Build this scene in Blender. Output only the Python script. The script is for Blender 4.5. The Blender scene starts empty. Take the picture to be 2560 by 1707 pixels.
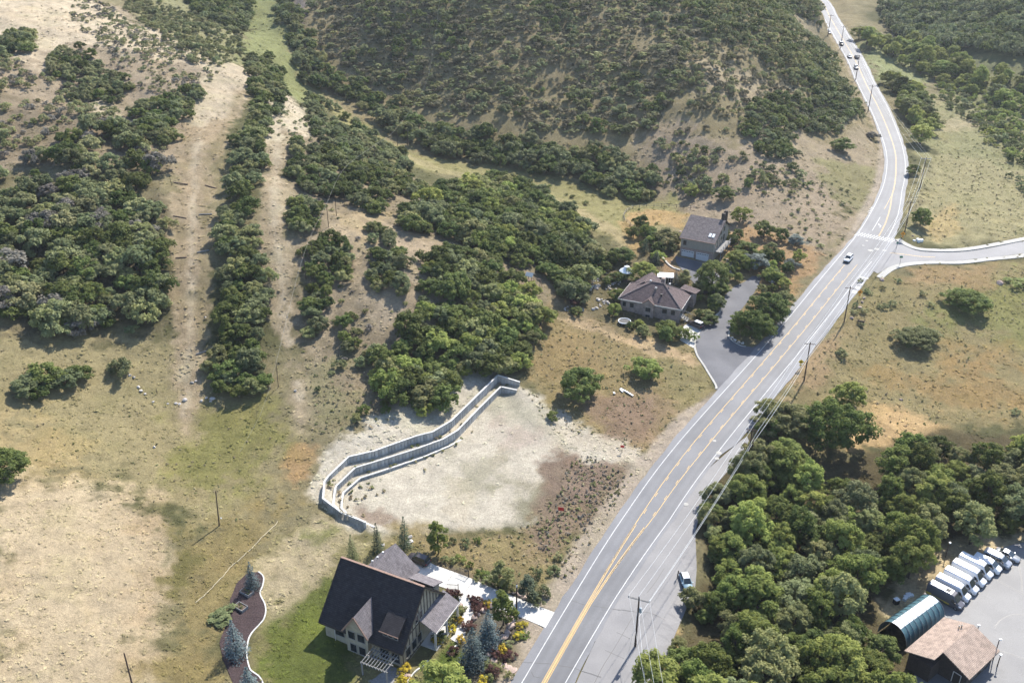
import bpy, bmesh, math, random
import numpy as np
from mathutils import Vector, Matrix

random.seed(7)
rng = np.random.default_rng(7)
R = math.radians
scene = bpy.context.scene
COL = scene.collection

# ---------------------------------------------------------------- camera, sky, sun, exposure
CAM_H, CAM_F, CAM_PITCH = 120.0, 2400.0, R(28)          # metres above the road, focal length in photo pixels, tilt
cam_d = bpy.data.cameras.new('camera')
cam = bpy.data.objects.new('camera', cam_d); COL.objects.link(cam)
cam.location = (0, 0, CAM_H); cam.rotation_euler = (R(62), 0, 0)
cam_d.sensor_width = 36; cam_d.lens = 36 * CAM_F / 2560; cam_d.clip_start = 1; cam_d.clip_end = 6000
scene.camera = cam

SUN_AZ, SUN_EL = 30.5, 46.0                              # degrees right of the view direction, above the horizon
world = bpy.data.worlds.new('World'); scene.world = world; world.use_nodes = True
wn = world.node_tree
sky = wn.nodes.new('ShaderNodeTexSky'); sky.sky_type = 'NISHITA'; sky.sun_disc = False
sky.sun_elevation = R(SUN_EL); sky.sun_rotation = R(SUN_AZ); sky.altitude = 1700; sky.dust_density = 2.0
bg = wn.nodes['Background']; bg.inputs[1].default_value = 0.14
wn.links.new(sky.outputs[0], bg.inputs[0])
sun_d = bpy.data.lights.new('sun', 'SUN'); sun_d.energy = 4.3; sun_d.angle = R(0.53); sun_d.color = (1, .945, .85)
sun = bpy.data.objects.new('sun', sun_d); COL.objects.link(sun); sun.location = (200, 350, 400)
sdir = Vector((math.sin(R(SUN_AZ)) * math.cos(R(SUN_EL)), math.cos(R(SUN_AZ)) * math.cos(R(SUN_EL)), math.sin(R(SUN_EL))))
sun.rotation_euler = sdir.to_track_quat('Z', 'Y').to_euler()
vs = scene.view_settings
vs.view_transform = 'Standard'; vs.look = 'None'; vs.exposure = 1.24; vs.gamma = 1; vs.use_curve_mapping = False
scene.cycles.use_denoising = True
scene.cycles.max_bounces = 4; scene.cycles.diffuse_bounces = 2; scene.cycles.use_light_tree = False; scene.cycles.use_adaptive_sampling = True; scene.cycles.adaptive_threshold = .02; scene.cycles.volume_bounces = 0; scene.cycles.transparent_max_bounces = 6

# ---------------------------------------------------------------- photo pixel -> place
_fw = np.array([0, math.cos(CAM_PITCH), -math.sin(CAM_PITCH)]); _up = np.array([0, math.sin(CAM_PITCH), math.cos(CAM_PITCH)])
def rays(pp):
    pp = np.atleast_2d(np.asarray(pp, float))
    return _fw[None] + np.array([1., 0, 0])[None] * ((pp[:, :1] - 1280) / CAM_F) - _up[None] * ((pp[:, 1:2] - 853.5) / CAM_F)
def P(px, py, z):
    """the point at height z seen at photo pixel (px, py)"""
    r = rays([(px, py)])[0]; t = (z - CAM_H) / r[2]
    return Vector((r[0] * t, r[1] * t, z))
def J(p):
    q = np.asarray(p, float) - np.array([0, 0, CAM_H]); d = q @ _fw
    return 1280 + CAM_F * q[0] / d, 853.5 - CAM_F * (q @ _up) / d

# ---------------------------------------------------------------- noise and polygons
_T = np.random.default_rng(3).random((256, 256))
def vnoise(x, y, f=1.0, o=0.0):
    x = x * f + 57.3 + o; y = y * f + 131.7 - o * 1.7
    xi = np.floor(x).astype(int); yi = np.floor(y).astype(int); fx = x - xi; fy = y - yi
    fx = fx * fx * (3 - 2 * fx); fy = fy * fy * (3 - 2 * fy)
    a = _T[xi & 255, yi & 255]; b = _T[(xi + 1) & 255, yi & 255]; c = _T[xi & 255, (yi + 1) & 255]; d = _T[(xi + 1) & 255, (yi + 1) & 255]
    return (a * (1 - fx) + b * fx) * (1 - fy) + (c * (1 - fx) + d * fx) * fy
def fbm(x, y, f=.05, n=4, o=0.0):
    s = 0; a = .5; t = 0
    for i in range(n):
        s = s + a * vnoise(x, y, f, o + i * 11.3); t += a; a *= .5; f *= 2.1
    return s / t
def sstep(a, b, x):
    t = np.clip((x - a) / (b - a), 0, 1); return t * t * (3 - 2 * t)
def poly_sd(x, y, poly):
    """signed distance to a polygon, positive inside"""
    poly = np.asarray(poly, float)[:, :2]; n = len(poly)
    d = np.full(x.shape, 1e18); ins = np.zeros(x.shape, bool)
    for i in range(n):
        ax, ay = poly[i]; bx, by = poly[(i + 1) % n]; ex, ey = bx - ax, by - ay
        t = np.clip(((x - ax) * ex + (y - ay) * ey) / (ex * ex + ey * ey + 1e-12), 0, 1)
        d = np.minimum(d, (x - ax - t * ex) ** 2 + (y - ay - t * ey) ** 2)
        c = ((ay > y) != (by > y)); 
        if abs(ey) > 1e-12: ins ^= c & (x < ex * (y - ay) / ey + ax)
    d = np.sqrt(d); return np.where(ins, d, -d)
def poly_w(x, y, poly, soft, margin=0.0, jit=None):
    """weight 0..1 of a polygon with a soft edge, evaluated only near it"""
    poly = np.asarray(poly, float)[:, :2]; m = soft + abs(margin) + 8
    lo = poly.min(0) - m; hi = poly.max(0) + m
    k = (x > lo[0]) & (x < hi[0]) & (y > lo[1]) & (y < hi[1])
    w = np.zeros(x.shape)
    if k.any():
        d = poly_sd(x[k], y[k], poly) + margin
        if jit is not None: d = d + jit[k] * soft
        w[k] = sstep(-soft / 2, soft / 2, d)
    return w
def smooth_line(pts, step=1.0):
    """Catmull-Rom through points, resampled evenly"""
    pts = np.asarray(pts, float); q = np.vstack([2 * pts[0] - pts[1], pts, 2 * pts[-1] - pts[-2]]); out = []
    for i in range(1, len(q) - 2):
        p0, p1, p2, p3 = q[i - 1:i + 3]; n = max(2, int(np.linalg.norm(p2 - p1) / step * 1.5))
        for t in np.linspace(0, 1, n, endpoint=False):
            out.append(.5 * (2 * p1 + (p2 - p0) * t + (2 * p0 - 5 * p1 + 4 * p2 - p3) * t * t + (3 * p1 - p0 - 3 * p2 + p3) * t ** 3))
    out.append(pts[-1]); out = np.array(out)
    s = np.r_[0, np.cumsum(np.linalg.norm(np.diff(out, axis=0), axis=1))]; k = max(2, int(s[-1] / step) + 1)
    t = np.linspace(0, s[-1], k)
    return np.stack([np.interp(t, s, out[:, j]) for j in range(out.shape[1])], 1)

# ---------------------------------------------------------------- terrain height
_CT = [  # photo pixel, height in metres above the near road
 # right of the road
 (2400,1000,-1),(2250,900,1),(2100,1000,0),(2500,800,3),(2500,650,6.2),(2300,720,5.5),(2450,1500,-3),(2380,1420,-2.8),(2560,1380,-2.6),(2560,1700,-3),(2250,1650,-4),
 (2000,1350,-4),(2300,1200,-3),(1850,1150,-1.5),(1900,1600,-3),(1750,1650,-1.5),(2560,1150,-2),(2560,620,7.2),(2450,400,9.5),(2300,480,9),(2560,300,12.5),
 (2560,100,30),(2560,0,40),(2300,0,29),(2300,100,20),(2400,200,15.5),(2230,180,17),(2150,60,23),(2300,300,13),
 # the central hill
 (1000,380,14),(1250,420,12),(1700,500,9.2),(780,230,24),(900,320,18),(1200,300,22),(1200,200,31.5),(1200,0,55),(1000,200,28),(1000,0,52.6),(800,100,37.5),(800,0,49),
 (1500,0,56),(1500,200,33),(1500,350,19.5),(1500,440,11.5),(1800,0,56),(1800,200,36),(1800,350,22.5),(1900,450,16),(1950,100,41.5),(2000,300,22),(2080,400,14.5),(1900,0,52),
 (2000,0,43),(2080,150,20.5),(1950,520,11.5),(1800,480,13),(2060,500,10.5),
 # houses in the middle
 (1740,640,8),(1680,660,7.6),(1630,790,4.6),(1560,800,4.6),(1700,790,4.6),(1640,850,4.2),(1500,650,8.6),(1400,560,12),(1550,560,10),(1850,620,8.2),(1950,600,8.8),(1850,720,5.6),
 (1400,800,6),(1300,850,6.6),(1300,1000,3.2),(1450,1050,1.8),(1600,950,2.6),(1700,850,3.6),
 # the scrub spur
 (1150,800,11),(1000,700,18),(1150,650,16),(1300,560,14),(1100,520,18),(950,500,22),(900,400,24),(850,330,25),(820,600,22),(800,750,15),(850,900,9.5),(800,1000,7.5),
 # tow tracks and left hill
 (470,1050,5),(470,800,15),(470,600,24),(480,450,31),(500,300,37),(600,180,41),(650,120,41),(640,50,41),(680,0,45),(700,330,33),(680,500,28),(690,700,19),
 (50,1000,13),(150,800,18),(150,600,27),(150,450,34),(150,300,41),(150,150,49),(100,30,57),(350,200,44),(350,50,50),(550,50,43),(500,0,49),(300,700,21),(300,450,33),
 (50,1300,10),(50,1650,7.5),(300,1650,4.5),(300,1300,6),(480,1650,2.2),(550,1300,3.4),(650,1100,5),(740,1230,3.0),(700,1500,1.0),(850,1690,.3),(1150,1690,-.3),(1250,1480,.2),
 (950,1080,5.2),(1150,960,5.6),(1060,1010,5.5),(1280,930,4.4),(870,1560,.5),(1000,1420,.6),(870,1360,1.6),(1000,1700,0),
 # the cleared lot
 (1100,1250,1),(1350,1150,1.3),(1420,960,2.4),(1500,1200,.8),(1200,1380,.5),(1000,1330,.8),
]
_Cp = np.array([tuple(P(a, b, c)) for a, b, c in _CT])
_ext = np.array([(-500,-60,12),(0,-80,-2),(500,-60,-8),(-700,500,90),(700,500,60),(-600,1200,120),(0,1300,110),(700,1300,90),(0,800,75),(300,800,45),(-300,800,90),(-300,250,40),(300,250,4),(-200,60,14),(200,60,-6)])
_Cp = np.vstack([_Cp, _ext])
def _ker(dx, dy): return np.sqrt(dx * dx + dy * dy + 144.0)
_n = len(_Cp); _A = np.zeros((_n + 3, _n + 3))
_A[:_n, :_n] = _ker(_Cp[:, None, 0] - _Cp[None, :, 0], _Cp[:, None, 1] - _Cp[None, :, 1]) - np.eye(_n) * 1.2
_A[:_n, _n] = 1; _A[:_n, _n + 1:] = _Cp[:, :2]; _A[_n, :_n] = 1; _A[_n + 1:, :_n] = _Cp[:, :2].T
_W = np.linalg.solve(_A, np.r_[_Cp[:, 2], 0, 0, 0])
def h0(x, y):
    x = np.asarray(x, float); y = np.asarray(y, float); o = _W[_n] + _W[_n + 1] * x + _W[_n + 2] * y
    for i in range(_n): o = o + _W[i] * _ker(x - _Cp[i, 0], y - _Cp[i, 1])
    return o

# main road: its height along the valley and its painted left edge line give a line to measure from
_zy = np.array([(0,-.4),(110,0),(150,.2),(193,1.9),(238,4.8),(287,8),(347,11.8),(421,15.8),(493,19.8),(602,26),(750,34),(1200,60)], float)
_yy = np.arange(0, 1200, 2.0); _zz = np.interp(_yy, _zy[:, 0], _zy[:, 1]); _k = np.hanning(31); _k /= _k.sum()
_zz = np.convolve(np.pad(_zz, 15, mode='edge'), _k, 'valid')
def zroad(y): return np.interp(y, _yy, _zz)
def PR(px, py):
    z = 0.0
    for _ in range(30): p = P(px, py, z); z = .5 * z + .5 * float(zroad(p.y))
    return p
_LP = [(1200,1885),(1303.9,1707),(1427,1500),(1553,1300),(1700,1101),(1934,838),(2051,697),(2138,592),(2178,530),(2205,474),(2216,430),(2217,388),(2206,345),(2179,278),(2144,208),(2119,150),(2088,95),(2060,45),(2036,0)]
_lw = [tuple(PR(*q))[:2] for q in _LP]
_d = np.array(_lw[0]) - np.array(_lw[1]); _d /= np.linalg.norm(_d); _e = np.array(_lw[-1]) - np.array(_lw[-2]); _e /= np.linalg.norm(_e)
_lw = [tuple(np.array(_lw[0]) + _d * 60)] + _lw + [tuple(np.array(_lw[-1]) + _e * 80 + np.array([-10, 0]))]
RL = smooth_line(_lw, 1.5)
for _ in range(6): RL[1:-1] = .25 * RL[:-2] + .5 * RL[1:-1] + .25 * RL[2:]
RS = np.r_[0, np.cumsum(np.linalg.norm(np.diff(RL, axis=0), axis=1))]
_tg = np.gradient(RL, axis=0); _tg /= np.linalg.norm(_tg, axis=1)[:, None]
for _ in range(4): _tg[1:-1] = .25 * _tg[:-2] + .5 * _tg[1:-1] + .25 * _tg[2:]
RN = np.stack([_tg[:, 1], -_tg[:, 0]], 1)                  # towards the right-hand side of the road
def road_sd(x, y):
    """distance along the road and to the right of its left edge line"""
    x = np.asarray(x, float).ravel(); y = np.asarray(y, float).ravel(); S = np.empty(x.size); D = np.empty(x.size)
    for a in range(0, x.size, 20000):
        b = slice(a, a + 20000); dx = x[b, None] - RL[None, ::2, 0]; dy = y[b, None] - RL[None, ::2, 1]
        i = np.argmin(dx * dx + dy * dy, 1) * 2; ex = x[b] - RL[i, 0]; ey = y[b] - RL[i, 1]
        D[b] = ex * RN[i, 0] + ey * RN[i, 1]; S[b] = RS[i] + ex * RN[i, 1] * -1 + ey * RN[i, 0]
    return S, D
def road_pt(s, d):
    s = np.asarray(s, float)
    x = np.interp(s, RS, RL[:, 0]) + np.interp(s, RS, RN[:, 0]) * d; y = np.interp(s, RS, RL[:, 1]) + np.interp(s, RS, RN[:, 1]) * d
    return x, y
def road_off(pix):
    """photo pixels of a line painted along the road -> interpolator of its offset"""
    w = np.array([tuple(PR(*q))[:2] for q in pix]); s, d = road_sd(w[:, 0], w[:, 1]); k = np.argsort(s); return s[k], d[k]

# ---------------------------------------------------------------- mesh and object helpers
class MB:
    """collects faces; build() links them as one mesh object"""
    def __init__(s): s.v = []; s.f = []
    def add(s, vs_, fs_):
        o = len(s.v); s.v += [tuple(p) for p in vs_]; s.f += [tuple(o + i for i in f) for f in fs_]; return s
    def box(s, x0, x1, y0, y1, z0, z1, M=None):
        p = [(x0,y0,z0),(x1,y0,z0),(x1,y1,z0),(x0,y1,z0),(x0,y0,z1),(x1,y0,z1),(x1,y1,z1),(x0,y1,z1)]
        if M is not None: p = [M @ Vector(q) for q in p]
        return s.add(p, [(3,2,1,0),(4,5,6,7),(0,1,5,4),(1,2,6,5),(2,3,7,6),(3,0,4,7)])
    def hexa(s, b, t):
        """solid from four bottom and four top points"""
        return s.add(list(b) + list(t), [(3,2,1,0),(4,5,6,7),(0,1,5,4),(1,2,6,5),(2,3,7,6),(3,0,4,7)])
    def slab(s, pts, th):
        """flat polygon given thickness downwards"""
        n = len(pts); p = [Vector(q) for q in pts]
        return s.add(p + [q - Vector((0,0,th)) for q in p], [tuple(range(n)), tuple(range(2*n-1, n-1, -1))] + [(i, n+i, n+(i+1)%n, (i+1)%n) for i in range(n)])
    def bar(s, a, b, w, h=None, up=(0,0,1)):
        a = Vector(a); b = Vector(b); h = h or w; d = (b - a).normalized(); u = Vector(up)
        if abs(d.dot(u)) > .97: u = Vector((1,0,0))
        x = d.cross(u).normalized(); z = x.cross(d).normalized()
        q = [(-1,-1),(1,-1),(1,1),(-1,1)]
        return s.hexa([a + x*(w/2*i) + z*(h/2*j) for i, j in q], [b + x*(w/2*i) + z*(h/2*j) for i, j in q])
    def tube(s, pts, r, n=6, caps=True):
        pts = [Vector(p) for p in pts]; rr = r if hasattr(r, '__len__') else [r] * len(pts); o = len(s.v)
        for i, p in enumerate(pts):
            d = (pts[min(i+1, len(pts)-1)] - pts[max(i-1, 0)]).normalized(); u = Vector((0,0,1)) if abs(d.z) < .95 else Vector((1,0,0))
            x = d.cross(u).normalized(); z = x.cross(d)
            for k in range(n):
                a = 2 * math.pi * k / n; s.v.append(tuple(p + (x * math.cos(a) + z * math.sin(a)) * rr[i]))
        for i in range(len(pts) - 1):
            for k in range(n):
                a = o + i*n; s.f.append((a+k, a+(k+1)%n, a+n+(k+1)%n, a+n+k))
        if caps: s.f.append(tuple(o + k for k in range(n))[::-1]); s.f.append(tuple(o + (len(pts)-1)*n + k for k in range(n)))
        return s
    def lathe(s, prof, n=16, c=(0,0,0)):
        o = len(s.v)
        for r, z in prof:
            for k in range(n): a = 2*math.pi*k/n; s.v.append((c[0] + r*math.cos(a), c[1] + r*math.sin(a), c[2] + z))
        for i in range(len(prof) - 1):
            for k in range(n): s.f.append((o+i*n+k, o+i*n+(k+1)%n, o+(i+1)*n+(k+1)%n, o+(i+1)*n+k))
        s.f.append(tuple(o+k for k in range(n))[::-1]); s.f.append(tuple(o+(len(prof)-1)*n+k for k in range(n))); return s
    def mesh(s, name='m'):
        m = bpy.data.meshes.new(name); m.from_pydata(s.v, [], s.f); m.update(); return m
    def build(s, name, mat, parent=None, smooth=False):
        m = s.mesh(name)
        if smooth: m.polygons.foreach_set('use_smooth', [True] * len(m.polygons))
        return link(name, m, mat, parent)
def link(name, me, mat=None, parent=None):
    o = bpy.data.objects.new(name, me); COL.objects.link(o)
    if mat is not None and me is not None and not me.materials: me.materials.append(mat)
    if parent is not None: o.parent = parent
    return o
def tag(o, label=None, cat=None, group=None, kind=None):
    if label: o['label'] = label
    if cat: o['category'] = cat
    if group: o['group'] = group
    if kind: o['kind'] = kind
    return o
def empty(name, loc, rz=0, label=None, cat=None, group=None):
    o = bpy.data.objects.new(name, None); COL.objects.link(o); o.location = loc; o.rotation_euler = (0, 0, rz); o.empty_display_size = .3
    return tag(o, label, cat, group)
def copy_tree(o, parent=None):
    c = o.copy(); COL.objects.link(c); c.parent = parent
    for ch in list(o.children): copy_tree(ch, c)
    return c
def np_mesh(name, V, F, smooth=False):
    """mesh from numpy arrays, all faces the same size"""
    me = bpy.data.meshes.new(name); V = np.asarray(V, np.float32); F = np.asarray(F, np.int32); k = F.shape[1]
    me.vertices.add(len(V)); me.vertices.foreach_set('co', V.ravel())
    me.loops.add(F.size); me.loops.foreach_set('vertex_index', F.ravel())
    me.polygons.add(len(F)); me.polygons.foreach_set('loop_start', np.arange(0, F.size, k, dtype=np.int32))
    if smooth: me.polygons.foreach_set('use_smooth', np.ones(len(F), bool))
    me.update(calc_edges=True); return me

# ---------------------------------------------------------------- materials
def lin(c):
    c = np.asarray(c, float) / 255; return tuple(np.where(c <= .04045, c / 12.92, ((c + .055) / 1.055) ** 2.4))
def mat(name, col, rough=.7, spec=.3, metal=0, var=0.0, scale=4.0, bump=0.0, bscale=20.0, col2=None, objvar=0.0, coords='Object'):
    """procedural principled material: base colour broken up by noise, optional bump and per-object variation"""
    m = bpy.data.materials.new(name); m.use_nodes = True; nt = m.node_tree; N = nt.nodes; L = nt.links; b = N['Principled BSDF']
    b.inputs['Roughness'].default_value = rough; b.inputs['Specular IOR Level'].default_value = spec; b.inputs['Metallic'].default_value = metal
    c = tuple(col) + (1,)
    b.inputs['Base Color'].default_value = c
    tc = N.new('ShaderNodeTexCoord'); out = None
    if var or col2:
        nz = N.new('ShaderNodeTexNoise'); nz.inputs['Scale'].default_value = scale; nz.inputs['Detail'].default_value = 5; L.new(tc.outputs[coords], nz.inputs[0])
        rp = N.new('ShaderNodeValToRGB'); e = rp.color_ramp.elements; e[0].position = .3; e[1].position = .7
        lo = tuple(x * (1 - var) for x in col); hi = tuple(min(1, x * (1 + var)) for x in (col2 or col))
        e[0].color = lo + (1,); e[1].color = hi + (1,); L.new(nz.outputs[0], rp.inputs[0]); out = rp.outputs[0]
    if objvar:
        oi = N.new('ShaderNodeObjectInfo'); mr = N.new('ShaderNodeMapRange'); mr.inputs[3].default_value = 1 - objvar; mr.inputs[4].default_value = 1 + objvar
        L.new(oi.outputs['Random'], mr.inputs[0]); hs = N.new('ShaderNodeHueSaturation')
        if out: L.new(out, hs.inputs['Color'])
        else: hs.inputs['Color'].default_value = c
        L.new(mr.outputs[0], hs.inputs['Value']); out = hs.outputs[0]
    if out: L.new(out, b.inputs['Base Color'])
    if bump:
        n2 = N.new('ShaderNodeTexNoise'); n2.inputs['Scale'].default_value = bscale; n2.inputs['Detail'].default_value = 4; L.new(tc.outputs[coords], n2.inputs[0])
        bp = N.new('ShaderNodeBump'); bp.inputs['Strength'].default_value = bump; bp.inputs['Distance'].default_value = .1; L.new(n2.outputs[0], bp.inputs['Height']); L.new(bp.outputs[0], b.inputs['Normal'])
    return m
def ground_mat():
    m = bpy.data.materials.new('ground'); m.use_nodes = True; nt = m.node_tree; N = nt.nodes; L = nt.links; b = N['Principled BSDF']
    b.inputs['Roughness'].default_value = .95; b.inputs['Specular IOR Level'].default_value = .1
    at = N.new('ShaderNodeAttribute'); at.attribute_name = 'col'; tc = N.new('ShaderNodeTexCoord')
    def noise(sc, det=6, rough=.65):
        n = N.new('ShaderNodeTexNoise'); n.inputs['Scale'].default_value = sc; n.inputs['Detail'].default_value = det; n.inputs['Roughness'].default_value = rough
        L.new(tc.outputs['Object'], n.inputs[0]); return n
    n1 = noise(1.7, 8, .75); n2 = noise(.22, 5)
    m1 = N.new('ShaderNodeMapRange'); m1.inputs[1].default_value = .25; m1.inputs[2].default_value = .75; m1.inputs[3].default_value = .62; m1.inputs[4].default_value = 1.36; L.new(n1.outputs[0], m1.inputs[0])
    m2 = N.new('ShaderNodeMapRange'); m2.inputs[1].default_value = .3; m2.inputs[2].default_value = .7; m2.inputs[3].default_value = .89; m2.inputs[4].default_value = 1.11; L.new(n2.outputs[0], m2.inputs[0])
    mu = N.new('ShaderNodeMath'); mu.operation = 'MULTIPLY'; L.new(m1.outputs[0], mu.inputs[0]); L.new(m2.outputs[0], mu.inputs[1])
    mx = N.new('ShaderNodeMix'); mx.data_type = 'RGBA'; mx.blend_type = 'MULTIPLY'; mx.inputs[0].default_value = 1
    L.new(at.outputs['Color'], mx.inputs[6]); L.new(mu.outputs[0], mx.inputs[7]); L.new(mx.outputs[2], b.inputs['Base Color'])
    n3 = noise(2.6, 10, .78); bp = N.new('ShaderNodeBump'); bp.inputs['Strength'].default_value = .85; bp.inputs['Distance'].default_value = .34
    L.new(n3.outputs[0], bp.inputs['Height']); L.new(bp.outputs[0], b.inputs['Normal'])
    return m

# ---------------------------------------------------------------- height with the road bench
def h1(x, y):
    x = np.asarray(x, float); y = np.asarray(y, float); sh = x.shape; z = h0(x, y).ravel()
    S, D = road_sd(x, y); S = S.ravel(); D = D.ravel()
    right = np.interp(S, [0, 150, 157, 260, 320, 640], [16, 14, 12, 13, 9, 10])
    out = np.maximum(np.maximum(-2.2 - D, D - right), 0); w = 1 - sstep(0, 9, out)
    k = w > 0; zr = zroad(road_pt(S, 3.5)[1]); z[k] = z[k] * (1 - w[k]) + zr[k] * w[k]
    return z.reshape(sh)
def cast(pp, fn, hz=0.0):
    """photo pixels -> points on the surface fn raised by hz"""
    r = rays(pp); r = r / np.linalg.norm(r[:, :2], axis=1)[:, None]; ts = np.concatenate([np.arange(70, 260, 4.0), np.arange(260, 900, 6.0)])
    X = r[:, :1] * ts; Y = r[:, 1:2] * ts; Z = CAM_H + r[:, 2:3] * ts - hz
    below = Z < fn(X, Y); i = np.argmax(below, 1); i = np.where(below.any(1), np.maximum(i, 1), len(ts) - 1)
    a = ts[i - 1].copy(); b = ts[i].copy()
    for _ in range(12):
        c = .5 * (a + b); u = CAM_H + r[:, 2] * c - hz < fn(r[:, 0] * c, r[:, 1] * c); b = np.where(u, c, b); a = np.where(u, a, c)
    c = .5 * (a + b); return np.stack([r[:, 0] * c, r[:, 1] * c, CAM_H + r[:, 2] * c - hz], 1)
def W(pix, hz=0.0): return cast(pix, h1, hz)                # polygon of photo pixels -> world polygon on the land

# ---------------------------------------------------------------- the cleared lot and its retaining walls
zW = lambda x, y, z: tuple(P(760 + x / 2.735, 900 + y / 2.735, z))
WALL_UP = [zW(*q) for q in [(1475,150,4.7),(1325,103,5.5),(1160,265,5.5),(1005,415,5.4),(880,490,5.3),(770,517,5.2),(480,620,5.05),(305,660,4.9),(165,795,4.5),(140,830,4.3),(130,945,3.9),(155,965,3.7),(260,1042,3.2),(415,1105,2.8)]]
WALL_MID = [zW(*q) for q in [(1455,205,3.7),(1345,182,4.0),(1195,330,3.9),(1050,480,3.75),(950,540,3.65),(785,600,3.6),(500,690,3.5),(350,735,3.4),(220,860,3.2),(210,890,3.1),(200,985,2.8),(250,1038,2.6)]]
WALL_LOW = [zW(*q) for q in [(1100,530,1.6),(1000,585,1.85),(810,665,2.0),(525,760,2.05),(385,805,2.0),(270,905,1.9),(262,935,1.9),(255,1010,1.8),(300,1057,1.7),(480,1140,1.3)]]
_close = [zW(*q) for q in [(480,1150,.9),(900,1200,.8),(1400,1150,.8),(1700,900,1),(1800,650,1.2),(1600,420,1.7),(1500,250,2.1)]]
_pp = np.array([P(1100,1250,.9), P(1420,975,2.3), P(1500,1200,.9), P(1000,1330,.8)]); _pc = np.linalg.lstsq(np.c_[_pp[:, :2], np.ones(4)], _pp[:, 2], rcond=None)[0]
LOT_UP = np.array(WALL_UP + _close)[:, :2]; LOT_MID = np.array(WALL_MID + _close)[:, :2]
LOT_LOW = np.array(WALL_MID[:4] + WALL_LOW + _close)[:, :2]
def zpad(x, y): return _pc[0] * x + _pc[1] * y + _pc[2]
_pu = LOT_UP.min(0) - 12, LOT_UP.max(0) + 12
def terraces(x, y, z):
    k = (x > _pu[0][0]) & (x < _pu[1][0]) & (y > _pu[0][1]) & (y < _pu[1][1])
    if not k.any(): return z
    xx, yy, zz = x[k], y[k], z[k].copy()
    near = poly_sd(xx, yy, _close_poly)                      # soft where the lot runs out into open ground
    up, mid, low = poly_sd(xx, yy, LOT_UP), poly_sd(xx, yy, LOT_MID), poly_sd(xx, yy, LOT_LOW)
    zp = zpad(xx, yy); soft = sstep(-1, 5, near)
    t2 = np.full(zp.shape, 3.4); t1 = np.full(zp.shape, 1.9)
    back = (up <= -.3) & (up > -7) & (near > 2.5)
    zz = np.where(back, zz * (1 - sstep(-7, -2, up)) + np.maximum(zz, 0) * sstep(-7, -2, up), zz)
    zz = np.where(up > -.3, zz * (1 - soft) + np.where(low > -.3, zp, np.where(mid > -.3, t1, t2)) * soft, zz)
    o = z.copy(); o[k] = zz; return o
_c3 = [zW(*q)[:2] for q in [(480,1150,.9),(900,1200,.8),(1400,1150,.8),(1700,900,1),(1800,650,1.2),(1600,420,1.7),(1500,250,2.1)]]
_close_poly = np.array(_c3 + [zW(1700,-600,8)[:2], zW(-600,-600,8)[:2], zW(-600,1000,3)[:2], zW(200,1250,3)[:2]])

# ---------------------------------------------------------------- paved areas (world polygons)
DRIVE_UP = W([(1800,985),(1791,968),(1766,922),(1742,884),(1739,852),(1758,816),(1799,782),(1806,760),(1815,735),(1838,714),(1862,704),(1880,690),(1905,690),(1893,720),(1868,755),(1840,790),(1827,812),(1824,842),(1850,862),(1882,868),(1908,852),(1925,842),(1925,870)])
GARAGE_PAD = W([(1688,640),(1760,655),(1800,690),(1800,730),(1760,735),(1700,668),(1690,655)])
CAR_PAD = W([(1700,830),(1712,812),(1745,800),(1772,812),(1750,842),(1735,870),(1700,850)])
PULLOUT = W([(1413,1760),(1440,1707),(1535,1500),(1674,1300),(1760,1180),(1853,1100),(1868,1090),(1878,1120),(1830,1165),(1790,1210),(1752,1275),(1738,1330),(1742,1420),(1738,1470),(1712,1530),(1690,1580),(1668,1635),(1618,1707),(1590,1760)])
SIDE = W([(2175,672),(2205,560),(2240,600),(2258,612),(2285,624),(2322,630),(2395,630),(2468,621),(2560,603),(2640,585),(2720,600),(2640,618),(2560,634),(2468,644),(2395,652),(2314,652),(2256,658),(2219,669),(2195,684)])
LOT_ASPH = W([(2590,1350),(2540,1358),(2500,1370),(2440,1392),(2380,1424),(2330,1462),(2292,1500),(2270,1540),(2280,1640),(2300,1800),(2760,1800),(2760,1330)])
zH = lambda x, y: (900 + x / 3.852, 1300 + y / 3.852)
DRIVE_C = W([zH(*q) for q in [(470,350),(560,340),(690,418),(1040,545),(1310,665),(1500,740),(1875,885),(1790,1035),(1495,912),(1180,800),(1060,745),(975,690),(930,680),(800,660),(560,560)]])
PATH_C = np.array([zH(*q) for q in [(1000,690),(1000,760),(1042,830),(1045,900),(1000,985),(975,1060),(960,1110),(905,1165)]])
PATH_W = W(PATH_C)
PAVED = [DRIVE_UP, GARAGE_PAD, CAR_PAD, PULLOUT, SIDE, LOT_ASPH, DRIVE_C]
def paved_w(x, y):
    w = np.zeros(x.shape)
    for p in PAVED: w = np.maximum(w, poly_w(x, y, p, .8))
    S, D = road_sd(x, y); S = S.reshape(x.shape); D = D.reshape(x.shape)
    r = np.interp(S, [60, 99, 124, 151, 157, 260, 300, 321, 360, 500, 640], [8, 8, 9, 10, 11.4, 11.9, 9.6, 7.6, 7.4, 8.4, 8.2])
    return np.maximum(w, sstep(-2.6, -1.6, D) * (1 - sstep(r + .2, r + 1.2, D)))
def h(x, y, grain=True):
    x = np.asarray(x, float); y = np.asarray(y, float); sh = x.shape; x = x.ravel(); y = y.ravel()
    z = terraces(x, y, h1(x, y)); w = paved_w(x, y)
    if grain:
        lot = poly_w(x, y, LOT_UP, 1.0); a = (1 - w) * (1 - .7 * lot)
        hill = sstep(6, 22, z)
        z = z + a * ((fbm(x, y, .35, 3) - .5) * .5 + hill * ((fbm(x, y, .06, 4, 5.) - .5) * 2.4 + (.5 - np.abs(fbm(x, y * .6, .03, 3, 15.) - .5) * 4) * 2.2 * sstep(18, 30, z)))
    return (z - w * .14).reshape(sh)
def hz(x, y): return float(h(np.array([x]), np.array([y]))[0])
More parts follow.
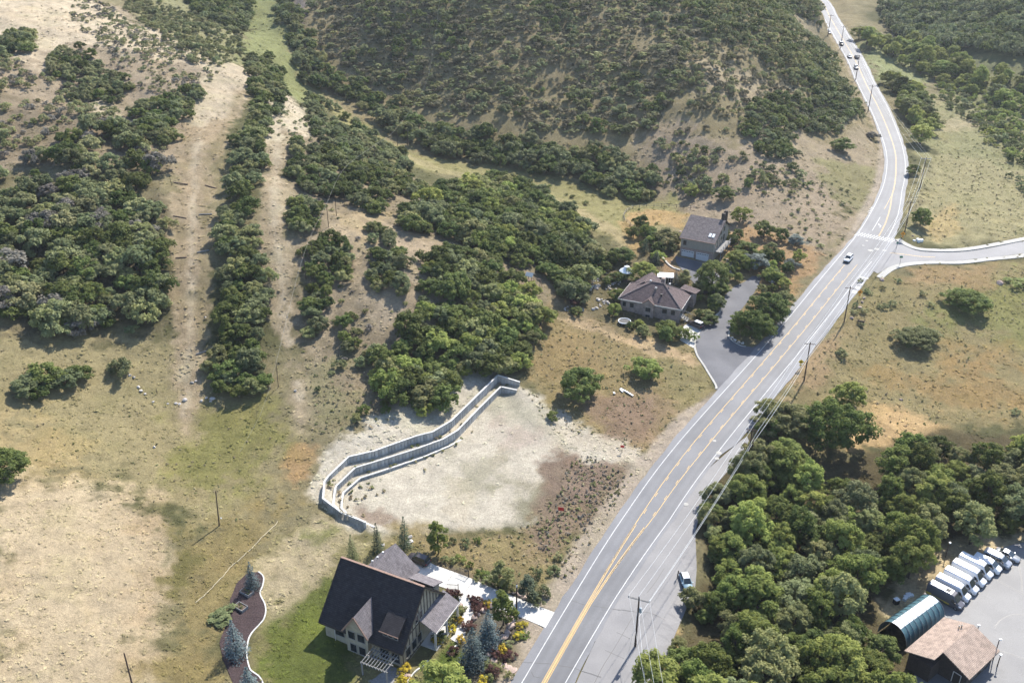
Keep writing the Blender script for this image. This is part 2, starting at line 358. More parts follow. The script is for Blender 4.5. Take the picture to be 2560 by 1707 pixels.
def G(px, py, up=0.0):
    """ground point seen at a photo pixel (or the point below something 'up' metres high seen there)"""
    p = cast([(px, py)], h1, up)[0]; return Vector((p[0], p[1], hz(p[0], p[1])))
def GG(pix, up=0.0):
    p = cast(pix, h1, up); p[:, 2] = h(p[:, 0], p[:, 1]); return p

# ---------------------------------------------------------------- the ground: one sheet, finest where the camera looks
_rows = np.concatenate([np.linspace(-120, 92, 30)[:-1], np.geomspace(92, 640, 700)[:-1], np.geomspace(640, 4200, 60)])
_cols = np.concatenate([np.linspace(-4.5, -.80, 26)[:-1], np.linspace(-.80, .80, 760)[:-1], np.linspace(.80, 4.5, 26)])
_X = np.maximum(_rows[:, None] + 45, 60) * _cols[None, :] * np.where(_rows > 92, 1, 1)[:, None]; _Y = np.repeat(_rows[:, None], len(_cols), 1)
gx, gy = _X.ravel(), _Y.ravel()
_far = sstep(520, 800, np.hypot(gx, gy))
_R0 = np.maximum(np.hypot(gx, gy), 1); _q = np.minimum(_R0, 900) / _R0
gz = h(gx * _q, gy * _q)
gz = np.where(_R0 > 900, gz * 1.0 + 0, gz)

# what grows or lies where: (photo-pixel outline, colour seen in sun, soft edge in metres, strength)
GC = [
 ([(700,-60),(2140,-60),(2120,150),(2200,300),(2210,450),(2140,590),(1900,720),(1600,620),(1400,560),(1250,450),(1000,390),(780,240),(690,120)], (158,144,106), 10, 1),
 ([(1620,300),(1900,380),(2100,440),(2160,520),(2100,620),(2000,700),(1880,620),(1700,540),(1600,440)], (176,157,136), 12, .9),
 ([(1700,150),(1850,160),(2000,240),(2080,300),(2000,330),(1850,260),(1750,230)], (190,172,142), 9, .75),
 ([(1820,340),(1960,300),(2090,360),(2180,330),(2200,420),(2120,500),(2020,420),(1900,420)], (178,160,138), 8, .7),
 ([(2050,400),(2190,420),(2195,470),(2150,530),(2100,500),(2060,450)], (150,145,98), 6, .85),
 ([(1300,60),(1500,80),(1650,160),(1600,230),(1400,200),(1250,130)], (160,142,106), 16, .7),
 ([(1980,30),(2060,60),(2075,95),(2000,90)], (172,158,128), 5, .8),
 # left hill
 ([(-80,-60),(200,-60),(420,90),(570,160),(560,260),(470,480),(380,420),(-80,430)], (176,158,134), 12, 1),
 ([(-80,-60),(150,-60),(330,60),(560,150),(540,190),(350,140),(180,110),(120,180),(60,150),(-80,70)], (216,198,172), 7, .95),
 ([(-80,500),(430,500),(440,900),(-80,900)], (120,108,86), 15, .8),
 ([(-80,230),(250,250),(430,330),(430,420),(200,400),(-80,420)], (142,126,102), 12, .7),
 ([(150,200),(260,250),(320,310),(290,320),(200,260)], (200,185,160), 3, .9),
 ([(330,-40),(520,30),(610,90),(620,150),(560,180),(460,120),(330,20)], (158,156,112), 6, .9),
 # gully
 ([(600,-60),(700,-60),(720,80),(760,200),(830,250),(760,270),(690,220),(640,180),(600,120),(630,50)], (142,148,92), 6, 1),
 ([(735,-60),(765,-60),(765,60),(740,110),(728,60)], (128,118,122), 3, .9),
 ([(780,215),(900,300),(1010,370),(1130,400),(1300,420),(1560,480),(1700,500),(1700,560),(1560,610),(1480,580),(1330,500),(1150,440),(1000,410),(900,350),(790,260)], (158,152,98), 6, 1),
 ([(1400,500),(1500,545),(1570,590),(1580,615),(1550,610),(1470,555),(1380,510)], (190,172,128), 3, .75),
 ([(1000,378),(1120,425),(1260,452),(1400,505),(1390,515),(1250,465),(1110,436),(990,390)], (182,168,125), 2.5, .55),
 ([(1560,530),(1640,520),(1720,540),(1700,570),(1640,560),(1600,600),(1650,650),(1590,640),(1555,580)], (192,158,104), 3, .85),
 # spur between the tracks and the middle houses
 ([(720,260),(900,380),(1080,470),(1300,480),(1400,600),(1360,760),(1300,900),(1180,960),(1040,1060),(860,1110),(760,1090),(720,900),(700,600),(690,400)], (160,144,118), 10, 1),
 ([(980,560),(1090,610),(1080,760),(1050,800),(960,830),(900,760),(920,640)], (186,168,144), 7, .85),
 ([(760,620),(880,540),(960,560),(900,660),(850,760),(800,930),(770,1060),(750,1060),(790,860),(800,740)], (186,168,142), 5, .85),
 ([(860,510),(940,520),(950,590),(850,590)], (196,172,132), 7, .7),
 ([(1030,500),(1090,480),(1150,520),(1140,545),(1080,520)], (190,180,172), 3, .95),
 ([(760,900),(860,900),(900,1040),(1000,1060),(900,1110),(780,1100)], (146,140,102), 10, .85),
 # left field
 ([(-80,830),(440,830),(560,1000),(760,1080),(740,1210),(600,1350),(380,1260),(200,1190),(-80,1190)], (166,153,110), 8, 1),
 ([(-80,980),(60,1050),(170,1130),(250,1190),(120,1200),(-80,1190)], (188,164,112), 9, .6),
 ([(440,990),(560,1010),(700,1000),(730,1110),(650,1220),(520,1240),(450,1180)], (140,137,72), 9, .85),
 ([(-80,1190),(120,1195),(300,1230),(420,1310),(455,1400),(440,1560),(400,1707),(380,1900),(-80,1900)], (204,184,152), 8, 1),
 ([(310,1240),(420,1290),(440,1420),(410,1560),(300,1720),(290,1560),(340,1420)], (186,162,128), 9, .65),
 ([(440,1310),(500,1330),(600,1290),(720,1200),(770,1270),(680,1350),(620,1440),(560,1560),(520,1707),(520,1900),(380,1900),(420,1600),(455,1420)], (152,136,88), 6, 1),
 ([(425,1300),(450,1310),(470,1400),(450,1500),(430,1500),(440,1400)], (112,108,58), 5, .75),
 ([(690,1170),(750,1110),(790,1110),(770,1190),(730,1230)], (188,148,100), 4, .7),
 # tow tracks
 ([(590,165),(650,180),(625,230),(600,300),(545,380),(530,500),(525,600),(515,760),(508,900),(490,1100),(440,1100),(434,900),(430,600),(430,480),(444,350),(500,240)], (182,162,132), 3.5, 1),
 ([(560,160),(670,180),(660,215),(600,230),(570,300),(490,330),(500,230)], (206,190,166), 5, .8),
 ([(690,235),(720,240),(780,300),(790,340),(740,350),(715,420),(722,560),(728,700),(735,850),(755,960),(770,1080),(745,1080),(720,980),(700,860),(675,760),(640,640),(650,500),(668,380),(680,300)], (182,164,136), 3.5, 1),
 ([(680,240),(730,250),(800,310),(770,350),(720,330),(700,300),(690,350),(665,360)], (212,198,178), 4, .8),
 ([(495,250),(520,300),(500,380),(490,470),(486,600),(482,760),(476,900),(462,1040),(456,1040),(468,900),(472,760),(474,600),(478,470),(488,380),(506,300)], (204,188,164), 2.2, .7),
 ([(596,230),(560,320),(512,420),(508,520),(502,700),(494,860),(500,860),(512,700),(518,520),(522,430),(572,320),(606,240)], (140,128,88), 2.5, .6),
 ([(462,350),(452,480),(450,640),(452,800),(458,800),(458,640),(462,480),(474,350)], (150,134,100), 2.5, .5),
 ([(700,260),(690,340),(684,440),(676,540),(690,660),(706,760),(722,880),(745,1000),(752,1000),(732,880),(716,760),(702,660),(690,540),(698,440),(704,340),(714,260)], (206,192,170), 2.2, .7),
 ([(655,480),(660,560),(665,640),(690,760),(700,760),(682,640),(676,560),(668,480)], (140,126,96), 2.5, .5),
 # foreground garden
 ([(700,1330),(760,1290),(900,1330),(1000,1340),(1060,1400),(1100,1500),(1150,1560),(1200,1640),(1100,1900),(640,1900),(620,1640),(640,1500),(650,1420)], (150,142,96), 4, 1),
 ([(660,1420),(780,1280),(880,1310),(880,1360),(850,1420),(800,1500),(740,1520),(700,1560),(660,1500)], (192,176,142), 5, .95),
 ([(770,1320),(840,1330),(850,1370),(790,1370)], (122,128,62), 5, .9),
 ([(650,1600),(700,1550),(760,1480),(840,1430),(830,1550),(860,1620),(900,1720),(820,1900),(640,1900),(630,1680)], (104,116,44), 5, .95),
 ([(740,1550),(820,1540),(815,1580),(790,1600)], (128,140,50), 4, .7),
 ([(1080,1680),(1140,1610),(1180,1640),(1120,1720),(1060,1900),(1010,1900)], (98,116,44), 2, 1),
 ([(1010,1390),(1080,1395),(1240,1450),(1400,1510),(1390,1530),(1240,1480),(1085,1420),(1020,1410)], (128,116,108), 2.5, .9),
 ([(1200,1500),(1290,1530),(1360,1570),(1300,1660),(1230,1760),(1150,1760),(1180,1640),(1160,1560)], (116,108,100), 2.5, .95),
 ([(1250,1640),(1345,1580),(1370,1560),(1380,1590),(1270,1760),(1215,1760)], (128,122,84), 2, .7),
 # the cleared lot
 ([(800,1180),(830,1100),(1000,1010),(1080,985),(1180,905),(1260,930),(1390,1000),(1500,1060),(1630,1140),(1600,1180),(1480,1290),(1380,1320),(1250,1320),(1100,1330),(900,1330),(830,1280),(770,1230)], (216,207,193), 3, 1),
 ([(1250,950),(1340,990),(1400,1060),(1380,1090),(1290,1050),(1230,1010)], (184,180,160), 9, .7),
 ([(1345,1155),(1420,1140),(1560,1165),(1590,1195),(1530,1260),(1440,1340),(1360,1380),(1310,1370),(1350,1290)], (142,119,106), 3.5, 1),
 ([(1290,1200),(1400,1170),(1390,1270),(1340,1320),(1280,1320)], (142,138,112), 7, .8),
 ([(1250,1060),(1350,1080),(1330,1130),(1270,1110)], (196,178,170), 8, .7),
 ([(1160,1150),(1270,1140),(1260,1190),(1170,1200)], (160,156,132), 8, .6),
 ([(900,1265),(985,1290),(960,1305),(900,1290)], (150,126,112), 2.5, .8),
 ([(990,1330),(1110,1335),(1300,1330),(1400,1280),(1540,1200),(1500,1290),(1400,1420),(1330,1440),(1240,1450),(1120,1410),(1030,1370)], (160,142,98), 5, .95),
 ([(1440,1290),(1590,1190),(1540,1290),(1440,1420),(1390,1450),(1400,1370)], (150,140,96), 4, .7),
 # meadow by the middle houses
 ([(1310,870),(1330,790),(1400,770),(1500,820),(1650,840),(1740,880),(1795,980),(1700,1090),(1600,1150),(1480,1110),(1380,1010),(1300,940)], (158,140,94), 6, 1),
 ([(1350,820),(1480,830),(1500,920),(1380,960),(1300,930)], (164,138,92), 8, .6),
 ([(1640,860),(1740,890),(1780,970),(1700,1040),(1630,960)], (150,142,96), 7, .7),
 ([(1480,1000),(1620,960),(1700,1030),(1640,1110),(1560,1120),(1480,1060)], (166,140,110), 6, .8),
 ([(1370,790),(1390,745),(1440,750),(1560,830),(1660,860),(1740,895),(1730,910),(1620,880),(1500,830),(1420,810)], (200,172,134), 3, 1),
 ([(1360,780),(1440,740),(1540,660),(1640,620),(1740,700),(1760,780),(1700,830),(1560,830),(1440,800)], (128,116,84), 5, .85),
 ([(1640,620),(1690,640),(1690,690),(1640,680)], (172,134,98), 4, .7),
 ([(1790,600),(1860,560),(1960,600),(2060,640),(2040,690),(1920,780),(1880,800),(1900,700),(1820,640)], (186,146,96), 5, .75),
 ([(1380,1050),(1470,1075),(1560,1105),(1640,1150),(1600,1182),(1530,1150),(1440,1125),(1370,1110)], (210,198,182), 2.5, .95),
 ([(1340,1160),(1400,1138),(1470,1140),(1560,1170),(1588,1200),(1540,1255),(1460,1330),(1390,1385),(1345,1385),(1325,1340),(1360,1280),(1350,1220)], (148,126,112), 4, .85),
 ([(1480,1010),(1560,985),(1620,1000),(1640,1050),(1600,1095),(1520,1085)], (150,124,106), 4, .8),
 # right meadow
 ([(2000,880),(2200,690),(2260,675),(2400,665),(2640,640),(2640,1080),(2300,1070),(2050,1130),(1880,1140),(1960,960)], (160,146,100), 5, 1),
 ([(2420,700),(2640,680),(2640,880),(2480,860),(2330,800),(2240,800)], (138,142,76), 14, .75),
 ([(2250,670),(2480,665),(2480,720),(2350,710),(2250,720)], (170,140,98), 6, .8),
 ([(2200,930),(2420,900),(2560,960),(2640,1020),(2500,1060),(2320,1020)], (168,138,86), 12, .75),
 ([(2380,860),(2520,860),(2540,920),(2420,930)], (176,140,84), 8, .5),
 ([(2020,860),(2110,800),(2160,760),(2180,790),(2080,900),(2060,960),(1960,1010)], (180,150,112), 4, .8),
 ([(2130,1050),(2230,1010),(2350,1060),(2330,1120),(2240,1130),(2120,1130),(2080,1100)], (216,180,124), 5, 1),
 ([(2080,730),(2250,680),(2300,760),(2150,850),(2080,850)], (150,140,92), 6, .6),
 ([(2300,240),(2420,220),(2640,240),(2640,590),(2480,610),(2320,615),(2270,590),(2290,450),(2330,360)], (168,160,116), 8, 1),
 ([(2330,280),(2420,260),(2560,330),(2560,420),(2420,400),(2330,380)], (150,150,104), 10, .8),
 ([(2340,300),(2470,280),(2480,320),(2360,330)], (192,176,140), 6, .7),
 ([(2300,560),(2380,510),(2400,570),(2340,600)], (200,170,112), 4, .6),
 ([(2150,110),(2300,130),(2330,190),(2290,230),(2200,200)], (156,164,110), 6, .95),
 ([(2200,-60),(2700,-60),(2700,160),(2400,160),(2240,70)], (96,100,66), 12, 1),
 ([(2330,130),(2640,150),(2640,330),(2480,300),(2380,250)], (130,134,90), 10, .8),
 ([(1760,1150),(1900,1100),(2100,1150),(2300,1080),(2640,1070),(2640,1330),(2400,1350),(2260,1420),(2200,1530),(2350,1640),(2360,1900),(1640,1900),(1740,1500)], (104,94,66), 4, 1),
 ([(2200,1500),(2260,1420),(2360,1360),(2450,1340),(2640,1320),(2640,1370),(2480,1385),(2380,1430),(2310,1490),(2270,1550),(2220,1560)], (214,194,156), 3, 1),
 ([(1660,1640),(1700,1560),(1690,1650),(1640,1720),(1620,1760)], (214,184,124), 2, .9),
]
def road_shoulder_col(x, y):
    S, D = road_sd(x, y); S = S.ravel(); D = D.ravel()
    lw = np.interp(S, [40, 78, 90, 160, 172, 176, 260, 300, 340, 380], [3.5, 3.2, 5.0, 4.4, 1.5, .8, .9, 3.2, 3.0, 1.2])
    w = sstep(-lw - 1.4, -lw + .6, D + (fbm(x, y, .5, 3) - .5) * 1.6) * (1 - sstep(-1.4, 0, D)); return w
nz1 = fbm(gx, gy, .035, 4, 3.); nz2 = fbm(gx, gy, .16, 4, 9.); nz3 = fbm(gx, gy, .55, 3, 21.); jit = (nz2 - .5) * 2.2 + (nz3 - .5) * 1.2
base = np.array(lin((150, 140, 104))); dark = np.array(lin((104, 104, 66)))
t = sstep(.35, .65, nz1)[:, None]; colr = base[None] * (1 - t) + dark[None] * t
_vis = (gy > 60) & (gy < 720) & (np.abs(gx) < (gy + 45) * .85)
for pix, c, soft, k in GC:
    wp = W(pix); w = np.zeros(gx.size); w[_vis] = poly_w(gx[_vis], gy[_vis], wp, soft, 0, jit[_vis]) * k
    colr = colr * (1 - w[:, None]) + np.array(lin(c))[None] * w[:, None]
w = np.zeros(gx.size); w[_vis] = road_shoulder_col(gx[_vis], gy[_vis]) * .9; colr = colr * (1 - w[:, None]) + np.array(lin((192, 176, 162)))[None] * w[:, None]
_lotw = poly_w(gx, gy, LOT_UP, 3.0)[:, None]
# patchiness: greener and browner growth, bare soil
g = sstep(.52, .72, nz2)[:, None] * .35 * (1 - .8 * _lotw); colr = colr * (1 - g) + colr * np.array([.84, .90, .74])[None] * g
g = sstep(.55, .75, fbm(gx, gy, .12, 4, 40.))[:, None] * .45; colr = colr * (1 - g) + colr * np.array([1.07, 1.01, .92])[None] * g
colr *= (.80 + .40 * nz3)[:, None]
ALB = .50
_lum = colr.mean(1, keepdims=True); colr = _lum + (colr - _lum) * .80
colr = np.clip(colr * ALB * np.array([1.03, 1.0, .90])[None], 0, 1)
nr, nc = _X.shape; idx = np.arange(nr * nc).reshape(nr, nc)
GF = np.stack([idx[:-1, :-1].ravel(), idx[:-1, 1:].ravel(), idx[1:, 1:].ravel(), idx[1:, :-1].ravel()], 1)
gme = np_mesh('ground', np.stack([gx, gy, gz], 1), GF, True)
ca = gme.attributes.new('col', 'FLOAT_COLOR', 'POINT'); ca.data.foreach_set('color', np.c_[colr, np.ones(len(colr))].astype(np.float32).ravel())
M_ground = ground_mat()
ground = link('ground', gme, M_ground); tag(ground, 'dry grass and bare soil hillsides round the canyon road', kind='structure')

# ---------------------------------------------------------------- paved surfaces
def asphalt(name, c, c2, rough=.66, spec=.32):
    m = bpy.data.materials.new(name); m.use_nodes = True; nt = m.node_tree; N = nt.nodes; L = nt.links; b = N['Principled BSDF']
    b.inputs['Roughness'].default_value = rough; b.inputs['Specular IOR Level'].default_value = spec
    tc = N.new('ShaderNodeTexCoord'); n1 = N.new('ShaderNodeTexNoise'); n1.inputs['Scale'].default_value = .16; n1.inputs['Detail'].default_value = 6; L.new(tc.outputs['Object'], n1.inputs[0])
    n2 = N.new('ShaderNodeTexNoise'); n2.inputs['Scale'].default_value = 7; n2.inputs['Detail'].default_value = 4; L.new(tc.outputs['Object'], n2.inputs[0])
    rp = N.new('ShaderNodeValToRGB'); e = rp.color_ramp.elements; e[0].position = .34; e[1].position = .68; e[0].color = tuple(c) + (1,); e[1].color = tuple(c2) + (1,); L.new(n1.outputs[0], rp.inputs[0])
    mr = N.new('ShaderNodeMapRange'); mr.inputs[1].default_value = .3; mr.inputs[2].default_value = .7; mr.inputs[3].default_value = .84; mr.inputs[4].default_value = 1.16; L.new(n2.outputs[0], mr.inputs[0])
    mx = N.new('ShaderNodeMix'); mx.data_type = 'RGBA'; mx.blend_type = 'MULTIPLY'; mx.inputs[0].default_value = 1; L.new(rp.outputs[0], mx.inputs[6]); L.new(mr.outputs[0], mx.inputs[7]); L.new(mx.outputs[2], b.inputs['Base Color'])
    bp = N.new('ShaderNodeBump'); bp.inputs['Strength'].default_value = .25; bp.inputs['Distance'].default_value = .02; L.new(n2.outputs[0], bp.inputs['Height']); L.new(bp.outputs[0], b.inputs['Normal'])
    return m
M_road = asphalt('road_asphalt', (.108, .110, .120), (.140, .141, .150)); M_side = asphalt('side_asphalt', (.118, .118, .127), (.145, .145, .154)); M_lot = asphalt('lot_asphalt', (.150, .147, .147), (.185, .181, .178))
M_drive = asphalt('drive_asphalt', (.088, .088, .096), (.122, .121, .129), .8, .22); M_pull = asphalt('pullout_asphalt', (.135, .132, .135), (.175, .170, .170))
M_conc = mat('concrete', (.45, .438, .41), .8, .2, var=.05, scale=.9, bump=.15); M_kerb = mat('kerb_concrete', (.32, .31, .285), .8, .2, var=.14, scale=1.5)
M_white = mat('white_paint', (.43, .43, .425), .6, .3, var=.22, scale=3); M_yellow = mat('yellow_paint', (.48, .31, .10), .6, .3, var=.14, scale=3)
M_tar = mat('tar_seal', (.05, .05, .052), .5, .4)

def drape(name, poly, m, dz, seg=1.6, parent=None, hf=h1, kind='structure', label=None):
    bm = bmesh.new(); vs_ = [bm.verts.new((p[0], p[1], 0)) for p in poly]
    es = [bm.edges.new((vs_[i], vs_[(i + 1) % len(vs_)])) for i in range(len(vs_))]
    bmesh.ops.triangle_fill(bm, use_beauty=True, edges=es, normal=(0, 0, 1))
    for _ in range(7):
        le = [e for e in bm.edges if e.calc_length() > seg * 2]
        if not le: break
        bmesh.ops.subdivide_edges(bm, edges=le, cuts=1); bmesh.ops.triangulate(bm, faces=[f for f in bm.faces if len(f.verts) > 3])
    co = np.array([v.co[:2] for v in bm.verts]); z = hf(co[:, 0], co[:, 1]) + dz
    for v, q in zip(bm.verts, z): v.co.z = q
    bmesh.ops.recalc_face_normals(bm, faces=bm.faces)
    if sum(f.normal.z for f in bm.faces) < 0: bmesh.ops.reverse_faces(bm, faces=bm.faces)
    me = bpy.data.meshes.new(name); bm.to_mesh(me); bm.free()
    o = link(name, me, m, parent)
    if parent is None: tag(o, label, kind=kind)
    return o
def ribbon(name, pts, w0, w1, m, dz, hf=h1, parent=None, th=0.0, kind=None, label=None):
    """strip of ground along a world line, from w0 to w1 to the right of it; th > 0 makes it a raised kerb"""
    pts = np.asarray(pts, float)[:, :2]; tg = np.gradient(pts, axis=0); tg /= np.linalg.norm(tg, axis=1)[:, None] + 1e-9; n = np.stack([tg[:, 1], -tg[:, 0]], 1)
    a = pts + n * np.asarray(w0).reshape(-1, 1); b = pts + n * np.asarray(w1).reshape(-1, 1)
    za = hf(a[:, 0], a[:, 1]) + dz; zb = hf(b[:, 0], b[:, 1]) + dz; k = len(pts)
    A = np.c_[a, za]; B = np.c_[b, zb]
    if th <= 0: V = np.vstack([A, B]); F = [(i, k + i, k + i + 1, i + 1) for i in range(k - 1)]
    else:
        t = np.array([0, 0, th]); z2 = np.maximum(za, zb); A2 = np.c_[a, z2]; B2 = np.c_[b, z2]; V = np.vstack([A - t, A2 + t * .999, B2 + t * .999, B - t]); F = []
        for i in range(k - 1):
            for q in range(3): F.append((q * k + i, (q + 1) * k + i, (q + 1) * k + i + 1, q * k + i + 1))
        F += [(0, k, 2 * k, 3 * k), (k - 1, 4 * k - 1, 3 * k - 1, 2 * k - 1)]
    mb = MB(); mb.add(V, F); o = mb.build(name, m, parent)
    if kind: tag(o, label, kind=kind)
    return o
# main road
_s = np.arange(8, RS[-1] - 2, 2.5)
lo_ = np.interp(_s, [0, 78, 119, 174, 236, 260, 279, 286, 313, 334, 360, 400, 640], [-1.6, -1.6, -1.35, -1.6, -1.5, -1.1, -.6, -.6, -.8, -1.1, -1.0, -.7, -.7])
ro_ = np.interp(_s, [0, 99, 124, 151, 157, 200, 260, 283, 300, 321, 360, 420, 500, 520, 545, 640], [7.4, 7.6, 9.1, 9.6, 11.2, 11.2, 11.6, 10.6, 9.6, 7.6, 7.4, 8.3, 8.6, 9.6, 8.6, 8.2])
lo_ = lo_ + (fbm(_s * 1.0, _s * 0, .3, 3) - .5) * .7; ro_ = ro_ + (fbm(_s * 1.0, _s * 0 + 50, .3, 3) - .5) * .7
_V = []; _nc = 46; _wr = []
for j in range(_nc):
    off = lo_ + (ro_ - lo_) * j / (_nc - 1); x, y = road_pt(_s, off); _V.append(np.c_[x, y, h1(x, y)])
    w = np.zeros(len(_s))
    for a in (.85, 2.35): w = np.maximum(w, np.exp(-((off - a) / .42) ** 2))
    rgt = np.interp(_s, [0, 99, 124, 262, 300, 321, 640], [6.5, 6.9, 8.6, 9.0, 8.4, 6.4, 7.5])
    for a in (.9, 2.4): w = np.maximum(w, np.exp(-((off - (rgt - a)) / .42) ** 2))
    lane = sstep(-.1, .25, off) * (1 - sstep(rgt - .2, rgt + .15, off))
    n_ = fbm(x, y, .12, 4, 12.) ; _wr.append((1 - .11 * w) * (1.10 - .14 * lane) * (.90 + .20 * n_) * (1 - .10 * sstep(.58, .66, fbm(_s * .25, np.floor(off / 3.2) * 7.0 + _s * 0, .14, 2, 31.))))
_k = len(_s); _V = np.vstack(_V); _F = [(j * _k + i, (j + 1) * _k + i, (j + 1) * _k + i + 1, j * _k + i + 1) for j in range(_nc - 1) for i in range(_k - 1)]
road = link('road', np_mesh('road', _V, np.array(_F)), M_road); _wa = np.concatenate(_wr); road.data.attributes.new('wear', 'FLOAT', 'POINT').data.foreach_set('value', _wa.astype(np.float32))
_nt = M_road.node_tree; _at = _nt.nodes.new('ShaderNodeAttribute'); _at.attribute_name = 'wear'; _mm = [n for n in _nt.nodes if n.type == 'MIX'][0]; _mr = [n for n in _nt.nodes if n.type == 'MAP_RANGE'][0]; _mu = _nt.nodes.new('ShaderNodeMath'); _mu.operation = 'MULTIPLY'
_nt.links.new(_mr.outputs[0], _mu.inputs[0]); _nt.links.new(_at.outputs['Fac'], _mu.inputs[1]); _nt.links.new(_mu.outputs[0], _mm.inputs[7])
tag(road, 'grey asphalt canyon road curving up to the top right', kind='structure')
def line(name, s0, s1, off, w, m, dz=.012):
    s = np.arange(s0, s1 + .01, 2.0) if s1 - s0 > 2 else np.array([s0, s1]); o = np.interp(s, *zip(*off)) if hasattr(off, '__len__') else np.full(len(s), off)
    xa, ya = road_pt(s, o - w / 2); xb, yb = road_pt(s, o + w / 2); k = len(s)
    V = np.vstack([np.c_[xa, ya, h1(xa, ya) + dz], np.c_[xb, yb, h1(xb, yb) + dz]])
    return MB().add(V, [(i, k + i, k + i + 1, i + 1) for i in range(k - 1)]).build(name, m, road)
YL = [(8, 3.1), (150, 2.95), (200, 2.75), (257, 3.2)]; YR = [(8, 3.4), (96, 3.42), (103, 3.75), (124, 5.15), (150, 5.7), (200, 5.55), (260, 6.05)]
RW = [(8, 6.3), (78, 6.3), (99, 6.85), (124, 8.3), (151, 8.7), (191, 8.5), (252, 9.0), (262, 9.15)]; RW2 = [(280, 9.0), (299, 8.3), (321, 6.4), (360, 6.3), (420, 7.5), (500, 7.8), (634, 7.4)]
YC = [(281, 6.2), (293, 5.8), (304, 5.0), (316, 3.8), (343, 3.1), (420, 3.6), (500, 3.7), (545, 3.6), (634, 3.5)]
line('edge_line', 8, RS[-1] - 3, 0., .13, M_white); line('edge_line', 8, 262, RW, .13, M_white); line('edge_line', 280, RS[-1] - 3, RW2, .12, M_white)
for d in (-.13, .13):
    line('centre_line', 8, 257 if d < 0 else 104, [(a, b + d) for a, b in YL], .12, M_yellow)
    line('centre_line', 8, 258 if d > 0 else 104, [(a, b + d) for a, b in YR], .12, M_yellow)
    line('centre_line', 281, RS[-1] - 3, [(a, b + d) for a, b in YC], .11, M_yellow)
for d in (-.14, .12): line('centre_line', 104, 120, [(a, b + d) for a, b in YL], .12, M_yellow); line('centre_line', 104, 120, [(a, b + d) for a, b in YR], .12, M_yellow)
for s in np.arange(124, 254, 6.0):                           # broken inner yellow of the turning lane
    line('lane_dash', s, s + 1.5, [(a, b + .16) for a, b in YL], .11, M_yellow, .014); line('lane_dash', s, s + 1.5, [(a, b - .16) for a, b in YR], .11, M_yellow, .014)
line('turn_lane_line', 284, 296, 3.4, .14, M_white); line('turn_lane_line', 303, 316, [(300, 3.3), (318, 3.7)], .12, M_yellow)
for i in range(13):                                          # crosswalk bars
    o_ = -.5 + i * .92; x0, y0 = road_pt(278.2, o_ - .16); x1, y1 = road_pt(278.2, o_ + .16); x2, y2 = road_pt(281.0, o_ + 1.06); x3, y3 = road_pt(281.0, o_ + .74)
    q = np.array([(x0, y0), (x1, y1), (x2, y2), (x3, y3)], float); MB().add(np.c_[q, h1(q[:, 0], q[:, 1]) + .016], [(0, 1, 2, 3)]).build('crosswalk_bar', M_white, road)
line('stop_bar', 250.2, 250.7, 10.3, 2.7, M_white)
def paint(name, shape, s, d, m=M_white):                     # flat painted shape, metres along / across the road
    x, y = road_pt(np.array([s + a for a, b in shape]), np.array([d + b for a, b in shape])); MB().add(np.c_[x, y, h1(x, y) + .016], [tuple(range(len(shape)))]).build(name, m, road)
for k, s in enumerate((239.5, 242.5, 245.5)):                # worn word paint in the bike lane
    for b in (-.55, -.1, .35): paint('road_lettering', [(s - 239.5 + a, b + c) for a, c in ((0, 0), (0, .3), (1.6, .3), (1.6, 0))], 239.5, 10.6)
for a in ((0, 0), (1.5, .25), (3.0, .5), (4.5, .75)): paint('rumble_bar', [(0, 0), (0, 1.0), (.35, 1.0), (.35, 0)], 298 + a[0], -1.1 + a[1] * .1)
paint('turn_arrow', [(0, 0), (0, .18), (1.6, .2), (2.2, -.35), (2.9, -.9), (2.4, -1.0), (1.8, -.6), (1.4, 0)], 287.5, 4.9)
for px_, py_, r_ in ((1797,1133,.62),(1792,1147,.5),(1715,1261,.5),(1786,1102,.42),(2176,627,.8),(2192,624,.75),(2211,628,.6),(2167,602,.45),(2158,614,.4)):
    p = PR(px_, py_); a = np.linspace(0, 2 * np.pi, 14, endpoint=False); x = p.x + r_ * np.cos(a); y = p.y + r_ * np.sin(a)
    MB().add(np.c_[x, y, h1(x, y) + .018], [tuple(range(14))]).build('manhole_collar', M_kerb, road)
def crack(pix, w=.10, m=M_tar):
    q = smooth_line(np.array([tuple(PR(*p))[:2] for p in pix]), .8); q = q + (fbm(q[:, 0], q[:, 1], .6, 3)[:, None] - .5) * .5
    ribbon('crack_seal', q, -w / 2, w / 2, m, .010, parent=road)
z4 = lambda x, y: (1300 + x / 3.853, 1300 + y / 3.853)
for c in ([(500,775),(650,815),(850,850),(1090,880)], [(20,1362),(200,1372),(400,1400),(600,1450),(780,1510)], [(100,1465),(120,1500),(190,1520)], [(465,1078),(540,1105)]): crack([z4(*q) for q in c])
drape('pullout', PULLOUT, M_pull, -.03, label='worn paved pull-out beside the road by the trees'); drape('side_road', SIDE, M_side, -.03, label='short paved side road leading right from the junction')
drape('house_driveway', DRIVE_UP, M_drive, -.03, label='dark asphalt driveway curving up from the road'); drape('garage_forecourt', GARAGE_PAD, M_drive, -.03, label='paved forecourt below the garage doors'); drape('car_pad', CAR_PAD, M_conc, -.035, label='pale concrete pad beside the brown hip-roofed house')
drape('parking_lot', LOT_ASPH, M_lot, -.03, label='pale asphalt parking lot at lower right')
pull = bpy.data.objects['pullout']
for c in ([(720,1560),(800,1400),(880,1275),(985,1100),(1090,920)], [(930,1078),(985,1100),(1060,1140)], [(820,1250),(880,1275),(1000,1330)], [(1090,880),(1250,890),(1400,960)], [(1220,700),(1300,600),(1390,460)]): 
    q = smooth_line(W([z4(*p) for p in c])[:, :2], .8); ribbon('crack_seal', q, -.05, .05, M_tar, -.02, parent=pull)
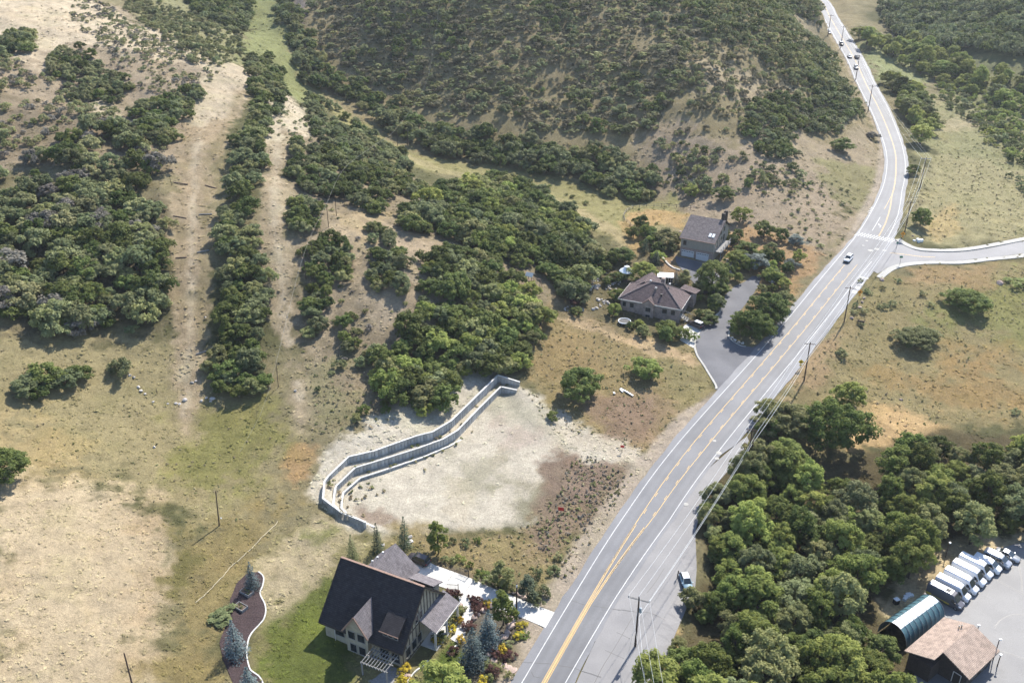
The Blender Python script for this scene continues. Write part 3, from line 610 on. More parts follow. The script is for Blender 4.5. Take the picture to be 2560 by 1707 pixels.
lotob = bpy.data.objects['parking_lot']; z7 = lambda x, y: (2180 + x / 3.853, 1300 + y / 3.853)
for c in ([(1160,550),(1300,625),(1464,715)], [(1180,1030),(1250,950),(1370,905),(1464,908)], [(1235,1255),(1340,1285),(1464,1335)], [(1410,400),(1440,560),(1445,690)]):
    ribbon('crack_seal', smooth_line(W([z7(*p) for p in c])[:, :2], .8), -.05, .05, M_tar, -.02, parent=lotob)
# side road: pavement slabs either side, kerb, centre line
sr = bpy.data.objects['side_road']
z9 = lambda x, y: (2040 + x / 5.228, 480 + y / 5.228)
sw_up = smooth_line(W([(2237,600),(2256,611),(2285,623.5),(2322,629),(2395,629.5),(2468,620),(2560,602),(2640,584)])[:, :2], .5); sw_dn = smooth_line(W([(2190,692),(2219,670.5),(2256,659),(2314,653.5),(2395,653),(2468,645),(2560,635),(2640,619)])[:, :2], .5)
for nm, ln, a, b in (('far_pavement', sw_up, -2.0, 0), ('near_pavement', sw_dn, 0, 2.0)):
    root = None
    for i in range(0, len(ln) - 5, 5):
        seg = ln[i:i + 6].copy(); seg[-1] = seg[-1] * .96 + seg[-2] * .04
        o = ribbon('pavement_slab' if root else 'pavement', seg, a, b, M_kerb, .0, parent=root, th=.10)
        if root is None: root = o; tag(o, 'pale concrete pavement on the %s side of the side road' % nm.split('_')[0], kind='structure')
q = smooth_line(W([z9(965,797), z9(1060,803), z9(1200,822), z9(1400,845), z9(1560,852)])[:, :2], 1); ribbon('centre_line', q, -.1, .1, M_yellow, -.012, parent=sr)
# concrete driveway of the near house in slabs
_dl = W([zH(*q) for q in [(560,345),(690,418),(1040,545),(1310,665),(1500,740),(1875,885)]])[:, :2]; _dr = W([zH(*q) for q in [(480,470),(560,560),(930,690),(1180,800),(1495,912),(1788,1035)]])[:, :2]
_dl = smooth_line(_dl, .5); _dr = smooth_line(_dr, .5); dr = None
def at_t(l, t):
    k = t * (len(l) - 1); i = min(int(k), len(l) - 2); return l[i] * (1 - k + i) + l[i + 1] * (k - i)
for i in range(7):
    for j in range(2):
        q = []
        for tt, u in ((i, j), (i + 1, j), (i + 1, j + 1), (i, j + 1)):
            a, b = at_t(_dl, tt / 7), at_t(_dr, tt / 7); q.append(a * (1 - u / 2) + b * (u / 2))
        c = sum(q) / 4; q = [c + (p - c) * (1 - .03 / max(.1, np.linalg.norm(p - c))) for p in q]
        p = [Vector((a[0], a[1], float(h1(a[0], a[1])) + .01)) for a in q][::-1]
        if (p[1] - p[0]).cross(p[2] - p[0]).z < 0: p = p[::-1]
        o = MB().slab(p, .15).build('concrete_slab' if dr else 'concrete_driveway', M_conc, dr)
        if dr is None: dr = o; tag(o, 'white concrete driveway running from the near house to the road', kind='structure')
pw = smooth_line(PATH_W[:, :2], .4); ribbon('garden_path', pw, -.85, .85, M_conc, .02, th=.06, kind='structure', label='curved white concrete path through the near garden')

# ---------------------------------------------------------------- plants: leaf materials
def leaf_mat(name, c, c2, var=.30, trans=.38):
    m = bpy.data.materials.new(name); m.use_nodes = True; nt = m.node_tree; N = nt.nodes; L = nt.links; b = N['Principled BSDF']; out = N['Material Output']
    b.inputs['Roughness'].default_value = .62; b.inputs['Specular IOR Level'].default_value = .08
    geo = N.new('ShaderNodeNewGeometry'); nz = N.new('ShaderNodeTexNoise'); nz.inputs['Scale'].default_value = .9; nz.inputs['Detail'].default_value = 3; L.new(geo.outputs['Position'], nz.inputs[0])
    rp = N.new('ShaderNodeValToRGB'); e = rp.color_ramp.elements; e[0].position = .33; e[1].position = .68; e[0].color = tuple(c) + (1,); e[1].color = tuple(c2) + (1,); L.new(nz.outputs[0], rp.inputs[0])
    oi = N.new('ShaderNodeObjectInfo'); mr = N.new('ShaderNodeMapRange'); mr.inputs[3].default_value = 1 - var; mr.inputs[4].default_value = 1 + var; L.new(oi.outputs['Random'], mr.inputs[0])
    hs = N.new('ShaderNodeHueSaturation'); L.new(rp.outputs[0], hs.inputs['Color']); L.new(mr.outputs[0], hs.inputs['Value'])
    m2 = N.new('ShaderNodeMath'); m2.operation = 'MULTIPLY_ADD'; m2.inputs[1].default_value = 37.7; m2.inputs[2].default_value = 0; L.new(oi.outputs['Random'], m2.inputs[0])
    fr = N.new('ShaderNodeMath'); fr.operation = 'FRACT'; L.new(m2.outputs[0], fr.inputs[0])
    mh = N.new('ShaderNodeMapRange'); mh.inputs[3].default_value = .482; mh.inputs[4].default_value = .518; L.new(fr.outputs[0], mh.inputs[0]); L.new(mh.outputs[0], hs.inputs['Hue'])
    L.new(hs.outputs[0], b.inputs['Base Color'])
    tr = N.new('ShaderNodeBsdfTranslucent'); L.new(hs.outputs[0], tr.inputs[0]); mx = N.new('ShaderNodeMixShader'); mx.inputs[0].default_value = trans
    L.new(b.outputs[0], mx.inputs[1]); L.new(tr.outputs[0], mx.inputs[2]); L.new(mx.outputs[0], out.inputs[0]); return m
LM = {
 'oak': leaf_mat('oak_leaf', (0.076, 0.101, 0.030), (0.155, 0.182, 0.053)),
 'oak2': leaf_mat('oak_leaf_grey', (0.121, 0.141, 0.066), (0.213, 0.232, 0.108)),
 'tree': leaf_mat('tree_leaf', (0.079, 0.110, 0.029), (0.182, 0.206, 0.052)),
 'light': leaf_mat('light_leaf', (0.172, 0.210, 0.054), (0.331, 0.359, 0.102), trans=.45),
 'grey': leaf_mat('grey_leaf', (0.139, 0.159, 0.072), (0.248, 0.269, 0.126)),
 'olive': leaf_mat('olive_leaf', (0.171, 0.183, 0.069), (0.274, 0.272, 0.116)),
 'silver': leaf_mat('silver_leaf', (0.133, 0.152, 0.130), (0.222, 0.248, 0.218)),
 'sage': leaf_mat('sage_leaf', (0.184, 0.194, 0.087), (0.316, 0.312, 0.149)),
 'spruce': leaf_mat('blue_spruce_needle', (0.052, 0.077, 0.075), (0.125, 0.156, 0.156), trans=.05),
 'dark': leaf_mat('dark_needle', (0.043, 0.061, 0.038), (0.096, 0.116, 0.067), trans=.05),
 'yellow': leaf_mat('yellow_leaf', (0.357, 0.262, 0.035), (0.618, 0.476, 0.071), var=.15),
 'red': leaf_mat('red_leaf', (0.078, 0.040, 0.035), (0.156, 0.084, 0.069)),
 'straw': leaf_mat('straw_blade', (.30, .25, .15), (.46, .39, .25)),
 'dry': leaf_mat('dry_leaf', (.165, .150, .125), (.250, .230, .195)),
 'orange': leaf_mat('orange_leaf', (0.319, 0.189, 0.072), (0.493, 0.304, 0.116)),

 'hill': leaf_mat('hill_scrub_leaf', (.105, .098, .060), (.200, .182, .112), var=.35),}
M_bark = mat('bark', (.085, .068, .055), .95, .1, var=.4, scale=6, bump=.5)

# ---------------------------------------------------------------- plant meshes
def leaves(centres, normals, size, r, aspect=.62, jitter=.55):
    """leaf-sized quads at points, facing roughly along normals"""
    n = len(centres); d = normals + r.normal(0, jitter, (n, 3)); d /= np.linalg.norm(d, axis=1)[:, None] + 1e-9
    t = np.cross(d, r.normal(0, 1, (n, 3))); t /= np.linalg.norm(t, axis=1)[:, None] + 1e-9; b = np.cross(d, t)
    s = size * r.uniform(.6, 1.35, n)[:, None]; t = t * s * .5; b = b * s * .5 * aspect
    V = np.stack([centres - t, centres - b * 1.0 + t * .1, centres + t, centres + b + t * .1], 1).reshape(-1, 3)
    return V, np.arange(n * 4).reshape(n, 4)
def blob_crown(seed, R, H, z0, nclump, per, leaf, flat=.8, core=.55, top=1.0, lump=.33):
    """uneven crown made of leaf clumps spread through its volume"""
    r = np.random.default_rng(seed); C = []; Nn = []
    ph = r.uniform(0, 6.28, 4)
    for k in range(nclump):
        a = r.uniform(0, 2 * math.pi); u = r.uniform(-.55, 1) ; rad = math.sqrt(max(0, 1 - u * u * top)) * (core + (1 - core) * math.sqrt(r.uniform(0, 1)))
        lob = 1 + .22 * math.sin(2 * a + ph[0]) + .16 * math.sin(3 * a + ph[1]) + r.uniform(-.12, .14)
        c = np.array([R * rad * lob * math.cos(a), R * rad * lob * math.sin(a), z0 + (H - z0) * (.42 + .50 * u * (core + (1 - core) * r.uniform(.6, 1)))])
        q = lump * R * r.uniform(.7, 1.3); v = r.normal(0, 1, (per, 3)); v /= np.linalg.norm(v, axis=1)[:, None]; v[:, 2] = np.where(v[:, 2] < -.35, -v[:, 2], v[:, 2])
        p = c + v * q * (r.uniform(.55, 1.05, per)[:, None]) * np.array([1, 1, flat]); C.append(p); Nn.append(v + np.array([0, 0, .8]))
    C = np.vstack(C); Nn = np.vstack(Nn); C[:, 2] = np.maximum(C[:, 2], .05 + r.uniform(0, .15, len(C)))
    return leaves(C, Nn, leaf, r)
def spruce_crown(seed, R, H, n, leaf):
    r = np.random.default_rng(seed); C = []; Nn = []; tiers = 15
    for k in range(tiers):
        f = (k + .5) / tiers; z = .35 + (H - .35) * f; rr = R * (1 - f) ** .88 * r.uniform(.88, 1.1) + .08; nb = max(5, int(15 * (1 - f) + 5))
        for j in range(nb):
            a = 2 * math.pi * (j + r.uniform(-.35, .35)) / nb + k; L_ = rr * r.uniform(.72, 1.14); m = max(4, int(n * (1 - f * .8)))
            t = r.uniform(.18, 1, m) ** .8; sp = r.normal(0, .13 * rr + .03, m) * (.3 + t)
            x = np.cos(a) * L_ * t - np.sin(a) * sp; y = np.sin(a) * L_ * t + np.cos(a) * sp; zz = z - .26 * L_ * t + .14 * L_ * t * t + r.normal(0, .06, m)
            C.append(np.stack([x, y, zz], 1)); Nn.append(np.tile([np.cos(a) * .5, np.sin(a) * .5, 1.], (m, 1)))
    C.append(np.stack([r.normal(0, .05, 14), r.normal(0, .05, 14), H - r.uniform(0, .8, 14)], 1)); Nn.append(r.normal(0, 1, (14, 3)))
    C = np.vstack(C); return leaves(C, np.vstack(Nn), leaf, r, .5, .5)
def trunk_mesh(seed, H, r0, limbs, spread, z1):
    r = random.Random(seed); mb = MB(); p = [Vector((r.uniform(-.05, .05) * H * i / 4, r.uniform(-.05, .05) * H * i / 4, H * i / 4 - .3 * (i == 0))) for i in range(5)]
    mb.tube(p, [r0 * (1 - .8 * i / 4) for i in range(5)], 6)
    for k in range(limbs):
        a = 2 * math.pi * k / limbs + r.uniform(-.4, .4); z = H * r.uniform(z1, .75); b = Vector((p[2].x * .6, p[2].y * .6, z)); e = b + Vector((math.cos(a) * spread * r.uniform(.6, 1), math.sin(a) * spread * r.uniform(.6, 1), H * r.uniform(.12, .32)))
        mb.tube([b, (b + e) / 2 + Vector((0, 0, .1)), e], [r0 * .45, r0 * .3, r0 * .12], 5)
    m = mb.mesh('trunk'); m.materials.append(M_bark); return m
def cm(name, VF, leafname):
    m = np_mesh(name, *VF); m.materials.append(LM[leafname]); return m
def remat(m, leafname):
    c = m.copy(); c.materials.clear(); c.materials.append(LM[leafname]); return c
SP = {}                                                       # species -> list of (crown mesh, trunk mesh, nominal radius)
_oc = [blob_crown(100 + i, 2.2, 3.1, .2, 34, 72, .40, core=.35, lump=.30) for i in range(5)]; _ot = [trunk_mesh(100 + i, 2.0, .16, 5, 1.0, .2) for i in range(5)]
for nm in ('oak', 'oak2', 'light', 'grey', 'olive', 'sage', 'dry'): SP['oak_' + nm] = [(cm('oak_crown', vf, nm), t, 2.2) for vf, t in zip(_oc, _ot)]
_tc = [blob_crown(200 + i, 3.4, 9.2, 1.6, 66, 104, .44, core=.4, lump=.26, top=.9) for i in range(5)]; _tt = [trunk_mesh(200 + i, 6.4, .30, 6, 1.8, .3) for i in range(5)]
for nm in ('tree', 'light', 'grey', 'olive', 'oak', 'silver'): SP['tree_' + nm] = [(cm('tree_crown', vf, nm), t, 3.4) for vf, t in zip(_tc, _tt)]
_wc = [blob_crown(230 + i, 3.3, 6.4, .4, 62, 104, .42, core=.4, lump=.25) for i in range(4)]; _wt = [trunk_mesh(230 + i, 4.2, .24, 6, 1.7, .2) for i in range(4)]
for nm in ('tree', 'light', 'grey', 'olive', 'oak', 'silver', 'orange', 'red'): SP['round_' + nm] = [(cm('round_crown', vf, nm), t, 3.3) for vf, t in zip(_wc, _wt)]
_gcr = [blob_crown(280 + i, 5.6, 9.0, .5, 135, 112, .46, core=.42, lump=.185, top=.95) for i in range(3)]; _gtr = [trunk_mesh(280 + i, 6.2, .38, 8, 2.8, .25) for i in range(3)]
for nm in ('tree', 'light', 'olive', 'oak'): SP['grand_' + nm] = [(cm('grand_crown', vf, nm), t, 5.6) for vf, t in zip(_gcr, _gtr)]
_ac = [blob_crown(260 + i, 1.5, 6.6, .6, 40, 66, .34, core=.3, lump=.34) for i in range(2)]; _at = [trunk_mesh(260 + i, 5.2, .13, 5, .7, .25) for i in range(2)]
for nm in ('tree', 'light', 'olive', 'dark'): SP['slim_' + nm] = [(cm('slim_crown', vf, nm), t, 1.5) for vf, t in zip(_ac, _at)]
_sc = [spruce_crown(300 + i, 2.3, 8.2, 17, .30) for i in range(3)]; _st = [trunk_mesh(300 + i, 7.2, .17, 0, 0, .5) for i in range(3)]
for nm in ('spruce', 'dark', 'grey'): SP['spruce_' + nm] = [(cm('spruce_crown', vf, nm), t, 2.3) for vf, t in zip(_sc, _st)]
_bc = [blob_crown(400 + i, .85, .95, .05, 13, 40, .21, core=.3, lump=.36) for i in range(3)]; _bt = [trunk_mesh(400 + i, .6, .05, 4, .4, .1) for i in range(3)]
for nm in ('yellow', 'red', 'sage', 'grey', 'olive', 'tree', 'silver', 'light', 'dry', 'orange'): SP['bush_' + nm] = [(cm('bush_crown', vf, nm), t, .85) for vf, t in zip(_bc, _bt)]
_lc = [blob_crown(500 + i, 1.3, 1.35, .05, 12, 30, .38, core=.3, lump=.36) for i in range(4)]
for nm in ('sage', 'oak2', 'oak', 'dry', 'grey', 'olive', 'hill'): SP['low_' + nm] = [(cm('low_scrub', vf, nm), None, 1.3) for vf in _lc]
_fc = [blob_crown(600 + i, 2.3, 3.0, .1, 16, 34, .62, core=.35, lump=.34) for i in range(4)]
for nm in ('oak', 'oak2', 'olive', 'light', 'grey', 'sage', 'hill'): SP['far_' + nm] = [(cm('far_scrub', vf, nm), None, 2.3) for vf in _fc]
_gc = [blob_crown(700 + i, .42, .5, .02, 5, 14, .22, core=.2, lump=.4) for i in range(3)]
for nm in ('sage', 'olive', 'dry', 'straw'): SP['tuft_' + nm] = [(cm('tuft', vf, nm), None, .42) for vf in _gc]
TUFT_K = .62

def plant(name, species, x, y, rad, hscale, label, cat, group=None, var=None, rot=None):
    """one tree or shrub: root at its foot, trunk and crown as parts"""
    v = SP[species]; i = var if var is not None else random.randrange(len(v)); c, t, r0 = v[i % len(v)]; s = rad / r0
    o = empty(name, (x, y, hz(x, y) - .05), rot if rot is not None else random.uniform(0, 6.28), label, cat, group); o.scale = (s, s, s * hscale)
    if t is not None: link('trunk', t, None, o)
    link('crown', c, None, o); return o
def plant_px(name, species, px, py, rad, height, label, cat='tree', group=None, var=None):
    p = G(px, py); h0_ = {'tree': 9.2, 'roun': 6.4, 'slim': 6.6, 'gran': 9.0, 'spru': 8.2, 'oak_': 3.1, 'bush': .95, 'low_': 1.35}[species[:4]]
    r0 = SP[species][0][2]; return plant(name, species, p.x, p.y, rad, (height / h0_) / (rad / r0), label, cat, group, var)

# ---------------------------------------------------------------- trees and shrubs one can point to: name, species, photo pixel of the foot, radius, height, label
TREES = [
 ('oak_tree','grand_tree',2418,774,5.4,5.4,'dark round oak alone in the right meadow just below the side road'),
 ('oak_shrub','grand_olive',2288,860,5.2,4.6,'broad olive shrub with bare patch beside it in the right meadow'),
 ('broadleaf_tree','grand_tree',2082,1118,6.6,12.0,'tall dark tree at the roadside beside the straw-coloured meadow patch'),
 ('broadleaf_tree','grand_olive',1962,1084,5.6,7.4,'low spreading tree overhanging the right road edge below two utility poles'),
 ('broadleaf_tree','round_light',2118,1020,3.4,7.0,'small bright tree peeping out behind the tall roadside tree'),
 ('broadleaf_tree','tree_light',1962,1200,4.4,9.5,'bright bushy tree behind the doubled utility pole by the road'),
 ('broadleaf_tree','tree_light',2300,360,4.6,8.0,'bright clumped tree right of the upper road bend, nearest of its row'),
 ('broadleaf_tree','round_light',2318,330,4.0,6.0,'bright rounded tree on the field side of the upper road row'),
 ('broadleaf_tree','tree_olive',2272,292,4.0,8.0,'olive tree in the upper roadside row, second from the bend'),
 ('broadleaf_tree','tree_light',2300,270,4.0,7.5,'pale green tree in the middle of the upper roadside row'),
 ('broadleaf_tree','tree_tree',2250,232,3.8,8.0,'dark tree at the far end of the upper roadside row'),
 ('broadleaf_tree','round_tree',2300,565,3.3,6.2,'leafy tree by the road above the junction next to a thin pole'),
 ('oak_shrub','round_oak',2283,435,2.4,3.6,'small dark shrub under the power lines right of the upper road'),
 ('oak_tree','round_oak',2105,378,3.6,5.0,'round dark oak alone on the slope left of the upper bend'),
 ('oak_shrub','oak_dry',2180,348,2.2,2.6,'bare brownish shrub close to the left edge of the upper road'),
 ('oak_tree','grand_oak',1448,994,4.7,7.6,'round leafy tree alone in the meadow above the cleared lot'),
 ('willow_shrub','round_light',1612,940,3.6,4.8,'feathery light green shrub in the meadow below the brown house'),
 ('small_shrub','oak_tree' if 'oak_tree' in SP else 'oak_oak',1382,1046,1.4,1.6,'small green shrub in the shadow of the round meadow tree'),
 ('oak_shrub','oak_oak2',302,935,2.6,3.4,'small round oak shrub in the left field right of the long shrub clump'),
 ('oak_tree','grand_oak',10,1195,4.6,6.2,'oak with dark trunk cut by the left picture edge'),
 ('oak_shrub','oak_oak2',70,975,3.2,3.4,'leftmost shrub of the long clump in the left field'),
 ('oak_shrub','oak_oak',118,955,3.6,4.2,'tallest middle shrub of the long clump in the left field'),
 ('oak_shrub','oak_oak2',165,965,3.2,3.6,'second shrub from the right in the long clump of the left field'),
 ('oak_shrub','oak_oak',200,945,2.6,3.2,'rightmost shrub of the long clump in the left field'),
 ('oak_shrub','oak_oak',100,990,2.6,2.6,'front shrub of the long clump in the left field'),
 # conifers and garden trees of the near house
 ('blue_spruce','spruce_spruce',632,1470,1.75,6.2,'blue spruce at the upper end of the dark mulch bed'),
 ('blue_spruce','spruce_spruce',592,1636,2.3,7.6,'large blue spruce beside the raised planters in the mulch bed'),
 ('blue_spruce','spruce_spruce',628,1742,2.3,6.6,'blue spruce cut by the lower picture edge in the mulch bed'),
 ('spruce_tree','spruce_grey',882,1404,1.6,6.4,'slim grey spruce behind the left end of the near house roof'),
 ('spruce_tree','spruce_dark',944,1380,1.5,7.0,'slim dark spruce near the end of the retaining wall'),
 ('spruce_tree','spruce_dark',1012,1368,1.7,7.4,'dark pointed spruce on the lot edge left of the leafy young tree'),
 ('young_tree','slim_tree',1096,1385,1.9,8.0,'leafy young tree on the lot edge above the parked dark car'),
 ('blue_spruce','spruce_spruce',1183,1664,2.9,8.6,'blue spruce in the near garden, the lower of the pair'),
 ('blue_spruce','spruce_spruce',1222,1612,2.6,8.0,'blue spruce in the near garden, the upper of the pair'),
 ('garden_tree','slim_tree',1258,1562,2.0,7.6,'dense dark green tree beside the concrete driveway and brown pole'),
 ('garden_tree','slim_olive',1250,1466,1.7,6.0,'airy young tree on the far side of the concrete driveway'),
 ('garden_tree','slim_dark',1318,1500,1.5,5.6,'thin dark tree on the gravel bed near the road'),
 ('garden_tree','round_light',1110,1745,3.7,6.6,'bright green tree at the bottom edge beside the near lawn'),
 ('garden_shrub','bush_grey',1352,1487,1.7,2.0,'large grey-green shrub by the road end of the driveway bed'),
 ('garden_shrub','bush_grey',1344,1512,1.35,1.6,'round grey-green shrub right beside the concrete driveway mouth'),
 ('garden_shrub','bush_grey',1343,1440,1.0,1.6,'pale grey-green shrub above the thin dark tree'),
 ('garden_shrub','bush_grey',1386,1430,1.2,1.3,'grey-green shrub on the gravel bank left of the road'),
 ('garden_shrub','bush_sage',1395,1396,1.0,1.1,'sage shrub highest on the gravel bank left of the road'),
 ('juniper_shrub','oak_grey',556,1546,2.0,1.3,'low silvery shrub sprawling left of the planters'),
 # trees of the middle houses
 ('garden_tree','grand_oak',1780,722,4.9,8.8,'airy dark tree in front of the garage house doors'),
 ('garden_tree','round_silver',1888,672,3.6,4.8,'silvery blue shrub tree right of the stone garden steps'),
 ('garden_tree','round_silver',1990,612,2.6,3.2,'pale grey shrub on the bank left of the white car on the road'),
 ('garden_tree','round_silver',1975,668,2.0,2.6,'small silvery shrub at the top of the orange bank'),
 ('island_tree','grand_tree',1880,844,4.8,7.6,'dense tree on the driveway island, the lower one'),
 ('island_tree','grand_oak',1920,802,4.7,8.4,'airy tree on the driveway island, the upper one'),
 ('island_tree','round_oak',1858,820,3.2,4.6,'low dark shrub tree at the tip of the driveway island'),
 ('garden_tree','round_grey',1793,770,2.2,4.2,'grey-green pointed shrub between the house and the driveway'),
 ('garden_tree','round_oak',1776,806,2.2,2.4,'low shrub bed left of the driveway kerb'),
 ('garden_tree','round_tree',1672,838,3.4,4.0,'dark leafy tree against the front wall of the brown house'),
 ('garden_tree','round_light',1534,788,1.9,3.4,'yellow-green shrub at the left corner of the brown house'),
 ('garden_tree','round_tree',1548,752,2.1,3.6,'green shrub behind the left corner of the brown house'),
 ('garden_tree','round_light',1606,706,3.6,6.4,'bright rounded tree right of the white garden pavilion'),
 ('garden_tree','round_oak',1556,655,3.2,4.6,'leafy tree above the white garden pavilion'),
 ('garden_tree','round_oak',1542,705,2.0,3.0,'small dark tree left of the white pavilion'),
 ('garden_tree','spruce_dark',1612,632,1.6,5.8,'dark conifer at the foot of the fenced garden'),
 ('garden_tree','spruce_dark',1640,660,1.8,4.6,'second dark conifer left of the garage forecourt'),
 ('garden_tree','round_oak',1603,575,2.4,5.2,'dark tree inside the curved garden fence'),
 ('garden_tree','round_olive',1664,615,4.0,5.6,'broad olive tree left of the garage house'),
 ('garden_tree','round_oak',1630,600,2.4,4.0,'small tree in the middle of the fenced garden'),
 ('blue_spruce','spruce_spruce',1688,712,1.5,5.0,'blue spruce beside the white-roofed greenhouse'),
 ('garden_tree','slim_olive',1712,705,1.5,4.2,'orange-brown small tree right of the greenhouse'),
 ('garden_tree','round_light',1850,555,2.8,5.4,'bright round tree on the slope right of the garage house'),
 ('garden_tree','round_oak',1909,592,3.0,5.2,'dark round tree on the slope, second right of the garage house'),
 ('garden_tree','round_oak',1955,602,2.0,4.2,'small dark tree on the slope, third right of the garage house'),
 ('garden_tree','round_tree',1866,632,3.4,3.4,'dark hedge-like shrub above the silvery tree'),
 ('garden_tree','round_light',1836,655,2.6,3.4,'bright shrub between the garage house and the silvery tree'),
 ('garden_tree','round_tree',1905,650,2.8,3.2,'dark shrub behind the silvery tree'),
 ('garden_tree','round_oak',1930,700,3.0,3.4,'dark shrub above the parked pale car'),
 ('garden_tree','round_tree',1800,735,2.6,3.2,'dark shrub at the foot of the airy garage tree'),
 ('garden_tree','round_tree',1760,725,2.2,3.0,'dark shrub left of the airy garage tree foot'),
 ('garden_shrub','bush_light',1713,848,1.35,2.2,'yellow-green shrub by the pale car pad, left of two'),
 ('garden_shrub','bush_light',1736,850,1.35,2.2,'yellow-green shrub by the pale car pad, right of two'),
 ('garden_tree','round_red',1440,758,2.0,2.8,'dark reddish shrub by the rock garden'),
 ('garden_tree','round_oak',1440,785,1.8,1.9,'dark dome shrub in a stone ring beside the dirt path'),
 ('garden_tree','round_light',1726,492,2.6,4.4,'bright round tree on the slope above the garage house'),
 ('oak_shrub','round_oak',1808,500,3.0,4.6,'dark round oak on the slope, right of the bright one'),
 ('willow_shrub','bush_light',2560,718,4.6,1.8,'pale green low willow clump at the right edge of the meadow'),
]
for nm, sp, px, py, rad, hh, lab in TREES: plant_px(nm, sp, px, py, rad, hh, lab, 'shrub' if 'shrub' in nm else 'tree')
for i, (x, y) in enumerate([(450,1410),(390,1462),(740,1172),(885,1035),(1220,797),(1540,1015),(1515,1120),(1390,1257),(1185,1535),(980,1168),(955,968),(410,1545),(440,1545)]):
    px, py = zH(x, y); lab = ['upper golden bush at the house corner by the pergola','lower golden bush at the house corner by the pergola','golden bush beside the green shrub at the porch','large golden bush between porch and curved path','golden bush among red shrubs at the path top','golden bush nearest the driveway on the road bank','second golden bush down the road bank','third golden bush down the road bank','lowest golden bush on the road bank','golden bush at the foot of the curved path','small golden bush by the porch steps','small golden bush at the bottom edge by the lawn kerb','pale golden bush at the bottom edge by the pergola'][i]
    plant_px('golden_bush', 'bush_yellow', px, py + 4, random.uniform(.7, .95), random.uniform(.9, 1.3), lab, 'shrub', 'golden bushes of the near garden')
for i, (x, y) in enumerate([(1080,752),(1142,772),(1108,805),(1172,825),(1117,868),(850,690),(885,700),(935,712),(1047,1000),(1035,1040),(1320,1285),(1380,1320),(1450,1285),(1310,1485),(1268,1440),(900,1255)]):
    px, py = zH(x, y); plant_px('red_bush', 'bush_red', px, py + 5, random.uniform(.75, 1.05), random.uniform(.9, 1.3), 'dark red-brown garden bush beside the near house', 'shrub', 'red-brown bushes of the near garden')
for i, (x, y) in enumerate([(800,385),(1060,430),(1150,500),(1205,515),(1290,600),(1220,590),(885,395),(1420,590),(940,355),(1120,545),(1480,660),(1430,1180),(1570,1100),(1240,1390),(1330,1410),(1430,1490),(1250,1520),(780,1110),(800,1150),(960,860),(900,900),(930,930),(870,950),(1390,620),(890,200),(1010,210),(1130,190)]):
    px, py = zH(x, y); plant_px('green_bush', random.choice(['bush_tree', 'bush_olive', 'bush_grey']), px, py + 5, random.uniform(.7, 1.15), random.uniform(.8, 1.3), 'small green bush in the beds round the near house and driveway', 'shrub', 'green bushes of the near garden')
for i, (x, y) in enumerate([(1275,460),(1290,470),(1380,440),(1490,390),(1660,480),(1705,550),(1450,548),(1395,565),(1250,600),(1195,560),(1190,605),(1235,680),(1100,890),(1095,870),(1120,905),(2295,1280),(960,150),(1235,385)]):
    px, py = 1700 + x / 2.735, 560 + y / 2.735; plant_px('sagebrush', 'bush_grey' if i % 2 else 'bush_sage', px, py + 3, random.uniform(.8, 1.4), random.uniform(.9, 1.5), 'round grey sagebrush in the meadow right of the road', 'shrub', 'sagebrush of the right meadow')

# ---------------------------------------------------------------- scattered vegetation
REC = {}                                                      # kind -> list of records
def scatter(kind, pix, species, spacing, rmin, rmax, up=1.5, gap=.0, label=None, name='oak_shrub', freq=.05, soft=True, hs=(.85, 1.2), avoid=True):
    wp = W(pix, up)[:, :2]; lo = wp.min(0); hi = wp.max(0)
    nx = int((hi[0] - lo[0]) / spacing) + 2; ny = int((hi[1] - lo[1]) / spacing) + 2
    X, Y = np.meshgrid(np.arange(nx), np.arange(ny)); X = (X + .5 * (Y % 2) + rng.uniform(-.42, .42, X.shape)).ravel() * spacing + lo[0]; Y = (Y + rng.uniform(-.42, .42, Y.shape)).ravel() * spacing + lo[1]
    k = poly_sd(X, Y, wp) + ((fbm(X, Y, .2, 3) - .5) * spacing * 2 if soft else 0) > 0
    if gap > 0: k &= fbm(X, Y, freq, 4, 77.) * .75 + rng.uniform(0, .25, X.size) > gap
    X, Y = X[k], Y[k]
    if avoid and len(X): k = (paved_w(X, Y) < .05) & (poly_w(X, Y, LOT_UP, .5, 1.0) < .5); X, Y = X[k], Y[k]
    if not len(X): return
    Z = h(X, Y); rr = rng.uniform(0, 1, len(X)) ** 1.4 * (rmax - rmin) + rmin
    for x, y, z, r in zip(X, Y, Z, rr):
        REC.setdefault(kind, []).append((x, y, z, r * (TUFT_K if kind == 'tuft' else 1), species[rng.integers(len(species))], label, name, rng.uniform(*hs)))
OAK = ['oak_oak', 'oak_oak', 'oak_oak', 'oak_oak2', 'oak_oak2', 'oak_olive']
# thickets
scatter('oak', [(0,430),(200,300),(320,310),(410,390),(400,520),(412,620),(408,800),(385,850),(300,830),(220,845),(130,800),(-60,770),(-60,430)], ['oak_oak', 'oak_oak', 'oak_oak2', 'oak_oak2', 'oak_olive', 'oak_grey', 'oak_sage', 'oak_oak', 'oak_dry'], 3.5, 1.4, 4.0, 2.0, .39, 'oak in the thicket left of the mown track', freq=.07)
scatter('oak', [(620,140),(670,130),(700,170),(720,240),(680,310),(655,360),(650,440),(635,470),(605,470),(585,430),(605,330),(635,250)], OAK, 3.6, 1.9, 2.7, 1.5, .33, 'oak in the upper strip between the tracks')
scatter('oak', [(570,440),(630,450),(632,540),(650,620),(680,690),(690,760),(650,800),(670,900),(640,970),(570,1000),(520,970),(520,910),(565,800),(548,700),(555,600),(550,520)], OAK, 3.6, 2.0, 3.2, 1.8, .29, 'oak in the lower strip between the tracks')
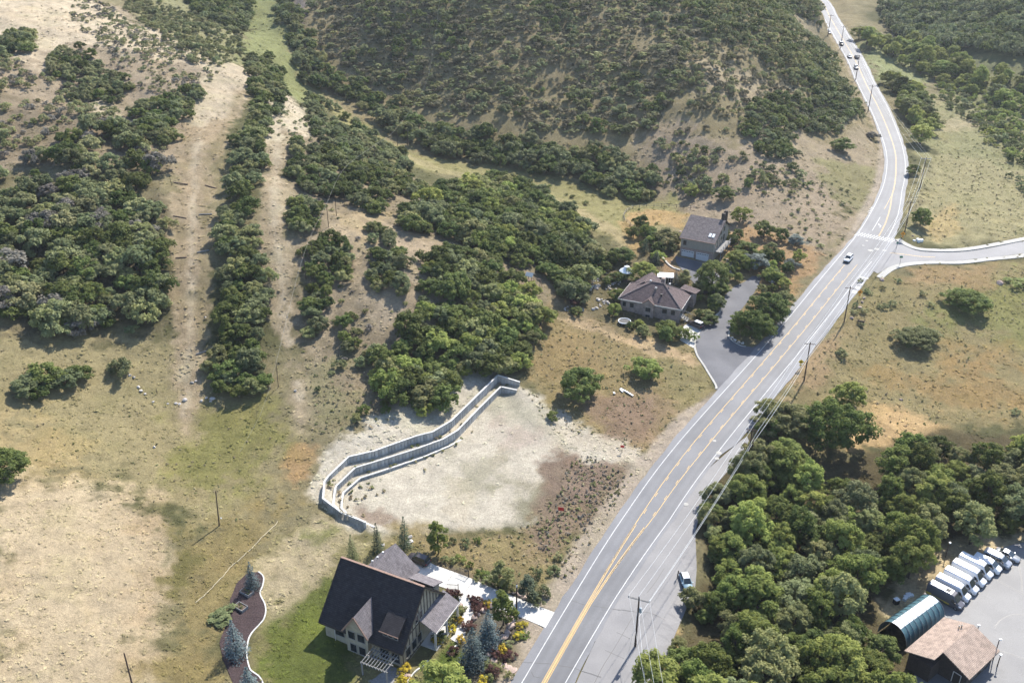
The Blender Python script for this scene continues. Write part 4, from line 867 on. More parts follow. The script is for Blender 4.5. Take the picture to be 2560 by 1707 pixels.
scatter('oak', [(770,230),(830,260),(920,320),(1020,390),(1030,430),(960,440),(880,420),(800,360),(760,290)], ['oak_oak2', 'oak_sage', 'oak_grey', 'oak_oak', 'oak_oak2'], 3.2, .9, 2.5, 1.2, .42, 'oak along the draw right of the second mown track')
scatter('oak', [(730,370),(850,370),(1000,430),(1080,470),(1040,500),(960,470),(960,540),(900,520),(870,470),(780,480),(730,450)], OAK, 3.5, 1.8, 2.7, 1.4, .34, 'oak on the spur right of the second mown track')
scatter('oak', [(720,500),(800,490),(800,560),(740,580)], OAK, 3.0, 1.8, 2.6, 1.4, 0, 'oak beside the tow poles on the spur')
scatter('oak', [(1000,520),(1100,470),(1250,430),(1380,490),(1470,570),(1500,640),(1440,730),(1400,700),(1330,660),(1260,640),(1200,620),(1100,560),(1030,560)], ['oak_oak', 'oak_oak', 'oak_oak', 'oak_oak2', 'oak_olive', 'oak_light'], 3.2, 1.5, 3.8, 2.2, .0, 'oak in the thicket left of the white pavilion')
scatter('oak', [(1060,650),(1140,620),(1230,650),(1330,720),(1370,770),(1340,850),(1290,920),(1220,930),(1130,990),(1040,1040),(960,970),(925,900),(1000,810),(1060,760)], ['oak_oak', 'oak_oak', 'oak_oak', 'oak_oak2', 'oak_olive', 'oak_light'], 3.2, 1.5, 3.8, 2.2, .0, 'oak in the thicket above the retaining walls')
scatter('oak', [(760,620),(860,590),(880,640),(840,740),(810,850),(770,830),(760,720)], OAK, 3.2, 1.7, 2.6, 1.4, .3, 'oak in the thin strip beside the lower tow poles')
scatter('oak', [(910,560),(960,560),(1020,660),(1010,730),(930,740),(920,640)], OAK, 3.4, 1.6, 2.5, 1.4, .36, 'oak in the small clump on the pale spur')
scatter('oak', [(860,770),(920,790),(910,900),(850,930),(840,850)], OAK, 4.0, 1.3, 2.1, 1.2, .3, 'small oak dotted on the bare slope left of the dense thicket')
scatter('oak', [(960,960),(1060,1020),(1000,1060),(900,1040)], OAK, 4.5, 1.0, 1.9, 1.0, .4, 'small oak dotted on the slope just above the upper wall')
scatter('oak', [(730,0),(780,100),(830,150),(960,240),(1050,290),(1150,320),(1350,350),(1500,370),(1640,420),(1650,470),(1560,490),(1440,440),(1300,420),(1130,380),(1000,340),(860,230),(740,170)], OAK, 4.0, 2.1, 3.4, 2.0, .25, 'oak along the foot of the central hill', freq=.06)
scatter('oak', [(-60,90),(70,60),(90,120),(-60,130)], OAK, 3.6, 2.0, 3.0, 1.6, 0, 'oak in the round clump at the upper left picture edge')
scatter('oak', [(110,150),(190,120),(260,150),(330,210),(290,250),(190,230)], ['oak_oak2', 'oak_sage', 'oak_oak'], 3.3, 1.4, 2.3, 1.0, .25, 'low oak in the middle clump of the upper left slope')
scatter('oak', [(320,260),(480,230),(510,250),(480,280),(450,300),(430,370),(350,330)], OAK, 3.6, 1.8, 2.7, 1.3, .22, 'oak beside the top of the first mown track')
scatter('oak', [(380,0),(520,50),(610,90),(615,140),(560,170),(500,170),(400,90),(320,20),(300,-30)], ['oak_sage', 'oak_sage', 'oak_olive', 'oak_grey'], 2.9, .6, 1.6, .6, .40, 'low oak on the green slope left of the gully')
scatter('oak', [(440,-40),(600,-40),(640,40),(600,70),(500,40)], OAK, 3.6, 2.0, 3.0, 1.6, .1, 'oak in the dark clump at the top left of the gully')
scatter('oak', [(690,-20),(735,-20),(720,60),(695,60)], OAK, 3.4, 1.8, 2.6, 1.6, 0, 'oak in the narrow strip inside the green gully')
# hill faces: mass of low scrub
HILL = ['far_hill', 'far_hill', 'low_hill', 'low_hill', 'far_olive', 'far_sage', 'far_oak2', 'low_olive']
scatter('hill', [(760,-60),(1250,-60),(1650,-60),(1750,60),(1700,200),(1640,330),(1500,340),(1300,330),(1100,290),(900,190),(800,110)], HILL, 2.5, .6, 2.4, .6, .36, freq=.05, hs=(.45, .9))
scatter('hill', [(760,-60),(1250,-60),(1650,-60),(1750,60),(1700,200),(1640,330),(1500,340),(1300,330),(1100,290),(900,190),(800,110)], ['far_oak2', 'far_oak'], 5.0, 1.2, 2.8, .8, .50, freq=.04)
scatter('hill', [(1650,-60),(2000,-60),(2060,60),(1990,40),(1960,100),(2090,200),(2150,260),(2050,250),(1900,150),(1760,80)], ['far_oak', 'far_oak2', 'far_oak', 'far_olive'], 3.1, 1.3, 2.6, 1.0, .22, freq=.05)
scatter('hill', [(1700,60),(1900,160),(2080,260),(2160,280),(2100,330),(1900,300),(1780,360),(1640,330)], HILL, 2.9, .6, 1.9, .7, .40, freq=.06)
scatter('hill', [(1985,55),(2060,95),(2100,190),(2165,300),(2110,310),(2020,210),(1950,110)], ['far_oak', 'far_oak2', 'far_olive'], 3.2, 1.2, 2.3, .8, .30, freq=.06)
scatter('hill', [(1900,240),(2080,230),(2150,290),(2080,330),(1990,330),(1990,400),(1900,390),(1850,300)], ['far_oak', 'far_oak2', 'far_oak'], 3.3, 1.5, 2.8, 1.2, .28, freq=.05)
scatter('hill', [(1640,330),(1780,360),(1900,400),(1990,420),(2040,470),(1960,500),(1880,480),(1760,480),(1660,460)], ['far_oak', 'far_oak2', 'far_olive', 'low_oak2'], 3.4, .7, 2.4, 1.0, .43, freq=.07)
scatter('hill', [(1960,470),(2100,430),(2150,500),(2080,640),(1960,560)], ['low_oak2', 'low_sage', 'low_olive'], 3.2, .3, .9, .4, .42, freq=.12)
scatter('hill', [(-60,140),(110,170),(250,260),(440,350),(400,400),(200,300),(-60,420)], ['far_sage', 'far_sage', 'far_olive', 'low_dry'], 3.2, .8, 1.9, .8, .38, freq=.06)
scatter('hill', [(200,-40),(400,100),(500,180),(560,190),(440,250),(330,220),(260,130),(170,30)], ['low_sage', 'low_oak2', 'far_sage', 'low_dry'], 2.6, .5, 1.4, .5, .42, freq=.08)
scatter('hill', [(720,480),(980,560),(1080,640),(1050,800),(930,860),(800,1000),(760,900),(800,700)], ['low_oak2', 'low_olive', 'low_dry'], 5.5, .4, 1.0, .3, .45, freq=.1)
scatter('hill', [(680,240),(780,300),(800,360),(700,380)], ['low_sage', 'low_grey'], 3.6, .4, 1.1, .3, .45, freq=.15)
scatter('hill', [(1000,400),(1300,430),(1560,490),(1700,560),(1500,560),(1300,490)], ['low_olive', 'low_oak'], 7, .5, 1.3, .4, .5, freq=.1)
# far right valley and forest
scatter('tree', [(2180,-60),(2700,-60),(2700,110),(2540,140),(2440,110),(2330,120),(2230,60)], ['far_oak', 'far_oak', 'far_grey', 'far_oak2'], 3.9, 2.4, 4.0, 3.0, .0, hs=(1.1, 1.6), label=None)
scatter('vtree', [(2130,70),(2190,90),(2300,100),(2420,160),(2480,200),(2440,240),(2330,190),(2200,110),(2130,100)], ['round_light', 'round_light', 'round_light', 'tree_light'], 6.0, 2.6, 3.8, 3.0, .1, 'tree in the belt along the far creek', 'creek_tree')
scatter('vtree', [(2480,180),(2640,170),(2640,260),(2560,280),(2470,240)], ['round_light', 'round_light', 'round_grey'], 6.5, 2.4, 3.6, 3.0, .25, 'pale tree in the valley below the far forest', 'creek_tree')
scatter('hill', [(2330,180),(2460,210),(2560,280),(2560,320),(2450,300),(2360,240)], ['far_light', 'far_light', 'far_grey'], 3.6, 1.0, 2.2, 1.0, .4, freq=.08)
scatter('hill', [(2430,270),(2560,320),(2640,330),(2640,420),(2560,420),(2490,370),(2440,320)], ['far_light', 'far_light', 'far_grey', 'far_oak'], 3.4, 1.0, 2.3, 1.0, .36, freq=.07)
scatter('hill', [(2360,235),(2440,290),(2520,330),(2500,345),(2420,300),(2345,245)], ['far_oak', 'far_oak2'], 3.0, .9, 1.6, .8, 0)
scatter('hill', [(2520,440),(2640,430),(2640,520),(2550,490)], ['far_grey', 'far_oak'], 4.5, 1.0, 2.0, 1.0, .4, freq=.1)
scatter('vtree', [(2215,170),(2260,200),(2330,250),(2330,300),(2290,300),(2235,240)], ['round_light', 'round_light', 'round_olive'], 4.6, 2.3, 3.4, 2.5, .0, 'tree in the row beside the upper road', 'creek_tree')
# near right wood
NW = ['tree_tree', 'tree_tree', 'tree_light', 'tree_grey', 'tree_olive', 'tree_light', 'round_grey', 'round_oak', 'tree_tree']
scatter('wood', [(1775,1190),(1850,1120),(1950,1165),(2060,1195),(2140,1205),(2230,1150),(2330,1115),(2640,1100),(2640,1290),(2440,1310),(2330,1330),(2270,1370),(2222,1445),(2150,1495),(2158,1566),(2245,1652),(2305,1750),(2300,1900),(1600,1900),(1668,1690),(1715,1600),(1785,1500),(1812,1420),(1798,1300)], NW, 4.9, 2.4, 3.9, 4.5, .0, 'tree in the wood between road and parking lot', 'wood_tree', hs=(.8, 1.15))
scatter('wood', [(1890,1010),(1960,960),(2010,1000),(1990,1080),(1900,1080)], ['round_olive', 'round_tree'], 5.0, 2.4, 3.2, 3.0, .1, 'bushy tree beside the road between the poles', 'wood_tree')
scatter('wood', [(1755,1215),(1800,1190),(1790,1330),(1790,1440),(1760,1520),(1730,1610),(1690,1700),(1655,1700),(1692,1600),(1738,1530),(1775,1450),(1760,1330)], ['round_olive', 'oak_olive', 'round_oak', 'round_olive'], 3.0, 1.4, 2.3, 1.6, .0, 'shrub along the pull-out edge of the wood', 'wood_shrub')
GS = ['round_oak', 'round_tree', 'round_light', 'round_olive', 'round_oak']
for pix, lab in (([(1800,590),(1870,580),(1990,640),(1985,690),(1930,735),(1850,720),(1815,690)], 'garden shrub on the bank right of the garage'), ([(1600,560),(1700,600),(1690,640),(1640,650),(1600,620)], 'garden shrub in the fenced garden left of the garage'), ([(1480,600),(1560,640),(1540,720),(1470,740),(1440,690)], 'garden shrub left of the white pavilion'), ([(1690,690),(1760,690),(1830,730),(1800,760),(1720,740)], 'garden shrub below the garage forecourt'), ([(1530,790),(1560,830),(1680,850),(1660,830),(1560,800)], 'garden shrub along the hip-roofed house front'), ([(1750,780),(1795,770),(1790,790),(1755,825)], 'garden shrub left of the driveway kerb'), ([(1900,760),(1960,740),(1985,720),(1930,800),(1890,840)], 'roadside shrub behind the driveway island')):
    scatter('garden', pix, GS, 4.2, 1.1, 2.2, 1.0, .40, lab, 'garden_shrub', .12)
# grass tufts and weeds
TF = ['tuft_sage', 'tuft_straw', 'tuft_straw', 'tuft_straw', 'tuft_olive']
scatter('tuft', [(1240,930),(1390,1000),(1480,1080),(1340,1110),(1220,1010)], TF, 1.5, .3, .7, .0, .42, freq=.2)
scatter('tuft', [(1350,1150),(1470,1140),(1590,1195),(1460,1340),(1340,1380)], ['tuft_dry', 'tuft_dry', 'tuft_olive', 'tuft_sage'], 1.1, .3, .8, .0, .40, freq=.25)
scatter('tuft', [(1280,1180),(1420,1140),(1600,1180),(1480,1310),(1300,1340)], TF, 1.4, .3, .75, .0, .40, freq=.2)
scatter('tuft', [(1140,1140),(1280,1130),(1270,1200),(1150,1210)], TF, 1.5, .3, .7, .0, .45, freq=.25)
scatter('tuft', [(990,1330),(1300,1330),(1540,1210),(1400,1420),(1240,1450),(1100,1400)], TF, 1.3, .25, .7, .0, .43, freq=.2)
scatter('tuft', [(1300,900),(1400,780),(1650,850),(1780,980),(1600,1130),(1440,1080)], TF, 1.9, .25, .7, .0, .46, freq=.15)
scatter('tuft', [(2000,900),(2190,700),(2560,670),(2560,1040),(2050,1120)], TF, 2.3, .3, .7, .0, .46, freq=.1)
scatter('tuft', [(0,850),(440,870),(720,1080),(560,1320),(400,1250),(0,1180)], TF, 2.6, .25, .6, .0, .52, freq=.1)
scatter('tuft', [(1370,1430),(1620,1160),(1640,1170),(1400,1460)], TF, 1.3, .3, .7, .0, .42, freq=.2)
scatter('tuft', [(2290,400),(2560,330),(2560,590),(2300,600)], TF, 3.0, .4, .9, .0, .48, freq=.1)
scatter('tuft', [(760,900),(900,900),(1000,1050),(780,1100)], TF, 1.8, .35, .9, .0, .40, freq=.15)
for a, b in ((WALL_UP, WALL_MID), (WALL_MID, WALL_LOW)):
    for q, p in zip(a[1:12], (b[1:] + b)[:11]):
        for _ in range(5):
            t = rng.uniform(.1, .75); u = rng.uniform(0, 1); x = q[0] * (1 - t) + p[0] * t; y = q[1] * (1 - t) + p[1] * t; x += rng.normal(0, 1); y += rng.normal(0, 1)
            if poly_sd(np.array([x]), np.array([y]), np.array(a + _close)[:, :2])[0] > .6: REC['tuft'].append((x, y, hz(x, y), rng.uniform(.3, .6), random.choice(TF), None, '', 1.0))

def stuff_object(name, recs, label):
    """thousands of alike plants nobody could count: one object, instanced by geometry nodes on its points"""
    specs = sorted({r[4] for r in recs}); base = {}; col = bpy.data.collections.new(name + '_kinds'); k = 0
    for s in specs:
        base[s] = (k, len(SP[s]))
        for c, t, r0 in SP[s]: col.objects.link(bpy.data.objects.new('%04d' % k, c)); k += 1
    n = len(recs); V = np.array([r[:3] for r in recs], np.float32); V[:, 2] -= .04
    me = bpy.data.meshes.new(name); me.vertices.add(n); me.vertices.foreach_set('co', V.ravel())
    ii = np.array([base[r[4]][0] + rng.integers(base[r[4]][1]) for r in recs], np.int32); sc = np.array([r[3] / SP[r[4]][0][2] for r in recs])
    S3 = np.stack([sc, sc, sc * np.array([r[7] for r in recs])], 1).astype(np.float32); RT = np.zeros((n, 3), np.float32); RT[:, 2] = rng.uniform(0, 6.28, n)
    me.attributes.new('pick', 'INT', 'POINT').data.foreach_set('value', ii); me.attributes.new('size', 'FLOAT_VECTOR', 'POINT').data.foreach_set('vector', S3.ravel()); me.attributes.new('turn', 'FLOAT_VECTOR', 'POINT').data.foreach_set('vector', RT.ravel())
    o = link(name, me); tag(o, label, kind='stuff')
    ng = bpy.data.node_groups.new(name, 'GeometryNodeTree'); ng.interface.new_socket('Geometry', in_out='INPUT', socket_type='NodeSocketGeometry'); ng.interface.new_socket('Geometry', in_out='OUTPUT', socket_type='NodeSocketGeometry')
    N = ng.nodes; L = ng.links; gi = N.new('NodeGroupInput'); go = N.new('NodeGroupOutput'); ci = N.new('GeometryNodeCollectionInfo'); ci.inputs[0].default_value = col; ci.inputs['Separate Children'].default_value = True; ci.inputs['Reset Children'].default_value = True
    ip = N.new('GeometryNodeInstanceOnPoints'); ip.inputs['Pick Instance'].default_value = True; L.new(gi.outputs[0], ip.inputs['Points']); L.new(ci.outputs[0], ip.inputs['Instance'])
    def named(nm, ty):
        a = N.new('GeometryNodeInputNamedAttribute'); a.data_type = ty; a.inputs[0].default_value = nm; return a.outputs[0]
    L.new(named('pick', 'INT'), ip.inputs['Instance Index']); L.new(named('size', 'FLOAT_VECTOR'), ip.inputs['Scale'])
    e2 = N.new('FunctionNodeEulerToRotation'); L.new(named('turn', 'FLOAT_VECTOR'), e2.inputs[0]); L.new(e2.outputs[0], ip.inputs['Rotation']); L.new(ip.outputs[0], go.inputs[0])
    md = o.modifiers.new('scatter', 'NODES'); md.node_group = ng; return o
def fine_grass(n):
    u = rng.uniform(-.8, .8, n); y = 92 * (560 / 92) ** rng.uniform(0, 1, n); x = u * (y + 45)
    k = (paved_w(x, y) < .05) & (poly_w(x, y, bed_keep, .3) < .5) & ((poly_w(x, y, LOT_UP, 1.0) < .5) | (rng.uniform(0, 1, n) < .12)) & (fbm(x, y, .25, 3, 61.) > .36)
    for q in house_keep: k &= poly_w(x, y, q, .1) < .5
    x, y = x[k], y[k]; n = len(x); i = np.clip(np.searchsorted(_rows, y), 1, len(_rows) - 1); j = np.clip(np.searchsorted(_cols, x / np.maximum(y + 45, 60)), 1, len(_cols) - 1)
    ty = (y - _rows[i - 1]) / (_rows[i] - _rows[i - 1]); tx = (x / np.maximum(y + 45, 60) - _cols[j - 1]) / (_cols[j] - _cols[j - 1]); gg = gz.reshape(len(_rows), len(_cols))
    z = (gg[i - 1, j - 1] * (1 - tx) + gg[i - 1, j] * tx) * (1 - ty) + (gg[i, j - 1] * (1 - tx) + gg[i, j] * tx) * ty
    c = colr.reshape(len(_rows), len(_cols), 3)[i, j] * rng.uniform(1.0, 1.6, n)[:, None] * np.array([1.0, 1.02, .95])
    o = stuff_object('dry_grass', [(a, b, d, r, 'blade_straw', None, '', hh) for a, b, d, r, hh in zip(x, y, z, rng.uniform(.16, .42, n) * (.7 + y / 260), rng.uniform(.22, .5, n))], 'short dry grass covering the open slopes and fields')
    o.data.attributes.new('tint', 'FLOAT_COLOR', 'POINT').data.foreach_set('color', np.c_[c, np.ones(n)].astype(np.float32).ravel())
def blade_mat():
    m = bpy.data.materials.new('grass_blade'); m.use_nodes = True; nt = m.node_tree; b = nt.nodes['Principled BSDF']; b.inputs['Roughness'].default_value = .9; b.inputs['Specular IOR Level'].default_value = .05
    a = nt.nodes.new('ShaderNodeAttribute'); a.attribute_type = 'INSTANCER'; a.attribute_name = 'tint'; nt.links.new(a.outputs['Color'], b.inputs['Base Color']); return m
LM['blade'] = blade_mat(); SP['blade_straw'] = [(cm('blades', blob_crown(800 + i, .42, .42, .02, 4, 7, .24, core=.2, lump=.5), 'blade'), None, .42) for i in range(4)]
bed_keep = W([(480 + a / 3.853, 1300 + b / 3.853) for a, b in [(640,500),(692,570),(655,690),(712,860),(680,970),(545,1150),(530,1310),(570,1450),(700,1640),(420,1640),(350,1460),(265,1180),(330,1000),(370,760),(520,520)]])[:, :2]; house_keep = []
def individuals(recs, limit):
    """the plants that show largest are things of their own"""
    def show(r): return (r[3] / math.hypot(math.hypot(r[0], r[1]), CAM_H - r[2])) if (lambda j: -40 < j[0] < 2600 and -20 < j[1] < 1760)(J(r[:3])) else 0
    rs = sorted(recs, key=show, reverse=True); a = [r for r in rs[:limit] if show(r) > 0]; by = {}
    for r in a: by.setdefault(r[5], []).append(r)
    for lab, g in by.items():
        jj = np.array([J(r[:3]) for r in g]); lo = jj.min(0); hi = jj.max(0) + 1e-6; q = (jj - lo) / (hi - lo); med = np.median([r[3] for r in g])
        for r, (u, v) in zip(g, q):
            x, y, z, rad, sp, lab, nm, hsx = r; tone = {'oak2': 'grey-green', 'grey': 'grey-green', 'olive': 'olive', 'light': 'bright', 'dry': 'brownish', 'silver': 'silvery', 'sage': 'pale', 'red': 'reddish'}.get(sp.split('_')[1], 'dark')
            l2 = ('large ' if rad > med else 'small ') + tone + ' ' + lab
            if len(g) > 12: l2 += ', %s%s part' % (('far ', 'middle ', 'near ')[min(2, int(v * 3))], ('left', 'centre', 'right')[min(2, int(u * 3))])
            plant(nm, sp, x, y, rad, hsx, l2, 'shrub' if 'shrub' in nm else 'tree', lab)
    return rs[len(a):]
rest = individuals(REC['oak'], 300)
stuff_object('oak_scrub', rest, 'mass of scrub oak thickets covering the canyon slopes')
grest = individuals(REC['garden'], 200)
wrest = individuals(REC['wood'] + REC['vtree'], 298)
if wrest: stuff_object('valley_wood', wrest, 'leafy wood along the valley bottom')
stuff_object('hill_scrub', REC['hill'], 'low scrub growing over the hill faces')
stuff_object('far_forest', REC['tree'], 'dense forest on the far hillside at top right')
stuff_object('grass_tufts', REC['tuft'], 'weeds and grass tufts dotted over open ground')
fine_grass(60000)
print({k: len(v) for k, v in REC.items()})

# ---------------------------------------------------------------- building materials
def shingle(name, c, c2):
    """rows of roof shingles: brick pattern for colour, noise for wear"""
    m = bpy.data.materials.new(name); m.use_nodes = True; nt = m.node_tree; N = nt.nodes; L = nt.links; b = N['Principled BSDF']; b.inputs['Roughness'].default_value = .85; b.inputs['Specular IOR Level'].default_value = .25
    tc = N.new('ShaderNodeTexCoord'); br = N.new('ShaderNodeTexBrick'); br.inputs['Scale'].default_value = 1.0; br.inputs['Brick Width'].default_value = .5; br.inputs['Row Height'].default_value = .22; br.inputs['Mortar Size'].default_value = .018
    br.inputs['Color1'].default_value = tuple(c) + (1,); br.inputs['Color2'].default_value = tuple(c2) + (1,); br.inputs['Mortar'].default_value = tuple(x * .5 for x in c) + (1,); L.new(tc.outputs['Object'], br.inputs[0])
    nz = N.new('ShaderNodeTexNoise'); nz.inputs['Scale'].default_value = 1.2; nz.inputs['Detail'].default_value = 6; L.new(tc.outputs['Object'], nz.inputs[0])
    mr = N.new('ShaderNodeMapRange'); mr.inputs[1].default_value = .3; mr.inputs[2].default_value = .7; mr.inputs[3].default_value = .75; mr.inputs[4].default_value = 1.25; L.new(nz.outputs[0], mr.inputs[0])
    mx = N.new('ShaderNodeMix'); mx.data_type = 'RGBA'; mx.blend_type = 'MULTIPLY'; mx.inputs[0].default_value = 1; L.new(br.outputs[0], mx.inputs[6]); L.new(mr.outputs[0], mx.inputs[7]); L.new(mx.outputs[2], b.inputs['Base Color'])
    bp = N.new('ShaderNodeBump'); bp.inputs['Strength'].default_value = .5; bp.inputs['Distance'].default_value = .03; L.new(br.outputs['Fac'], bp.inputs['Height']); bp.invert = True; L.new(bp.outputs[0], b.inputs['Normal']); return m
def brickwall(name, c, c2, mortar, bw=.4, rh=.12):
    m = shingle(name, c, c2); br = [n for n in m.node_tree.nodes if n.type == 'TEX_BRICK'][0]; br.inputs['Brick Width'].default_value = bw; br.inputs['Row Height'].default_value = rh; br.inputs['Mortar'].default_value = tuple(mortar) + (1,)
    mp = m.node_tree.nodes.new('ShaderNodeMapping'); mp.inputs['Rotation'].default_value = (R(90), 0, 0); tc = [n for n in m.node_tree.nodes if n.type == 'TEX_COORD'][0]; m.node_tree.links.new(tc.outputs['Object'], mp.inputs[0]); m.node_tree.links.new(mp.outputs[0], br.inputs[0]); return m
M_roofA = shingle('roof_charcoal', (.024, .0215, .024), (.036, .032, .035)); M_roofB = shingle('roof_brown', (.085, .062, .062), (.118, .088, .086)); M_roofC = shingle('roof_umber', (.098, .084, .086), (.130, .112, .112)); M_roofW = shingle('roof_mauve_grey', (.125, .112, .118), (.165, .148, .154)); M_roofD = shingle('roof_tan', (.29, .220, .175), (.345, .265, .215))
M_stucco = mat('cream_siding', (.30, .265, .20), .85, .2, var=.12, scale=2, bump=.2); M_stucco2 = mat('khaki_siding', (.235, .21, .175), .85, .2, var=.10, scale=2, bump=.2); M_brick = brickwall('pink_brick', (.20, .145, .125), (.26, .19, .165), (.27, .25, .23)); M_batt = mat('dark_batten', (.045, .036, .03), .8, .2)
M_wtrim = mat('window_trim', (.26, .24, .21), .7, .3); M_trim = mat('pale_trim', (.50, .47, .43), .6, .3, var=.08, scale=3); M_fascia = mat('rust_fascia', (.23, .15, .115), .7, .2, var=.15); M_win = mat('window_glass', (.018, .022, .028), .08, .6); M_metalw = mat('white_metal', (.60, .62, .63), .4, .5, var=.05); M_wood = mat('weathered_wood', (.16, .115, .085), .9, .15, var=.35, scale=5, bump=.4)
M_greywood = mat('grey_wood', (.20, .195, .19), .85, .2, var=.25, scale=6, bump=.3); M_stone = mat('pale_rock', (.38, .35, .32), .9, .2, var=.25, scale=1.6, bump=.6, bscale=5, objvar=.18); M_redrock = mat('pink_rock', (.34, .26, .22), .9, .2, var=.22, scale=1.6, bump=.6, bscale=5, objvar=.15)
M_mulch = mat('bark_mulch', (.050, .036, .036), .95, .1, var=.45, scale=5, bump=.8, bscale=10); M_soil = mat('planter_soil', (.10, .075, .058), .95, .1, var=.35, scale=6, bump=.5); M_panel = mat('wall_panel', (.33, .32, .30), .85, .2, var=.20, scale=2.5, bump=.25, objvar=.20); M_cap = mat('wall_cap', (.46, .455, .43), .8, .2, var=.1, scale=2)
M_darkwall = mat('dark_brown_siding', (.050, .040, .036), .8, .2, var=.2, scale=4); M_door = mat('white_door', (.46, .47, .48), .5, .4); M_steel = mat('galvanised_steel', (.36, .37, .38), .35, .5, metal=.7); M_iron = mat('black_iron', (.02, .02, .022), .5, .4); M_rubber = mat('rubber', (.018, .018, .018), .8, .3)
M_timber = mat('half_timber', (.052, .04, .034), .8, .2, var=.2)

def frame(p, q=None, ang=None): return math.atan2(q[1] - p[1], q[0] - p[0]) if ang is None else R(ang)
def slope(pts, th=.22): return MB().slab(pts, th)
def window(parent, mb_quad, name='window', n=(0, -1, 0), w=.10):
    """pane set in a raised frame: quad given as four points"""
    q = [Vector(p) for p in mb_quad]; nn = (q[1] - q[0]).cross(q[3] - q[0]).normalized(); c = sum(q, Vector()) / 4
    fr = MB()
    for i in range(4):
        a, b = q[i], q[(i + 1) % 4]; fr.bar(a + nn * .03, b + nn * .03, w, .10, up=nn)
    o = fr.build(name, M_wtrim, parent); MB().add([p + nn * .012 for p in q], [(0, 1, 2, 3)]).build('pane', M_win, o); return o

# ---------------------------------------------------------------- near house
bz = .15
HA = empty('timbered_house', (-28.73, 125.79, bz), math.atan2(-.4415, .897), 'large steep-roofed house with charcoal shingles and timbered gable in the foreground', 'house')
RX, RZ, EZ, EY = 16.2, 11.85, 3.85, 7.55
wl = MB()                                                    # walls: pentagon ends joined by long sides
for x in (.55, RX - .6):
    pass
def gable_prism(x0, x1, ye, ze, zr, zb, y0=None, y1=None):
    y0 = -ye if y0 is None else y0; y1 = ye if y1 is None else y1; ym = (y0 + y1) / 2
    a = [(x0, y0, zb), (x0, y1, zb), (x0, y1, ze), (x0, ym, zr), (x0, y0, ze)]; b = [(x1,) + p[1:] for p in a]
    return MB().add(a + b, [(4, 3, 2, 1, 0)[::-1][::-1], (5, 6, 7, 8, 9), (0, 1, 6, 5), (1, 2, 7, 6), (2, 3, 8, 7), (3, 4, 9, 8), (4, 0, 5, 9)])
gable_prism(.5, RX - .55, 6.75, 4.35, 11.4, -1.8).build('wall', M_stucco, HA)
rf = slope([(0, -EY, EZ), (RX, -EY, EZ), (RX, 0, RZ), (0, 0, RZ)]).build('roof', M_roofA, HA)
slope([(0, 0, RZ), (RX, 0, RZ), (RX, EY, EZ), (0, EY, EZ)]).build('far_roof', M_roofA, HA)
MB().bar((-.05, 0, RZ + .02), (RX + .05, 0, RZ + .02), .36, .12).build('ridge_cap', M_fascia, rf)
for s in (-1, 1): MB().bar((RX + .06, s * EY, EZ - .12), (RX + .06, 0, RZ - .12), .12, .34).build('bargeboard', M_batt, rf); MB().bar((-.06, s * EY, EZ - .12), (-.06, 0, RZ - .12), .12, .34).build('bargeboard', M_batt, rf)
MB().bar((-.02, -EY - .06, EZ - .10), (RX + .02, -EY - .06, EZ - .10), .12, .26).build('gutter', M_batt, rf)
xg = RX - .55
for k, y in enumerate(np.arange(-6.2, 6.3, .95)):            # battens on the gable
    top = 11.3 - abs(y) * (11.4 - 4.35) / 6.75 - .1; lo = 5.1
    if top > lo + .3: MB().box(xg, xg + .05, y - .10, y + .10, lo, top).build('batten', M_timber, HA)
for k, y in enumerate(np.arange(-6.6, -.8, 1.05)): MB().box(xg, xg + .05, y - .09, y + .09, .2, 4.9).build('batten', M_timber, HA)
for z in (4.95, .1): MB().box(xg, xg + .07, -6.7, 6.7 if z > 1 else -.4, z, z + .22).build('timber_rail', M_timber, HA)
for y0, y1, z0, z1 in ((-5.9, -4.4, 1.0, 2.9), (-4.0, -2.5, 1.0, 2.9), (-2.2, -.9, 1.0, 2.9), (-2.6, -1.6, 5.6, 7.2), (-1.3, -.3, 5.6, 7.2)):
    window(HA, [(xg + .06, y0, z0), (xg + .06, y1, z0), (xg + .06, y1, z1), (xg + .06, y0, z1)])
# garage wing behind the ridge
gw = MB(); gw.add([(-.1, 2, -1), (7.9, 2, -1), (7.9, 10, -1), (-.1, 10, -1), (-.1, 2, 4.2), (7.9, 2, 4.2), (7.9, 10, 4.2), (-.1, 10, 4.2), (3.9, 10, 8.2), (3.9, 2, 8.2)], [(0, 1, 5, 4), (1, 2, 6, 5), (2, 3, 7, 8, 6)[::1], (3, 0, 4, 7), (4, 5, 9), (4, 9, 8, 7), (5, 6, 8, 9)])
gw.build('garage_wall', M_stucco, HA)
gr_ = slope([(8.35, 0, 3.75), (8.35, 11.0, 3.75), (3.9, 10.4, 8.5), (3.9, 0, 8.5)]).build('garage_roof', M_roofW, HA); slope([(3.9, 0, 8.5), (3.9, 10.4, 8.5), (-.55, 11.0, 3.75), (-.55, 0, 3.75)]).build('garage_roof', M_roofW, HA)
for x, y, hh in ((1.6, 6.3, .8), (2.1, 7.2, .6), (2.9, 7.8, .7), (.3, 4.2, 1.2)): 
    z = 8.5 - (3.9 - x) * 1.067; MB().lathe([(.07, -.2), (.07, hh - .2), (.17, hh - .2), (.17, hh), (.02, hh + .05)], 8, (x, y, z)).build('roof_vent', M_metalw, HA)
slope([(9.4, 5.6, 6.6), (14.4, 5.6, 6.6), (14.4, 8.7, 5.2), (9.4, 8.7, 5.2)], .2).build('entry_roof', M_roofW, HA); MB().box(9.9, 13.9, 6.2, 8.2, -1, 5.3).build('entry_wall', M_stucco, HA)
